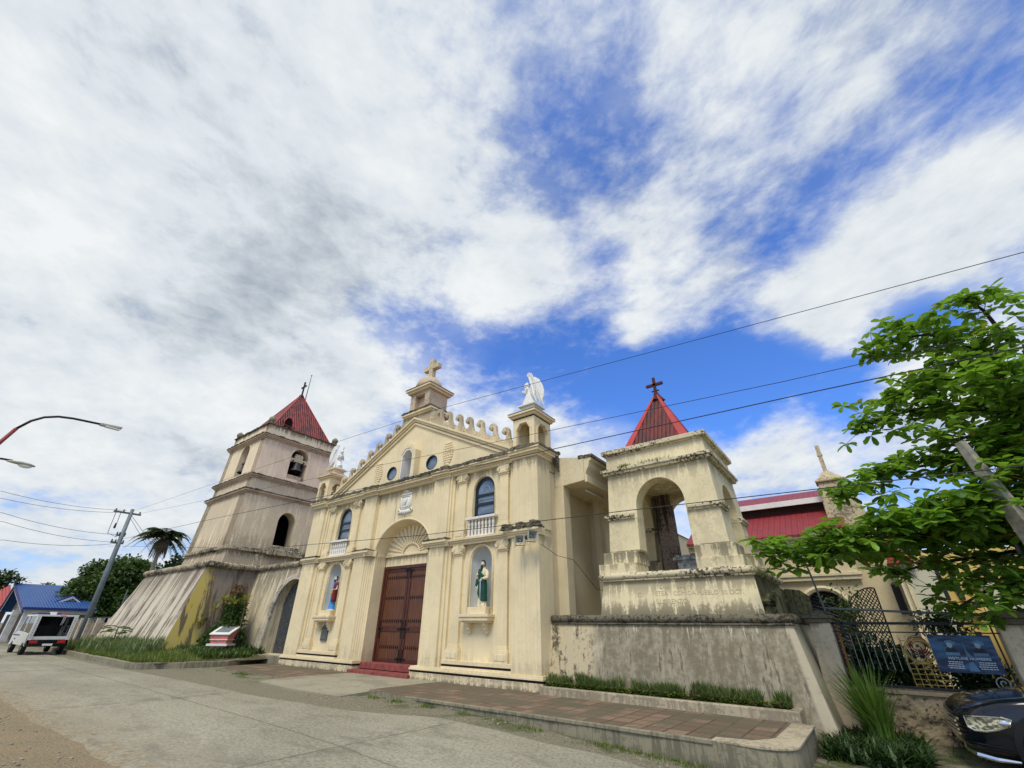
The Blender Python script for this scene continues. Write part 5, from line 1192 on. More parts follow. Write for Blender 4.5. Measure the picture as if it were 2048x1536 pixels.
# pebbles
m = M()
for _ in range(420):
    if random.random() < .6: x = random.uniform(-12, -1.5); y = random.uniform(6.8, 8.15)
    else: x = random.uniform(-15, -6); y = random.uniform(.8, 2.3)
    r_ = random.uniform(.008, .03); m.ell((x, y, gnd(x, y) + r_ * .3), (r_, r_ * random.uniform(.7, 1.2), r_ * .6), 6, 4)
tag(m.obj('loose_stones', 'pebble', None), 'scattered pebbles on the dirt edges of the road', 'pebbles', kind='stuff')
# lemongrass clump
t = thing('lemongrass_clump', (-.55, 11.9, -.3), 'tall bright green grass clump leaning in front of the pale gatepost', 'grass clump')
m = M()
for _ in range(270):
    d = rd(); c = Vector((-.5, 11.75, -.3)) + d * random.uniform(0, .22); blade(m, c, (d + Vector((-.25, -.1, 0))), random.uniform(.6, 1.45), random.uniform(.013, .025), random.uniform(.1, .8), 6)
m.obj('blades', 'leaf_lemongrass', t)
def leafquad(m, c, d, n, L, w, droop=.0):
    """obovate leaf: 7 verts folded along the midrib"""
    s_ = d.cross(n).normalized(); up = s_.cross(d).normalized()
    P_ = lambda f, q: c + d * (L * f) + s_ * (w * q) + up * (.10 * w * abs(q) * 2 - droop * L * f * f)
    m.add([P_(0, 0), P_(.45, -.38), P_(.8, -.5), P_(.98, -.2), P_(1.0, .1), P_(.85, .45), P_(.5, .4), P_(.55, 0)], [(0, 7, 2, 1), (7, 4, 3, 2), (0, 6, 5, 7), (7, 5, 4)])
def rvec():
    while True:
        v = Vector((random.uniform(-1, 1), random.uniform(-1, 1), random.uniform(-1, 1)))
        if .05 < v.length < 1: return v.normalized()
def blob_leaves(m, c, r, n, L, w, flat=0.0, shell=.5):
    c = Vector(c)
    for _ in range(n):
        v = rvec(); q = random.uniform(shell, 1.0)
        p = c + Vector((v.x * r[0], v.y * r[1], v.z * r[2])) * q
        d = (rvec() + v * .6 + Vector((0, 0, -.15))).normalized(); nn_ = (Vector((0, 0, 1)) + rvec() * .7).normalized()
        if abs(d.dot(nn_)) > .95: nn_ = Vector((1, 0, 0))
        leafquad(m, p, d, nn_, L * random.uniform(.6, 1.2), w * random.uniform(.7, 1.2), .2)
# bush and spiky dracaenas beside the gate wall
t = thing('shrub', (-24.7, 10.6, .3), 'dark leafy shrub with bronze young leaves in the corner of the tower base', 'shrub')
m = M()
for (c, r, n) in (((-24.9, 10.4, 1.1), (.75, .5, .8), 900), ((-24.7, 10.5, 2.1), (.6, .45, .75), 800), ((-24.25, 10.4, 1.5), (.55, .45, .95), 900), ((-25.0, 10.0, .8), (.9, .5, .5), 700), ((-24.0, 10.6, .8), (.4, .4, .6), 400)): blob_leaves(m, c, r, n, .17, .10)
m.obj('foliage', 'leaf_mid', t)
m = M(); blob_leaves(m, (-24.7, 10.4, 2.95), (.42, .3, .22), 160, .15, .08); blob_leaves(m, (-25.35, 10.4, 2.25), (.3, .3, .35), 130, .15, .08); m.obj('young_leaves', 'leaf_bronze', t)
m = M(); m.tube([(-24.75, 10.5, .2), (-24.7, 10.5, 2.2)], [.05, .02], 6); m.obj('stem', 'bark', t)
for i, (x, y, z, bx_, lab) in enumerate(((-23.85, 10.2, 2.2, -24.2, 'yellow-green spiky dracaena head, rightmost against the gate wall'), (-23.95, 9.9, 2.28, -24.3, None), (-24.95, 9.8, 2.05, -24.6, None), (-25.25, 9.7, 1.9, -24.7, None))):
    pass
spk = [(-23.45, 10.35, 2.42, 'yellow-green spiky plant head furthest right, against the cream gate wall'), (-24.0, 10.1, 2.36, 'yellow-green spiky plant head just left of the rightmost one by the gate wall'), (-24.75, 9.9, 2.45, 'spiky plant head standing highest over the shrub middle'), (-25.15, 9.8, 2.05, 'spiky yellow plant head on the left front of the shrub'), (-25.75, 9.5, 1.55, 'dry pale spiky plant head lowest on the left, before the dark tower base')]
for (x, y, z, lab) in spk:
    t = thing('spiky_plant', (x, y, .3), lab, 'spiky plant', 'spiky plants around the shrub')
    m = M()
    for _ in range(42):
        v = rvec(); v.z = abs(v.z) * .8 - .12; v.normalize(); s_ = v.cross(Vector((0, 0, 1))).normalized() * .024; L_ = random.uniform(.36, .6)
        c = Vector((x, y, z)); a = c + v * L_ * .55; b = c + v * L_ + Vector((0, 0, -.06))
        m.add([c - s_ * .6, c + s_ * .6, a + s_, b, a - s_], [(0, 1, 2, 4), (4, 2, 3)])
    m.obj('rosette', 'leaf_yellow', t)
    m = M(); m.tube([(x + (x + 24.6) * -.25, y + .15, .3), (x + .02, y + .05, z * .6), (x, y, z)], [.03, .022, .018], 5); m.obj('stem', 'bark', t)
# young broad-leaved plant
t = thing('young_broadleaf_plant', (-29.9, 7.5, .2), 'small plant with large drooping palmate leaves in front of the streaked base', 'plant')
m = M()
for i in range(11):
    a = i * 2.4; v = Vector((cos(a), sin(a), .35)).normalized(); c = Vector((-29.9, 7.5, .95 + .03 * i)); leafquad(m, c + v * .12, v, Vector((0, 0, 1)), .52, .42, .45)
m.obj('leaves', 'leaf_mid', t); m = M(); m.tube([(-29.9, 7.5, .15), (-29.9, 7.5, 1.25)], .025, 6); m.obj('stem', 'bark', t)

# ---- generic far tree
def far_tree(name, base, h, blobs, label, leaf='leaf_dark', L=.32, n=900, group=None, trunk=.16):
    t = thing(name, base, label, 'tree', group); m = M()
    for (c, r) in blobs:
        k_ = int(n * (r[0] * r[1] * r[2]) ** .5)
        for _ in range(max(3, k_ // 60)):
            v = rvec(); cc = Vector(c) + Vector((v.x * r[0], v.y * r[1], v.z * r[2])) * random.uniform(.45, .95)
            blob_leaves(m, cc, (random.uniform(.5, .95),) * 2 + (random.uniform(.35, .6),), 60, L, L * .6, shell=.1)
    m.obj('crown', leaf, t)
    q = M(); b = Vector(base); c0 = Vector(blobs[0][0]); q.tube([b, b.lerp(c0, .5) + Vector((.1, 0, 0)), c0], [trunk, trunk * .7, trunk * .3], 8)
    for (c, r) in blobs: q.tube([b.lerp(c0, .45), Vector(c)], [trunk * .5, .03], 6)
    q.obj('trunk', 'bark', t); return t
far_tree('broad_tree', (-56, 12.8, 0), 7, [((-56, 12.6, 4.9), (3.0, 3.0, 2.3)), ((-56, 14.6, 4.6), (2.4, 2.4, 2.2)), ((-55, 10.9, 3.8), (2.2, 2.0, 1.8)), ((-55, 13.5, 2.6), (3, 3.5, 1.5))], 'big round dark green tree behind the leaning utility pole', 'leaf_mid', .30, 2600)
far_tree('small_tree', (-60, 5.6, 0), 6, [((-60, 5.3, 4.9), (1.2, 1.3, .9)), ((-60, 4.6, 4.2), (1, 1, .8))], 'thin-crowned tree behind the red roof at the left edge', 'leaf_dark', .34, 800)
far_tree('distant_tree', (-95, 14.5, 0), 6, [((-95, 14.2, 5.6), (1.2, 1.3, .8))], 'tiny pale tree top peeping over the blue roof', 'leaf_mid', .4, 500)
far_tree('broad_tree', (-47, 14.8, 0), 7, [((-47, 14.5, 5.5), (1.4, 1.5, 1.1)), ((-47, 13.9, 4.4), (1.6, 1.8, 1.1))], 'dark tree directly behind the palm trunk', 'leaf_dark', .36, 900)
# palm
def palm(name, x, y, z0, z1, label, n=26, L=1.9, trunk=.16):
    t = thing(name, (x, y, z0), label, 'palm tree'); m = M()
    for i in range(40):
        a = i * 2.4; c = Vector((x, y, z1 - .1)); v = Vector((cos(a), sin(a), 0)); m.tube([c, c + v * .45 + Vector((0, 0, -.5)), c + v * .55 + Vector((0, 0, -1.2 - random.uniform(0, .6)))], [.03, .05, .01], 4)
    m.obj('dead_fronds', 'bark', t); m = M()
    m.tube([(x, y, z0), (x + .1, y, (z0 + z1) / 2), (x, y, z1)], [trunk * 1.2, trunk, trunk * .9], 8); m.obj('trunk', 'concrete_pole', t)
    for i in range(n):
        a = i * 2.399 + random.uniform(-.2, .2); el = random.uniform(-.3, 1.2); d = Vector((cos(a), sin(a), 0)); c = Vector((x, y, z1)); pts = []
        for j in range(9):
            f = j / 8; pts.append(c + d * (L * f * cos(el * .7)) + Vector((0, 0, L * (sin(el) * f - .85 * f * f))))
        m = M(); m.tube(pts, [.03 - .003 * j for j in range(9)], 4)
        for j in range(0, 32):
            f = .12 + .86 * j / 32; k_ = f * 8; i0 = int(k_); p = pts[i0].lerp(pts[min(8, i0 + 1)], k_ - i0); s_ = d.cross(Vector((0, 0, 1)))
            for sg in (-1, 1):
                v = (s_ * sg + d * .5 + Vector((0, 0, -.35 + random.uniform(-.1, .2)))).normalized(); Lf = L * .30 * sin(pi * min(1, f + .18)) + .1; w_ = d * .05
                m.add([p - w_, p + w_, p + v * Lf * .6 + w_ * .8, p + v * Lf, p + v * Lf * .6 - w_ * .8], [(0, 1, 2, 4), (4, 2, 3)])
        m.obj('frond', 'leaf_palm', t)
    return t
palm('palm_tree', -44.5, 11.85, 0, 7.75, 'palm with drooping fronds and dead skirt behind the bell tower base', 30, 2.35, .15)

# ---- big sea-almond tree at the right: trunk outside the frame, long boughs reaching in
t = thing('almond_tree', (4.6, 13.6, -.2), 'large glossy broad-leaved tree whose boughs reach in from the right over the fence', 'tree')
m = M(); m.tube([(4.8, 13.6, -.3), (4.7, 13.5, 2.4), (4.5, 13.3, 5.0), (4.3, 13.2, 7.0)], [.24, .2, .14, .03], 10)
BR = [ # polylines of boughs (world), reach, density
 [(4.4, 13.4, 3.0), (3.0, 12.9, 3.3), (1.6, 12.4, 3.25), (.2, 12.0, 3.05), (-.9, 11.7, 2.98), (-1.45, 11.7, 3.0)],
 [(4.4, 13.4, 3.3), (2.8, 12.2, 3.6), (1.5, 11.5, 3.45), (.4, 11.2, 3.15), (-.5, 11.2, 2.95)],
 [(4.3, 13.4, 2.7), (2.6, 13.3, 2.9), (1.4, 13.2, 2.75), (.6, 13.1, 2.6)],
 [(4.3, 13.3, 4.2), (3.1, 12.6, 4.6), (2.0, 12.2, 4.55), (1.1, 12.0, 4.5), (.2, 11.9, 4.15)],
 [(4.3, 13.3, 5.0), (3.2, 12.7, 5.6), (2.2, 12.5, 5.9), (1.5, 12.4, 5.85), (1.0, 12.3, 5.65)],
 [(4.3, 13.3, 5.6), (3.4, 12.9, 6.4), (2.6, 12.6, 6.55), (2.2, 12.4, 6.3), (1.75, 12.3, 6.25)],
 [(4.2, 13.2, 6.3), (3.5, 12.8, 7.2), (2.9, 12.6, 7.7), (2.3, 12.5, 7.75), (1.75, 12.4, 7.45)],
 [(4.2, 13.2, 7.0), (4.0, 12.8, 8.0), (3.8, 12.5, 8.2)],
 [(4.3, 13.3, 4.6), (3.4, 12.2, 4.3), (2.6, 11.8, 3.9), (1.9, 11.6, 3.6)],
 [(4.3, 13.3, 5.4), (3.6, 12.6, 5.2), (2.8, 12.2, 4.9), (2.2, 12.1, 5.1)],
 [(4.4, 13.4, 3.5), (3.4, 13.6, 3.9), (2.4, 13.6, 3.8), (1.6, 13.5, 3.6), (.9, 13.4, 3.7)],
 [(4.4, 13.4, 2.4), (3.0, 12.6, 2.4), (1.9, 12.3, 2.2), (1.25, 12.2, 1.85)],
 [(4.2, 13.2, 6.0), (4.6, 12.2, 6.4), (4.4, 11.6, 6.6)],
 [(4.2, 13.2, 5.0), (3.9, 11.9, 5.6), (3.4, 11.5, 5.9), (3.0, 11.4, 5.7)]]
tips = []
for br in BR:
    P_ = [Vector(p) for p in br]; m.tube(P_, [.04 * (1 - i / len(P_)) + .008 for i in range(len(P_))], 6)
    for a, b in zip(P_[:-1], P_[1:]):
        n_ = max(2, int((b - a).length / .085))
        for i in range(n_):
            p = a.lerp(b, i / n_)
            if p.x > 4.0: continue
            for _ in range((5 if br in BR[:2] else 3) if p.x < 2.6 else 4):
                cl = lambda v_, s_: max(-1.9 * s_, min(1.9 * s_, v_)); o = Vector((cl(random.gauss(0, .30), .3), cl(random.gauss(0, .34), .34), .04 + cl(random.gauss(0, .20), .2))); q = p + o; tips.append((q, p))
    tips += [(P_[-1] + rvec() * .12, P_[-1]) for _ in range(5)]
for q, p in tips[::2]: m.tube([p, q], [.008, .004], 4, False)
m.obj('trunk', 'bark_dark', t)
m = M()
for q, p in tips:
    n_ = random.randint(6, 9); a0 = random.uniform(0, 6)
    for i in range(n_):
        a = a0 + i * 2 * pi / n_ + random.uniform(-.3, .3); el = random.uniform(-.5, .55)
        d = Vector((cos(a) * cos(el), sin(a) * cos(el), sin(el))); leafquad(m, q, d, (Vector((0, 0, 1)) + rvec() * .25).normalized(), random.choice((.15, .20, .25, .29)) * random.uniform(.85, 1.1), random.uniform(.09, .17), random.uniform(.1, .5))
m.obj('crown', 'leaf_almond', t)

# ================================================================== STATUES
def figure_rings(prof, cx, cy, z0, n=20, fold=.0, nf=7, lean=(0, 0), yaw=0):
    rings = []
    for (h, rx, ry, ox, oy) in prof:
        ring = []
        for k_ in range(n):
            a = 2 * pi * k_ / n; f = 1 + fold * sin(a * nf + h * 4) * max(0, 1 - h / prof[-1][0]); x_, y_ = ox + rx * cos(a) * f, oy + ry * sin(a) * f
            ring.append((cx + x_ * cos(yaw) - y_ * sin(yaw), cy + x_ * sin(yaw) + y_ * cos(yaw), z0 + h))
        rings.append(ring)
    return rings
def hand(m, c, d, s, up=Vector((0, 0, 1))):
    d = Vector(d).normalized(); sd_ = d.cross(up).normalized(); c = Vector(c)
    m.ell(c + d * .03 * s, (.028 * s, .03 * s, .022 * s), 8, 6)
    for i, l_ in enumerate((.05, .06, .055, .042)): m.tube([c + d * .04 * s + sd_ * (i - 1.5) * .015 * s, c + d * (.045 + l_) * s + sd_ * (i - 1.5) * .013 * s - up * .008 * s], [.0085 * s, .006 * s], 5)
    m.tube([c + sd_ * .024 * s, c + d * .045 * s + sd_ * .04 * s], [.010 * s, .007 * s], 5)
def saint(cx, cy, z0, H, kind, label):
    s = H / 1.72; t = thing('saint_statue', (cx, cy, z0), label, 'statue', 'painted saint statues in the niches')
    yaw = -.25
    body = M()   # head, neck, hands, feet as the carved figure, fused
    hx, hy, hz = cx + .015 * s, cy - .03 * s, z0 + 1.56 * s
    body.ell((hx, hy, hz), (.078 * s, .092 * s, .112 * s), 16, 12); body.ell((hx, hy - .05 * s, hz - .045 * s), (.05 * s, .045 * s, .06 * s), 12, 8)
    body.tube([(hx, hy + .02 * s, hz - .06 * s), (cx, cy, z0 + 1.38 * s)], [.048 * s, .062 * s], 10)
    body.prism([(hy - .125 * s, hz - .025 * s), (hy - .08 * s, hz + .03 * s), (hy - .07 * s, hz - .03 * s)], hx - .013 * s, hx + .013 * s, 'x')
    for sg in (-1, 1): body.ell((hx + sg * .03 * s, hy - .078 * s, hz + .012 * s), (.014 * s, .012 * s, .009 * s), 6, 5); body.ell((hx + sg * .078 * s, hy + .005 * s, hz - .005 * s), (.012 * s, .02 * s, .028 * s), 6, 5)
    body.ell((hx, hy - .085 * s, hz - .06 * s), (.024 * s, .012 * s, .007 * s), 6, 4)
    if kind == 'paul':
        hand(body, (cx - .14 * s, cy - .20 * s, z0 + 1.13 * s), (.6, -.2, .15), s * 1.25); hand(body, (cx + .06 * s, cy - .19 * s, z0 + .98 * s), (-.15, -.1, -.9), s * 1.25, Vector((1, 0, 0)))
    else:
        hand(body, (cx - .05 * s, cy - .2 * s, z0 + 1.08 * s), (.5, -.3, .3), s * 1.25); hand(body, (cx + .03 * s, cy - .19 * s, z0 + 1.02 * s), (-.6, -.2, .2), s * 1.25)
    for sg in (-1, 1): body.ell((cx + sg * .07 * s, cy - .14 * s, z0 + .03 * s), (.04 * s, .09 * s, .03 * s), 8, 6)
    # inner column ties head, hands and feet into one continuous figure
    body.loft(figure_rings([(.02 * s, .10 * s, .08 * s, 0, 0), (.8 * s, .1 * s, .08 * s, 0, 0), (1.2 * s, .12 * s, .09 * s, 0, 0), (1.38 * s, .06 * s, .06 * s, 0, 0)], cx, cy, z0))
    if kind == 'paul':
        body.tube([(cx - .17 * s, cy - .02 * s, z0 + 1.30 * s), (cx - .24 * s, cy - .08 * s, z0 + 1.08 * s), (cx - .13 * s, cy - .20 * s, z0 + 1.13 * s)], [.05 * s, .04 * s, .028 * s], 8)
    body.tube([(cx + .17 * s, cy, z0 + 1.30 * s), (cx + .25 * s, cy - .04 * s, z0 + 1.02 * s), (cx + .06 * s, cy - .19 * s, z0 + 1.0 * s)], [.05 * s, .042 * s, .028 * s], 8)
    body.obj('body', 'skin_statue', t, remesh=.008 * s * 1.2)
    robe = M(); A = [(0, .20, .16, 0, -.01), (.08, .195, .155, 0, -.01), (.4, .165, .135, 0, 0), (.8, .155, .13, 0, 0), (1.02, .155, .125, 0, 0), (1.22, .185, .125, 0, 0), (1.34, .165, .11, 0, 0), (1.40, .09, .08, 0, 0), (1.43, .06, .06, 0, 0)]
    robe.loft(figure_rings([(a * s, b * s, c * s, d * s, e * s) for a, b, c, d, e in A], cx, cy, z0, 48, .07, 9))
    # sleeves
    if kind == 'paul':
        robe.tube([(cx + .15 * s, cy, z0 + 1.31 * s), (cx + .235 * s, cy - .02 * s, z0 + 1.16 * s), (cx + .265 * s, cy - .05 * s, z0 + 1.02 * s), (cx + .14 * s, cy - .15 * s, z0 + 1.0 * s)], [.075 * s, .085 * s, .082 * s, .055 * s], 12)
        robe.tube([(cx - .15 * s, cy, z0 + 1.31 * s), (cx - .24 * s, cy - .06 * s, z0 + 1.12 * s), (cx - .16 * s, cy - .17 * s, z0 + 1.12 * s)], [.07 * s, .07 * s, .05 * s], 12)
        robe.prism([(cx - .26 * s, z0 + .72 * s), (cx - .2 * s, z0 + 1.1 * s), (cx - .12 * s, z0 + 1.1 * s), (cx - .12 * s, z0 + .6 * s)], cy - .16 * s, cy - .08 * s, 'y')
    robe.obj('robe', 'robe_cream' if kind == 'paul' else 'robe_blue', t, remesh=.011 * s)
    man = M()
    if kind == 'paul':
        # mantle: from left shoulder (viewer left) across the front, falling to a diagonal hem on the right
        rings = []
        for i in range(22):
            f = i / 21; h = 1.36 - f * 1.16
            a0 = interp(f, [(0, 205), (.15, 200), (.3, 190), (.55, 178), (.75, 215), (1, 300)]); a1 = interp(f, [(0, 262), (.15, 285), (.28, 345), (.5, 372), (1, 376)])
            bx_, by_ = interp(h, [(0, .205), (.4, .18), (.8, .172), (1.02, .172), (1.22, .20), (1.36, .16)]), interp(h, [(0, .175), (.4, .15), (.8, .148), (1.22, .145), (1.36, .12)])
            r_ = []
            for k_ in range(19):
                a = radians(a0 + (a1 - a0) * k_ / 18); fo = 1 + .035 * sin(k_ * 1.9 + i * .1); r_.append((cx + bx_ * s * 1.06 * fo * cos(a), cy + by_ * s * 1.10 * fo * sin(a), z0 + h * s))
            rings.append(r_)
        vs = [p for r_ in rings for p in r_]; man.add(vs, [(i * 19 + k_, i * 19 + k_ + 1, (i + 1) * 19 + k_ + 1, (i + 1) * 19 + k_) for i in range(21) for k_ in range(18)])
        o = man.obj('mantle', 'mantle_green', t, smooth=True); sm_ = o.modifiers.new('thick', 'SOLIDIFY'); sm_.thickness = .02 * s
        man = M(); man.prism([(cx - .20 * s, z0 + 1.02 * s), (cx - .26 * s, z0 + .76 * s), (cx - .16 * s, z0 + .70 * s), (cx - .05 * s, z0 + .95 * s)], cy - .17 * s, cy - .13 * s, 'y'); man.obj('mantle_fold', 'mantle_green', t, bevel=.01)
        sw = M(); sw.hexa([(cx + .055 * s, cy - .215 * s, z0 + .02 * s), (cx + .075 * s, cy - .215 * s, z0 + .02 * s), (cx + .075 * s, cy - .20 * s, z0 + .02 * s), (cx + .055 * s, cy - .2 * s, z0 + .02 * s), (cx + .03 * s, cy - .225 * s, z0 + .92 * s), (cx + .075 * s, cy - .225 * s, z0 + .92 * s), (cx + .075 * s, cy - .205 * s, z0 + .92 * s), (cx + .03 * s, cy - .205 * s, z0 + .92 * s)]); sw.box(cx - .03 * s, cx + .14 * s, cy - .23 * s, cy - .2 * s, z0 + .92 * s, z0 + .945 * s)
        sw.obj('sword', 'sword_grey', t, bevel=.003)
    else:
        rings = []
        for i in range(16):
            f = i / 15; h = 1.36 - f * .95; r_ = []
            bx_, by_ = interp(h, [(.3, .20), (.8, .19), (1.22, .205), (1.36, .165)]), interp(h, [(.3, .18), (.8, .17), (1.22, .15), (1.36, .12)])
            for k_ in range(19):
                a = radians(-62 + 190 * k_ / 18); r_.append((cx + bx_ * s * 1.1 * cos(a) * (1 + .04 * sin(k_ * 2)), cy + by_ * s * 1.12 * sin(a), z0 + h * s))
            rings.append(r_)
        vs = [p for r_ in rings for p in r_]; man.add(vs, [(i * 19 + k_, i * 19 + k_ + 1, (i + 1) * 19 + k_ + 1, (i + 1) * 19 + k_) for i in range(15) for k_ in range(18)])
        o = man.obj('mantle', 'mantle_red', t, smooth=True); sm_ = o.modifiers.new('thick', 'SOLIDIFY'); sm_.thickness = .02 * s
        q = M(); q.ell((cx - .01 * s, cy - .10 * s, z0 + .88 * s), (.14 * s, .09 * s, .12 * s), 14, 8); q.tube([(cx + .16 * s, cy - .06 * s, z0 + 1.1 * s), (cx + .02 * s, cy - .17 * s, z0 + .95 * s), (cx - .13 * s, cy - .12 * s, z0 + .82 * s)], [.05 * s, .055 * s, .04 * s], 10); q.obj('tunic_fold', 'tunic_yellow', t, remesh=.012 * s)
        q = M(); q.tube([(cx - .10 * s, cy - .15 * s, z0 + .9 * s), (cx - .03 * s, cy - .2 * s, z0 + 1.12 * s)], [.012 * s, .016 * s], 6); q.ell((cx - .03 * s, cy - .2 * s, z0 + 1.14 * s), (.03 * s, .02 * s, .035 * s), 8, 6); q.obj('key', 'white_statue', t)
        q = M(); q.loft(figure_rings([(0, .205 * s, .165 * s, 0, -.01), (.06 * s, .20 * s, .16 * s, 0, -.01)], cx, cy, z0 - .002, 40, .06, 9)); q.obj('robe_hem', 'white_statue', t)
    hair = M(); hair.ell((hx + .005 * s, hy + .028 * s, hz + .02 * s), (.088 * s, .088 * s, .118 * s), 14, 10); hair.ell((hx, hy + .06 * s, hz - .05 * s), (.075 * s, .05 * s, .09 * s), 10, 8)
    if kind == 'paul': hair.ell((hx, hy - .02 * s, hz + .10 * s), (.07 * s, .08 * s, .03 * s), 10, 6)
    hair.obj('hair', 'beard_dark', t, remesh=.008)
    bd = M()
    if kind == 'paul': bd.loft(figure_rings([(-.30 * s, .012 * s, .010 * s, 0, -.10 * s), (-.24 * s, .04 * s, .03 * s, 0, -.10 * s), (-.14 * s, .062 * s, .045 * s, 0, -.075 * s), (-.085 * s, .066 * s, .045 * s, 0, -.058 * s), (-.055 * s, .05 * s, .03 * s, 0, -.062 * s)], hx, hy, hz, 14))
    else: bd.loft(figure_rings([(-.18 * s, .02 * s, .02 * s, 0, -.09 * s), (-.12 * s, .055 * s, .04 * s, 0, -.068 * s), (-.08 * s, .06 * s, .04 * s, 0, -.058 * s), (-.055 * s, .045 * s, .026 * s, 0, -.062 * s)], hx, hy, hz, 14))
    bd.obj('beard', 'beard_dark', t, smooth=True)
    return t
saint(CX + 4.1, WY + .10, 2.0, 1.40, 'paul', 'painted saint with long dark beard, cream robe, green mantle and sword, in the right-hand niche')
saint(CX - 4.1, WY + .10, 2.0, 1.34, 'peter', 'painted saint in blue robe and dark red cloak standing in the left-hand niche')
def angel(cx, cy, z0, H, sg, label):
    """kneeling praying angel facing sg*x, wings raised behind"""
    s = H; t = thing('angel_statue', (cx, cy, z0), label, 'statue', 'white kneeling angels on the gable lanterns')
    X = lambda a: cx + sg * a * s
    b = M()
    b.box(*sorted((X(-.26), X(.26))), cy - .2 * s, cy + .2 * s, z0, z0 + .04 * s)
    b.tube([(X(-.22), cy, z0 + .09 * s), (X(.16), cy, z0 + .10 * s)], [.07 * s, .11 * s], 12)           # shins
    b.tube([(X(.16), cy, z0 + .09 * s), (X(.02), cy, z0 + .34 * s)], [.12 * s, .13 * s], 14)            # thighs under robe
    b.tube([(X(-.06), cy, z0 + .10 * s), (X(-.02), cy, z0 + .36 * s)], [.14 * s, .12 * s], 12)
    b.tube([(X(.0), cy, z0 + .32 * s), (X(.01), cy, z0 + .48 * s), (X(.06), cy, z0 + .60 * s)], [.115 * s, .10 * s, .085 * s], 14)
    b.ell((X(.06), cy, z0 + .60 * s), (.085 * s, .135 * s, .07 * s), 14, 8)
    b.tube([(X(.07), cy, z0 + .62 * s), (X(.12), cy, z0 + .72 * s)], [.045 * s, .035 * s], 8)
    hx, hz = X(.15), z0 + .77 * s
    b.ell((hx, cy, hz), (.068 * s, .058 * s, .078 * s), 14, 10); b.ell((X(.12), cy, hz + .01 * s), (.075 * s, .068 * s, .085 * s), 12, 8)
    b.ell((X(.215), cy, hz - .005 * s), (.014 * s, .012 * s, .018 * s), 6, 5); b.ell((X(.19), cy, hz - .045 * s), (.025 * s, .022 * s, .018 * s), 6, 5); b.ell((X(.10), cy, hz + .09 * s), (.03 * s, .03 * s, .02 * s), 6, 5)
    for q in (-1, 1):
        b.tube([(X(.06), cy + q * .12 * s, z0 + .60 * s), (X(.10), cy + q * .13 * s, z0 + .47 * s), (X(.24), cy + q * .03 * s, z0 + .56 * s)], [.05 * s, .045 * s, .028 * s], 8)
        for i in range(4): b.tube([(X(.24), cy + q * .012 * s, z0 + (.545 + i * .012) * s), (X(.30 - i * .008), cy + q * .009 * s, z0 + (.60 + i * .018) * s)], [.012 * s, .009 * s], 5)
        b.tube([(X(.245), cy + q * .01 * s, z0 + .58 * s), (X(.255), cy + q * .012 * s, z0 + .63 * s)], [.011 * s, .008 * s], 5)
    for i in range(8): a = i * .8; b.tube([(X(.10 * cos(a)), cy + .12 * s * sin(a), z0 + .42 * s), (X(.02 + .17 * cos(a)), cy + .15 * s * sin(a), z0 + .06 * s)], [.02 * s, .035 * s], 6)
    b.obj('body', 'white_statue', t, remesh=.011)
    for q in (-1, 1):
        w = M(); prof = [(-.02, .50), (-.10, .68), (-.05, .90), (.04, 1.03), (.03, 1.09), (-.07, 1.10), (-.20, 1.00), (-.30, .76), (-.345, .55), (-.33, .36), (-.27, .20), (-.24, .17), (-.20, .24), (-.12, .34), (-.05, .42)]
        lean = q * .12
        vs = []; n = len(prof)
        for e in (0, 1):
            for a, h in prof: vs.append((X(a), cy + q * (.06 + .5 * max(0, -a)) * s + (e - .5) * .035 * s + q * .10 * s * max(0, h - .5), z0 + h * s))
        w.add(vs, [tuple(range(n)), tuple(range(2 * n - 1, n - 1, -1))] + [(i, (i + 1) % n, n + (i + 1) % n, n + i) for i in range(n)])
        # feather ridges
        for row in range(3):
            for i in range(7 - row):
                f = (i + .5) / (7 - row); a0_, h0_ = -.06 - .05 * row - .10 * f, .93 - .17 * row - .32 * f; L_ = .20 + .05 * row
                yy = cy + q * (.06 + .5 * (.05 - a0_)) * s + q * .10 * s * max(0, h0_ - .5)
                for side in (-1, 1): w.tube([(X(a0_), yy + side * .022 * s, z0 + h0_ * s), (X(a0_ - .10), yy + side * .026 * s, z0 + (h0_ - L_) * s)], [.018 * s, .008 * s], 5)
        w.obj('wing', 'white_statue', t, remesh=.012)
    return t
angel(CX + 6.00, 11.43, 8.45, 1.22, -1, 'white kneeling angel facing left on the right-hand gable lantern')
angel(CX - 6.02, 11.43, 8.45, 1.22, 1, 'white kneeling angel facing right on the left-hand gable lantern')
# ---- bird
b = M(); b.ell((-13.98, 11.7, 11.78), (.13, .05, .06), 10, 7); b.ell((-14.1, 11.7, 11.85), (.04, .035, .04), 8, 6); b.tube([(-13.88, 11.7, 11.77), (-13.70, 11.7, 11.74)], [.03, .012], 5); b.tube([(-14.13, 11.7, 11.85), (-14.17, 11.7, 11.84)], [.012, .003], 5)
for q in (-1, 1): b.tube([(-13.98, 11.7 + q * .02, 11.74), (-13.98, 11.7 + q * .02, 11.66)], .008, 4)
tag(b.obj('bird', 'bird_black', None, remesh=.012), 'small black bird perched beside the stone cross on the gable', 'bird')
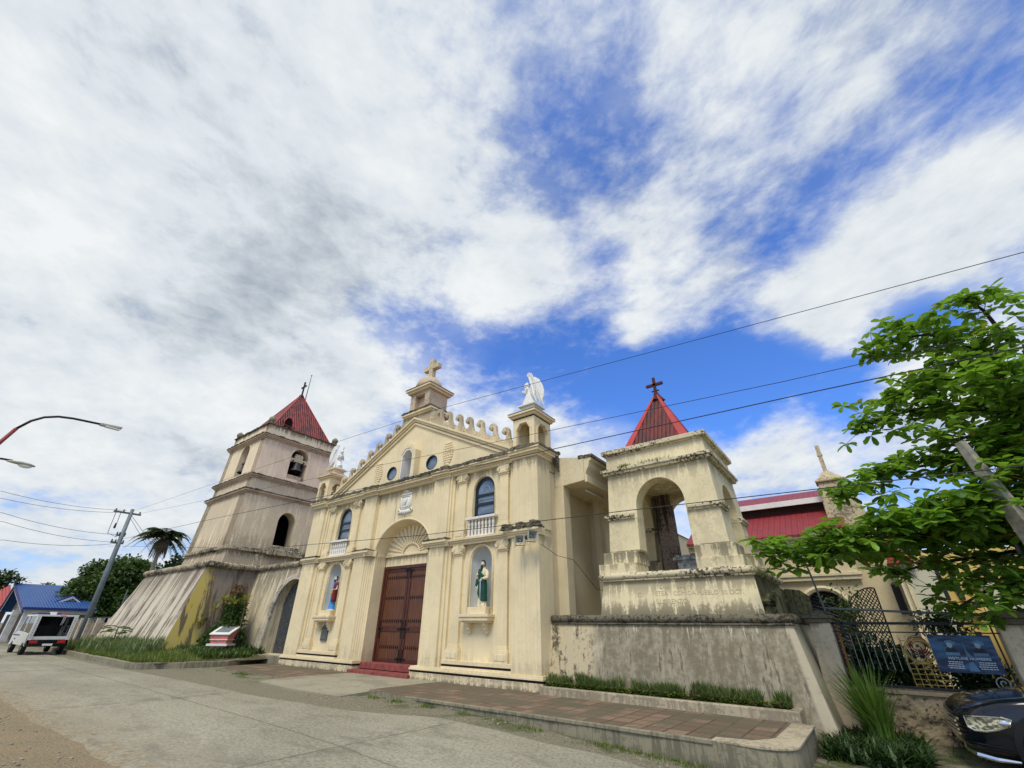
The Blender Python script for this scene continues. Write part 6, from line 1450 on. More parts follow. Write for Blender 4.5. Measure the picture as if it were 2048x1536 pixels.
# ---- loudspeakers
def horn(c, yaw, label, s=1.0):
    t = thing('loudspeaker', c, label, 'loudspeaker', 'horn loudspeakers on the corner pier'); x, y, z = c
    R_ = Matrix.Rotation(yaw, 3, 'Z')
    def T(p): return Vector(c) + R_ @ Vector(p) * s
    m = M(); fr = [(-.14, -.115), (.14, -.115), (.14, .115), (-.14, .115)]; rings = [[T((a * k_, d, b_ * k_)) for a, b_ in fr] for k_, d in ((.30, .16), (.5, .08), (.85, -.02), (1, -.14), (1.02, -.16), (.94, -.155), (.45, .02), (.2, .06))]
    m.loft(rings, False); m.obj('horn_body', 'speaker_grey', t)
    m = M(); m.ell(T((0, .0, 0)), (.05 * s, .05 * s, .05 * s), 10, 7); m.obj('horn_core', 'speaker_grey', t, smooth=True)
    m = M(); m.tube([T((0, .12, 0)), T((0, .27, 0))], .065 * s, 10); m.obj('driver', 'speaker_dark', t)
    m = M(); m.tube([T((-.15, .12, .02)), T((-.15, .02, -.15)), T((.15, .02, -.15)), T((.15, .12, .02))], .012, 5); m.obj('bracket', 'steel_grey', t)
horn((-7.68, 10.66, 3.72), radians(28), 'grey horn loudspeaker facing the street, left one of the pair on the corner pier', .95)
horn((-7.28, 10.64, 3.80), radians(62), 'grey horn loudspeaker turned to the right, at the pier edge', 1.05)
# marker plaque
t = thing('historic_marker', (-17.9, WY, 1.0), 'small black cast metal marker with lettering below the left niche shelf', 'plaque')
xm = CX - 4.05
m = M(); m.prism([(xm - .21, .90), (xm + .21, .90), (xm + .21, 1.40), (xm + .13, 1.42), (xm + .07, 1.54), (xm, 1.58), (xm - .07, 1.54), (xm - .13, 1.42), (xm - .21, 1.40)], WY - .05, WY, 'y'); m.obj('plate', 'marker_black', t, bevel=.006)
m = M(); m.tube([(xm - .195, WY - .055, .92), (xm + .195, WY - .055, .92), (xm + .195, WY - .055, 1.37), (xm - .195, WY - .055, 1.37), (xm - .195, WY - .055, .92)], .008, 4); m.lathe((xm, WY - .06, 1.47), [(.01, 0), (.04, .0), (.045, .02)], 12, 'y')
for i in range(9):
    x_ = xm - .16
    while x_ < xm + .15:
        w_ = random.uniform(.015, .045)
        if x_ + w_ < xm + .165: m.box(x_, x_ + w_, WY - .055, WY - .05, 1.30 - i * .042, 1.315 - i * .042)
        x_ += w_ + .012
m.obj('plaque_text', 'marker_text', t)
# pink marker stand
t = thing('marker_stand', (-23.7, 9.9, .25), 'pink and white concrete stand with a slanted dark plaque on the verge', 'marker stand')
ox, oy = -23.7, 9.9
m = M(); m.box(ox - .30, ox + .30, oy - .28, oy + .28, .2, .60); m.hexa([(ox - .33, oy - .31, .68), (ox + .33, oy - .31, .68), (ox + .33, oy + .31, .68), (ox - .33, oy + .31, .68), (ox - .40, oy - .36, 1.02), (ox + .40, oy - .36, 1.02), (ox + .40, oy + .44, 1.32), (ox - .40, oy + .44, 1.32)]); m.obj('pedestal', 'pink_paint', t, bevel=.01)
m = M(); m.box(ox - .44, ox + .44, oy - .42, oy + .42, .59, .68); m.box(ox - .385, ox + .385, oy - .375, oy + .375, .82, .85); m.hexa([(ox - .44, oy - .40, 1.02), (ox + .44, oy - .40, 1.02), (ox + .44, oy + .48, 1.32), (ox - .44, oy + .48, 1.32), (ox - .44, oy - .40, 1.07), (ox + .44, oy - .40, 1.07), (ox + .44, oy + .48, 1.38), (ox - .44, oy + .48, 1.38)]); m.obj('white_rim', 'white_paint', t, bevel=.012)
m = M(); m.hexa([(ox - .30, oy - .24, 1.10), (ox + .30, oy - .24, 1.10), (ox + .30, oy + .34, 1.30), (ox - .30, oy + .34, 1.30), (ox - .30, oy - .24, 1.135), (ox + .30, oy - .24, 1.135), (ox + .30, oy + .34, 1.337), (ox - .30, oy + .34, 1.337)]); m.obj('plaque', 'grey_pane', t)
t.rotation_euler.z = radians(42)
# ================================================================== STREET LAMPS, POLES, WIRES
def lamp(px, py, H, pts, headdir, label, red=True):
    t = thing('street_lamp', (px, py, gz(px, py)), label, 'street lamp', 'street lamps at the left edge')
    m = M(); m.tube([(px, py, -.2), (px, py, H)], [.09, .06], 10); m.obj('pole', 'pole_red' if red else 'pole_paint', t, smooth=True)
    m = M(); m.tube([(px, py, H)] + pts[:2], [.062, .055, .05], 8); m.obj('arm_base', 'pole_red' if red else 'pole_paint', t, smooth=True)
    m = M(); m.tube(pts[1:], [.038] * (len(pts) - 1), 8); m.obj('arm', 'iron_dark', t, smooth=True)
    return t
P = [(-19.8, .22, 6.1), (-19.8, .42, 6.78), (-19.8, .62, 7.12), (-19.8, .85, 7.34), (-19.8, 1.15, 7.48), (-19.8, 1.5, 7.545), (-19.8, 1.9, 7.575), (-19.8, 2.26, 7.60)]
t = lamp(-19.8, .1, 5.6, P, None, 'red-based street lamp with a long curved arm reaching over the road, upper of the two')
m = M(); m.hexa([(-19.87, 2.2, 7.54), (-19.73, 2.2, 7.54), (-19.70, 2.8, 7.60), (-19.90, 2.8, 7.60), (-19.87, 2.2, 7.64), (-19.73, 2.2, 7.64), (-19.70, 2.8, 7.68), (-19.90, 2.8, 7.68)]); hd = m.obj('lamp_head', 'speaker_grey', t, bevel=.02)
m = M(); m.box(-19.88, -19.72, 2.35, 2.76, 7.545, 7.58); m.obj('lamp_glass', 'clear_lamp', hd)
P = [(-24.6, .05, 6.55), (-24.6, .25, 6.78), (-24.6, .6, 6.86), (-24.6, .9, 6.87)]
t = lamp(-24.6, 0, 6.2, P, None, 'grey street lamp with a flat oval head near the left edge, lower of the two', False)
m = M(); m.loft([[(-24.6 + rx * cos(a), y_, 6.83 + zc + rz * sin(a)) for a in [2 * pi * i / 12 for i in range(12)]] for (y_, rx, rz, zc) in ((.75, .04, .03, 0), (.9, .10, .05, 0), (1.15, .16, .07, .0), (1.4, .15, .06, -.01), (1.55, .06, .025, -.02))]); hd = m.obj('lamp_head', 'speaker_grey', t, smooth=True)
m = M(); m.ell((-24.6, 1.28, 6.76), (.12, .2, .08), 12, 8); m.obj('lamp_glass', 'clear_lamp', hd, smooth=True)
# utility pole
t = thing('utility_pole', (-45, 9.3, .3), 'tall grey utility pole with crossarms and insulators behind the parked white vehicle', 'utility pole')
m = M(); m.tube([(-45, 9.32, .1), (-45, 9.28, 5), (-45, 9.24, 9.5)], [.20, .17, .12], 10); m.obj('pole', 'pole_paint', t, smooth=True)
for z_, hw in ((9.15, 1.1), (6.9, .5), (7.45, .35)):
    m = M(); m.box(-45.08, -44.92, 9.24 - hw, 9.24 + hw * .6, z_ - .06, z_ + .06); co = m.obj('crossarm', 'steel_grey', t)
    for q in (-.9, -.45, .5): 
        m = M(); m.lathe((-45, 9.24 + q * hw, z_ + .06), [(.04, 0), (.06, .05), (.04, .08), (.06, .12), (.02, .18)], 8); m.obj('insulator', 'speaker_dark', co)
m = M(); m.tube([(-45, 8.3, 9.1), (-45, 8.35, 7.5), (-45, 9.0, 7.3)], .02, 5); m.tube([(-45, 8.6, 9.1), (-45, 8.65, 7.9)], .02, 5); m.lathe((-45, 8.6, 7.9), [(.05, 0), (.08, .1), (.05, .4)], 8); m.obj('drop_wire', 'iron_dark', t)
# leaning concrete pole at the right, behind the boughs
t = thing('concrete_pole', (2.88, 11.5, -.3), 'leaning weathered concrete pole among the almond boughs at the right edge', 'pole')
m = M(); m.tube([(2.88, 11.5, -.3), (2.55, 11.5, 2.9), (2.28, 11.5, 4.72)], [.21, .165, .085], 4); m.obj('pole', 'concrete_pole', t)
t = thing('steel_post', (2.75, 12.6, 0), 'thin grey steel post under the leaning concrete pole', 'post'); m = M(); m.tube([(2.5, 12.7, .5), (2.55, 12.7, 3.6)], .035, 8); m.obj('post', 'steel_grey', t)
def wire(pts, r, label, sag=0, mat='iron_dark'):
    p = [Vector(q) for q in pts]; out = []
    for a, b in zip(p[:-1], p[1:]):
        for i in range(14): f = i / 14; out.append(a.lerp(b, f) - Vector((0, 0, 4 * sag * f * (1 - f))))
    out.append(p[-1]); m = M(); m.tube(out, r, 5); return tag(m.obj('overhead_wire', mat, None), label, 'wire', 'overhead wires')
wire([(-45, 9.24, 9.3), (-17.0, 8.72, 8.13), (-9.5, 8.6, 7.75), (3.25, 8.15, 6.37), (9, 8, 6.0)], .0065, 'topmost thin overhead wire passing above the right angel')
wire([(-45, 9.24, 9.0), (-7.3, 9.0, 6.2), (-.1, 8.5, 5.5), (2.9, 8.3, 5.28), (9, 8.2, 5.0)], .0065, 'overhead wire just under the topmost one, crossing the belfry roof')
wire([(-45, 8.7, 6.9), (-25, 8.75, 6.25), (-7.2, 8.8, 5.5), (-.1, 8.4, 5.13), (2.8, 8.3, 4.98), (9, 8.2, 4.8)], .010, 'thicker overhead wire skirting the cornice and the belfry parapet')
wire([(-45, 8.7, 6.6), (-19, 8.4, 4.15), (-9.06, 8.0, 3.59), (-3.0, 8.0, 3.45), (2.05, 8.0, 3.30), (9, 8, 3.2)], .008, 'lowest overhead wire crossing the shell fan and the belfry arch')
for i, (a, z0_, z1_) in enumerate(((1.71, 9.35, 8.4), (1.88, 9.2, 8.0), (2.24, 7.5, 7.2), (2.44, 6.95, 6.72), (2.87, 6.9, 5.72))):
    wire([(-45, 8.9 + i * .1, z0_), (-40, a, z1_), (-38, a - 2.6, z1_ + .1)], .012, ('pair of wires leaving the utility pole at the top towards the left', 'second wire from the top going left from the utility pole', 'middle wire going left from the utility pole', 'fourth wire going left from the utility pole', 'lowest wire going left from the utility pole')[i], .25)
wire([(-45, 9.24, 9.1), (-60, 17, 7.2)], .015, 'wire from the utility pole to behind the palm'); wire([(-45, 9.24, 8.9), (-62, 18, 6.0)], .015, 'second wire running from the pole down behind the palm')
# loose cable on the church side
m = M(); m.tube([(-7.2, 11.05, 3.62), (-7.0, 11.6, 3.35), (-6.85, 12.3, 3.3), (-6.7, 13.4, 2.55), (-6.3, 14.2, 2.4)], .008, 5); tag(m.obj('loose_cable', 'iron_dark', None), 'thin loose cable sagging across the church side wall from the loudspeakers', 'cable')

# ================================================================== VEHICLES
def wheel(parent, c, r, w, axis, mirror=1):
    m = M(); m.lathe(c, [(r * .62, -w / 2), (r * .94, -w / 2), (r, -w / 2 + .03), (r, w / 2 - .03), (r * .94, w / 2), (r * .62, w / 2)], 28, axis); wo_ = m.obj('wheel', 'rubber', parent, smooth=False)
    m = M(); m.lathe(c, [(.02, -w / 2 - .005), (r * .2, -w / 2 - .005), (r * .6, -w / 2 + .02), (r * .63, -w / 2 + .01), (r * .63, w / 2 - .01), (r * .6, w / 2 - .02), (r * .2, w / 2 + .005), (.02, w / 2 + .005)], 20, axis); m.obj('rim', 'rim_grey', wo_)
# white open-backed patrol vehicle
t = thing('patrol_vehicle', (-35.2, 5.9, 0), 'white multicab patrol vehicle with large windows and dark open rear on the road', 'patrol vehicle')
xr, xf = -33.6, -37.9; ya, yb = 4.98, 6.56
m = M()
m.box(xf + .35, xr - .02, ya + .02, yb - .02, .42, .80); m.prism([(xf + .1, .40), (xf, .55), (xf + .05, .80), (xf + .55, .98), (xf + 1.0, 1.02), (xr, .92), (xr, .40)], ya, ya + .05, 'y'); m.prism([(xf + .1, .40), (xf, .55), (xf + .05, .80), (xf + .55, .98), (xf + 1.0, 1.02), (xr, .92), (xr, .40)], yb - .05, yb, 'y')
m.prism([(xf + .1, .40), (xf, .55), (xf + .05, .80), (xf + .55, .96), (xf + 1.0, 1.00), (xf + 1.0, .42)], ya + .045, yb - .045, 'y')
m.prism([(xf + 1.1, 1.02), (xf + 1.55, 1.72), (xf + 1.63, 1.72), (xf + 1.2, 1.02)], ya, ya + .06, 'y'); m.prism([(xf + 1.1, 1.02), (xf + 1.55, 1.72), (xf + 1.63, 1.72), (xf + 1.2, 1.02)], yb - .06, yb, 'y')
for y_ in (ya, yb - .09):
    m.prism([(xr - .18, .42), (xr, .42), (xr - .02, 1.72), (xr - .16, 1.72)], y_, y_ + .09, 'y'); m.box(xf + 2.45, xf + 2.53, y_, y_ + .05, .9, 1.72)
for q, y_ in ((1, ya), (-1, yb)): m.prism([(xr + .001, .42), (xr + .02, .42), (xr + .02, 1.72), (xr + .001, 1.72)], y_, y_ + q * .16, 'y')
m.box(xf + 1.5, xr + .02, ya - .01, yb + .01, 1.70, 1.78)
body = m.obj('body', 'white_car', t, bevel=.015)
m = M(); m.box(xf + 1.25, xr - .2, ya + .03, ya + .04, .95, 1.70); m.box(xf + 1.25, xr - .2, yb - .04, yb - .03, .95, 1.7); m.hexa([(xf + 1.12, ya + .1, 1.02), (xf + 1.16, ya + .1, 1.02), (xf + 1.16, yb - .1, 1.02), (xf + 1.12, yb - .1, 1.02), (xf + 1.56, ya + .1, 1.7), (xf + 1.6, ya + .1, 1.7), (xf + 1.6, yb - .1, 1.7), (xf + 1.56, yb - .1, 1.7)]); m.obj('side_window', 'car_glass', t)
m = M(); m.box(xf + 2.0, xr - .2, ya + .1, yb - .1, .40, .52); m.box(xf + 2.2, xr - .3, ya + .08, ya + .4, .5, .82); m.box(xf + 2.2, xr - .3, yb - .4, yb - .08, .5, .82); m.box(xf + 2.15, xf + 2.3, ya + .1, yb - .1, .5, 1.3); m.obj('seat', 'speaker_dark', t, bevel=.02)
m = M(); m.tube([(xr - .3, yb - .5, .55), (xr - .25, yb - .42, 1.25), (xr - .25, yb - .15, 1.28)], .02, 6); m.tube([(xr - .25, yb - .42, .8), (xr - .25, yb - .15, .8)], .018, 6); m.tube([(xr - .25, yb - .2, .5), (xr - .25, yb - .18, 1.27)], .018, 6); m.obj('hand_rail', 'steel_grey', t)
m = M(); m.box(xr - .02, xr + .12, ya, yb, .36, .50); m.box(xr + .0, xr + .02, ya, yb, .48, .66); bp = m.obj('rear_bumper', 'black_paint', t, bevel=.02)
for y_ in (ya + .1, yb - .42): m = M(); m.box(xr + .02, xr + .05, y_, y_ + .32, .50, .62); m.obj('tail_light', 'red_plastic', t, bevel=.008)
m = M(); m.box(xr + .121, xr + .13, 5.6, 5.98, .40, .49); m.obj('number_plate', 'white_paint', bp)
m = M(); m.box(-35.4, -35.1, 5.15, 6.4, 1.79, 1.87); m.obj('light_bar', 'blue_paint', t, bevel=.015); m = M(); m.box(-35.42, -35.08, 5.65, 5.9, 1.79, 1.92); m.obj('light_bar_centre', 'clear_lamp', t, bevel=.015); m = M(); m.box(-34.1, -33.9, 5.95, 6.15, 1.78, 1.84); m.obj('beacon', 'red_plastic', t, bevel=.01)
m = M(); m.box(xf + .1, xf + 1.9, ya - .006, ya + .002, .80, .86); m.obj('blue_stripe', 'blue_paint', t)
textobj('POLICE', .10, 'lettering', 'black_interior', t, (-36.9, ya - .008, .62), (radians(90), 0, 0), .002)
textobj('POLICE', .07, 'lettering', 'black_interior', t, (xr + .022, 5.95, 1.715), (radians(90), 0, radians(90)), .002)
for i, ch in enumerate('EMERGENCY'): textobj(ch, .085, 'lettering', 'black_interior', t, (xr + .022, ya + .08, 1.58 - i * .105), (radians(90), 0, radians(90)), .002)
for i, ch in enumerate('EMERGENCY'): textobj(ch, .085, 'lettering', 'black_interior', t, (xr + .022, yb - .08, 1.58 - i * .105), (radians(90), 0, radians(90)), .002)
for x_ in (xr - .55, xf + .75):
    for y_ in (ya + .08, yb - .08): wheel(t, (x_, y_, .27), .28, .18, 'y')
# red car nose at the very left edge
t = thing('red_car', (-30.5, 2.75, 0), 'red and dark car with a glowing amber lamp cut by the left edge', 'car')
m = M(); m.loft([[(x_, 2.75 + sy * w_, z_) for sy, z_ in ((-1, .35), (-1, .85), (-.8, zt), (.8, zt), (1, .85), (1, .35))] for (x_, w_, zt) in ((-34.9, .70, .90), (-34.4, .78, 1.0), (-33.8, .8, 1.42), (-32.4, .8, 1.46), (-31.6, .8, 1.05), (-30.9, .76, .95), (-30.75, .68, .8))]); m.obj('body', 'red_plastic', t, bevel=.04)
m = M(); m.loft([[(x_, 2.75 + sy * .81, z_) for sy, z_ in ((-1, .90), (-.82, zt), (.82, zt), (1, .90))] for (x_, zt) in ((-34.2, 1.0), (-33.75, 1.36), (-32.45, 1.40), (-31.75, 1.02))]); m.obj('windows', 'black_paint', t)
for y_ in (2.2, 3.2): m = M(); m.box(-30.85, -30.72, y_, y_ + .3, .62, .78); m.obj('tail_light', 'amber_lamp', t, bevel=.02)
for x_ in (-34.2, -31.6):
    for y_ in (2.03, 3.47): wheel(t, (x_, y_, .3), .31, .2, 'y')
# black SUV at the lower right
def suv(ox, oy, oz, yaw):
    t = thing('black_car', (ox, oy, oz), 'glossy black car with a bright headlight and chrome strip at the lower right corner', 'car')
    R_ = Matrix.Rotation(yaw, 3, 'Z'); T = lambda p: Vector((ox, oy, oz)) + R_ @ Vector(p)
    # local: nose toward -x, length 4.6, half width .95
    st = [(0.0, .50, .42, .60, .72), (.05, .66, .32, .72, .80), (.18, .80, .26, .84, .90), (.45, .90, .24, .95, 1.00), (.9, .945, .24, 1.02, 1.07), (1.4, .95, .24, 1.06, 1.12), (1.75, .95, .24, 1.08, 1.20), (2.3, .95, .24, 1.10, 1.66), (3.2, .95, .24, 1.12, 1.74), (4.1, .94, .26, 1.12, 1.70), (4.5, .90, .30, 1.10, 1.20), (4.6, .8, .38, .95, 1.05)]
    rings = []
    for x_, w_, zl, zb_, zt in st:
        tw = w_ * (.80 if zt > 1.4 else .86)
        half = [(0, zl - .02), (w_ * .75, zl), (w_ * .97, zl + .08), (w_, zl + .25), (w_ * 1.0, (zl + zb_) / 2 + .08), (w_ * .985, zb_ - .08), (w_ * .95, zb_), (tw * .97 if zt > 1.4 else w_ * .84, (zb_ + zt) / 2 + .01), (tw * .85, zt - .01), (tw * .5, zt + .015), (0, zt + .02)]
        ring = [T((x_ + (.06 * (abs(y_) / w_) ** 3 if x_ < .3 else 0), -y_, z_)) for y_, z_ in half] + [T((x_ + (.06 * (abs(y_) / w_) ** 3 if x_ < .3 else 0), y_, z_)) for y_, z_ in half[-2:0:-1]]
        rings.append(ring)
    m = M(); m.loft(rings); body = m.obj('body', 'black_paint', t, smooth=True, subsurf=2, fixn=True)
    for sd in (-1, 1):
        # headlight following the corner
        pts = [(.12, .745, .75), (.12, .745, .62), (.17, .81, .585), (.28, .88, .59), (.42, .922, .63), (.56, .95, .69), (.60, .955, .765), (.50, .94, .785), (.34, .90, .78), (.20, .84, .765)]
        cen = (.32, .895, .69); m = M(); vs = [T((x_ - .015, sd * (y_ + .012), z_)) for x_, y_, z_ in pts] + [T((cen[0] - .02, sd * (cen[1] + .03), cen[2]))]
        n = len(pts); m.add(vs, [(i, (i + 1) % n, n) if sd < 0 else ((i + 1) % n, i, n) for i in range(n)]); hl = m.obj('headlight', 'headlight_glass', t, smooth=True)
        m = M(); m.tube([T((x_ - .015, sd * (y_ + .015), z_)) for x_, y_, z_ in pts + pts[:1]], .011, 5); m.tube([T((.115, sd * .75, .75)), T((.115, sd * .75, .61))], .014, 5); m.obj('headlight_rim', 'chrome', hl)
        m = M(); m.ell(T((.50, sd * .955, .715)), (.07, .04, .045), 10, 7); m.obj('reflector', 'chrome', hl)
        m = M(); m.tube([T(p) for p in ((.05, sd * .45, .36), (.03, sd * .62, .33), (.10, sd * .80, .29), (.28, sd * .92, .27), (.5, sd * .965, .27))], [.02, .03, .035, .03, .015], 6); m.obj('chrome_strip', 'chrome', t)
        m = M(); m.lathe((0, 0, 0), [(.40, 0), (.47, .0), (.475, .05), (.40, .05)], 32, 'y')
        m.v = [tuple(T((Vector(v).x + .98, sd * (.945 + (Vector(v).y - .02) * 1.0), Vector(v).z + .40))) for v in m.v]; m.obj('wheel_arch', 'black_paint', t)
        for x_ in (.98, 3.7):
            m = M(); m.lathe((0, 0, 0), [(.02, -.01), (.40, -.01), (.40, .02), (.02, .02)], 28, 'y'); m.v = [tuple(T((v[0] + x_, sd * (.955 + v[1]), v[2] + .38))) for v in m.v]; m.obj('wheel_well', 'black_interior', t)
            m = M(); m.lathe((0, 0, 0), [(.22, -.1), (.33, -.1), (.36, -.07), (.36, .07), (.33, .1), (.22, .1)], 28, 'y'); m.v = [tuple(T((v[0] + x_, sd * (.92 + v[1]), v[2] + .34))) for v in m.v]; w_ = m.obj('wheel', 'rubber', t)
            m = M(); m.lathe((0, 0, 0), [(.02, -.08), (.23, -.09), (.24, .09), (.02, .08)], 20, 'y'); m.v = [tuple(T((v[0] + x_, sd * (.93 + v[1]), v[2] + .34))) for v in m.v]; m.obj('rim', 'rim_grey', w_)
        m = M(); vs = [T(p) for p in ((1.95, sd * .90, 1.14), (3.9, sd * .905, 1.17), (3.75, sd * .80, 1.62), (2.45, sd * .79, 1.60))]; m.add(vs, [(0, 1, 2, 3)]); m.obj('side_window', 'car_glass', t)
    m = M()
    for i in range(4): m.tube([T((.0 + .012 * abs(y_) ** 2, y_, .50 + i * .055)) for y_ in (-.60, -.3, 0, .3, .60)], .014, 5)
    m.obj('grille_bar', 'chrome', t)
    m = M(); m.tube([T((.035, -.62, .70)), T((.02, 0, .74)), T((.035, .62, .70))], .02, 6); m.obj('grille_top', 'chrome', t)
    return t
suv(.50, 11.55, -.43, radians(5))

# ================================================================== HOUSES AT THE LEFT
t = thing('blue_roof_house', (-60, 9, 0), 'white house with bright blue gabled roof and a small blue dormer at the far left', 'house')
m = M(); m.hexa([(-61.6, 6.5, 2.2), (-60, 6.5, 4.35), (-60, 10.7, 4.4), (-61.6, 10.7, 2.2), (-61.6, 6.5, 2.3), (-60, 6.5, 4.45), (-60, 10.7, 4.5), (-61.6, 10.7, 2.3)]); m.hexa([(-60, 6.5, 4.35), (-50.2, 6.5, 2.3), (-50.2, 10.7, 2.35), (-60, 10.7, 4.4), (-60, 6.5, 4.45), (-50.2, 6.5, 2.4), (-50.2, 10.7, 2.45), (-60, 10.7, 4.5)]); rf = m.obj('roof', 'blue_roof', t)
m = M(); m.prism([(-61.6, 2.1), (-60, 4.15), (-50.2, 2.1), (-50.2, 2.4), (-60, 4.46), (-61.6, 2.4)], 6.42, 6.5, 'y'); m.box(-50.25, -50.15, 6.5, 10.7, 2.25, 2.42); m.obj('barge_board', 'blue_paint', rf)
m = M(); m.prism([(-61.4, 2.1), (-60, 3.98), (-51, 2.1), (-51, 2.3), (-60, 4.18), (-61.4, 2.3)], 6.5, 6.56, 'y'); m.obj('soffit_board', 'pane_white', rf)
m = M(); m.prism([(-61.3, 2.2), (-51, 2.2), (-60, 4.1)], 7.2, 7.3, 'y'); m.box(-61.3, -51.5, 7.3, 10.5, 0, 2.3); m.obj('wall', 'house_wall', t)
m = M(); m.box(-51.5, -51.4, 7.6, 10.3, .5, 1.8); m.box(-62, -54, 7.15, 7.2, .3, 2.0); m.obj('dark_opening', 'house_dark', t)
for (x_, y_) in ((-50.8, 6.9), (-50.8, 8.6), (-56, 6.9)):
    m = M(); m.box(x_ - .22, x_ + .22, y_ - .22, y_ + .22, 0, 2.3); m.obj('column', 'pane_white', t)
m = M(); m.box(-51, -50.5, 6.8, 10.5, 2.0, 2.25); m.obj('beam', 'pane_white', t)
m = M(); xa = -52.6
m.prism([(8.2, 2.75), (9.35, 3.35), (9.35, 3.45), (8.05, 2.78)], -55.5, xa, 'x'); m.prism([(9.35, 3.35), (10.15, 2.85), (10.25, 2.88), (9.35, 3.45)], -55.5, xa, 'x'); dm = m.obj('dormer', 'blue_paint', t)
m = M(); m.prism([(8.35, 2.68), (9.35, 3.16), (9.35, 3.34), (8.25, 2.76)], xa - .02, xa + .05, 'x'); m.prism([(9.35, 3.22), (10.0, 2.82), (10.1, 2.86), (9.35, 3.34)], xa - .02, xa + .05, 'x'); m.obj('dormer_trim', 'pane_white', dm)
m = M(); m.prism([(8.4, 2.72), (10.0, 2.8), (9.35, 3.25)], xa - .3, xa - .1, 'x'); m.obj('dormer_gable', 'house_wall', dm)
t = thing('red_roof_house', (-82, 6, 0), 'low house with red metal roof at the left edge, beside the blue-roofed one', 'house')
m = M(); m.hexa([(-87, 3, 5.5), (-78, 3, 2.9), (-78, 9, 2.9), (-87, 9, 5.5), (-87, 3, 5.6), (-78, 3, 3.0), (-78, 9, 3.0), (-87, 9, 5.6)]); m.obj('roof', 'red_house_roof', t)
m = M(); m.box(-87, -79, 3.2, 8.9, 0, 3.0); m.obj('wall', 'house_dark', t)
m = M(); m.box(-78.8, -78.5, 3.2, 8.9, 2.5, 2.85); m.box(-78.8, -78.5, 5, 5.4, 0, 2.5); m.box(-78.8, -78.5, 7.5, 7.9, 0, 2.5); m.obj('porch_frame', 'pane_white', t)
# stone garden wall with posts
t = thing('stone_garden_wall', (-42, 9.5, .2), 'rough brown stone wall with pale posts and a pipe rail behind the pole', 'wall')
m = M(); m.box(-50, -36.4, 9.45, 9.7, 0, 1.45); o = m.obj('stone_body', 'rough_stone', t)
for x_ in (-48.5, -46.6, -44.6, -42.4, -39.8, -37.6): m = M(); m.box(x_ - .13, x_ + .13, 9.3, 9.7, 0, 1.72); m.obj('wall_post', 'stone_worn', t, bevel=.02)
m = M(); m.tube([(-50, 9.5, 1.75), (-36.6, 9.5, 1.75)], .05, 6); m.obj('pipe_rail', 'iron_dark', t)
m = M(); m.tube([(-38.6, 9.4, 1.5), (-38.6, 9.4, 3.4)], .03, 6); m.tube([(-38.6, 9.4, 1.5), (-38.2, 9.4, 3.0)], .025, 6); tag(m.obj('steel_pipe', 'steel_grey', None), 'two slim pale pipes standing beside the left edge of the tower base', 'pipe')

# ================================================================== BACKGROUND AT THE RIGHT
t = thing('red_roof_church_wing', (-2, 22, 0), 'church wing with two-tier red metal roof and cream wall with an arched gateway', 'building')
m = M(); m.wall(lambda u, w, q: (u, 20 + .4 * q, w), -5.5, .0, 0, 4.5, [('arch', -1.23, .66, 0, 2.05, .68)], 18); m.obj('wall', 'back_wall', t)
m = M(); m.box(-5.5, .05, 19.85, 20.1, 3.05, 3.18); m.box(-5.5, .08, 19.80, 20.1, 3.18, 3.28); m.box(-5.5, .05, 19.88, 20.1, 4.3, 4.5); m.box(-5.5, .1, 19.75, 20.1, 4.5, 4.6)
m.obj('cornice', 'canopy_plaster', t, bevel=.01)
m = M()
for i in range(9): m.box(-3.2 + i * .32, -3.17 + i * .32, 19.97, 20.02, 3.3, 4.3)
m.obj('wall_ribs', 'cream_trim', t)
m = M(); n_ = 20; m.tube([(-1.23 + .74 * cos(pi * i / n_), 19.98, 2.05 + .76 * sin(pi * i / n_)) for i in range(n_ + 1)], .09, 6); m.obj('gateway_trim', 'canopy_plaster', t)
m = M(); m.box(-1.95, -.5, 20.5, 20.55, 0, 2.9); m.obj('gateway_dark', 'iron_dark', t)
m = M()
for i in range(24): m.tube([(-1.95, 20.3, .6 + i * .12), (-.55, 20.3, .1 + i * .12)], .008, 4)
m.obj('gateway_grille', 'steel_grey', t)
m = M(); m.hexa([(-5.5, 19.7, 4.58), (.1, 19.7, 4.58), (.1, 22, 5.85), (-5.5, 22, 5.85), (-5.5, 19.7, 4.64), (.1, 19.7, 4.64), (.1, 22, 5.91), (-5.5, 22, 5.91)]); m.hexa([(-5.6, 21.6, 6.28), (.1, 21.6, 6.28), (.1, 24.2, 7.15), (-5.6, 24.2, 7.15), (-5.6, 21.6, 6.34), (.1, 21.6, 6.34), (.1, 24.2, 7.21), (-5.6, 24.2, 7.21)]); m.obj('roof', 'church_roof', t)
m = M(); m.box(-5.6, .1, 21.52, 21.6, 6.10, 6.32); m.obj('fascia', 'white_paint', t); m = M(); m.box(-5.5, .05, 22, 24, 4, 6.2); m.obj('clerestory', 'house_dark', t)
t = thing('old_stone_pinnacle', (.1, 21, 0), 'old stained stone pinnacle with a bare stub post behind the almond leaves', 'pinnacle')
m = M(); m.frus((-.45, 1.3, 20.8, 22), 3.3, (-.45, 1.2, 20.9, 21.9), 4.9); m.frus((-.38, .95, 20.95, 21.9), 4.9, (-.35, .75, 21, 21.8), 6.1); m.frus((-.34, .56, 21.0, 21.7), 6.1, (-.30, .50, 21.05, 21.65), 6.75); m.box(-.38, .60, 20.95, 21.75, 6.75, 6.85); m.frus((-.33, .55, 21, 21.7), 6.85, (-.02, .18, 21.3, 21.45), 7.25)
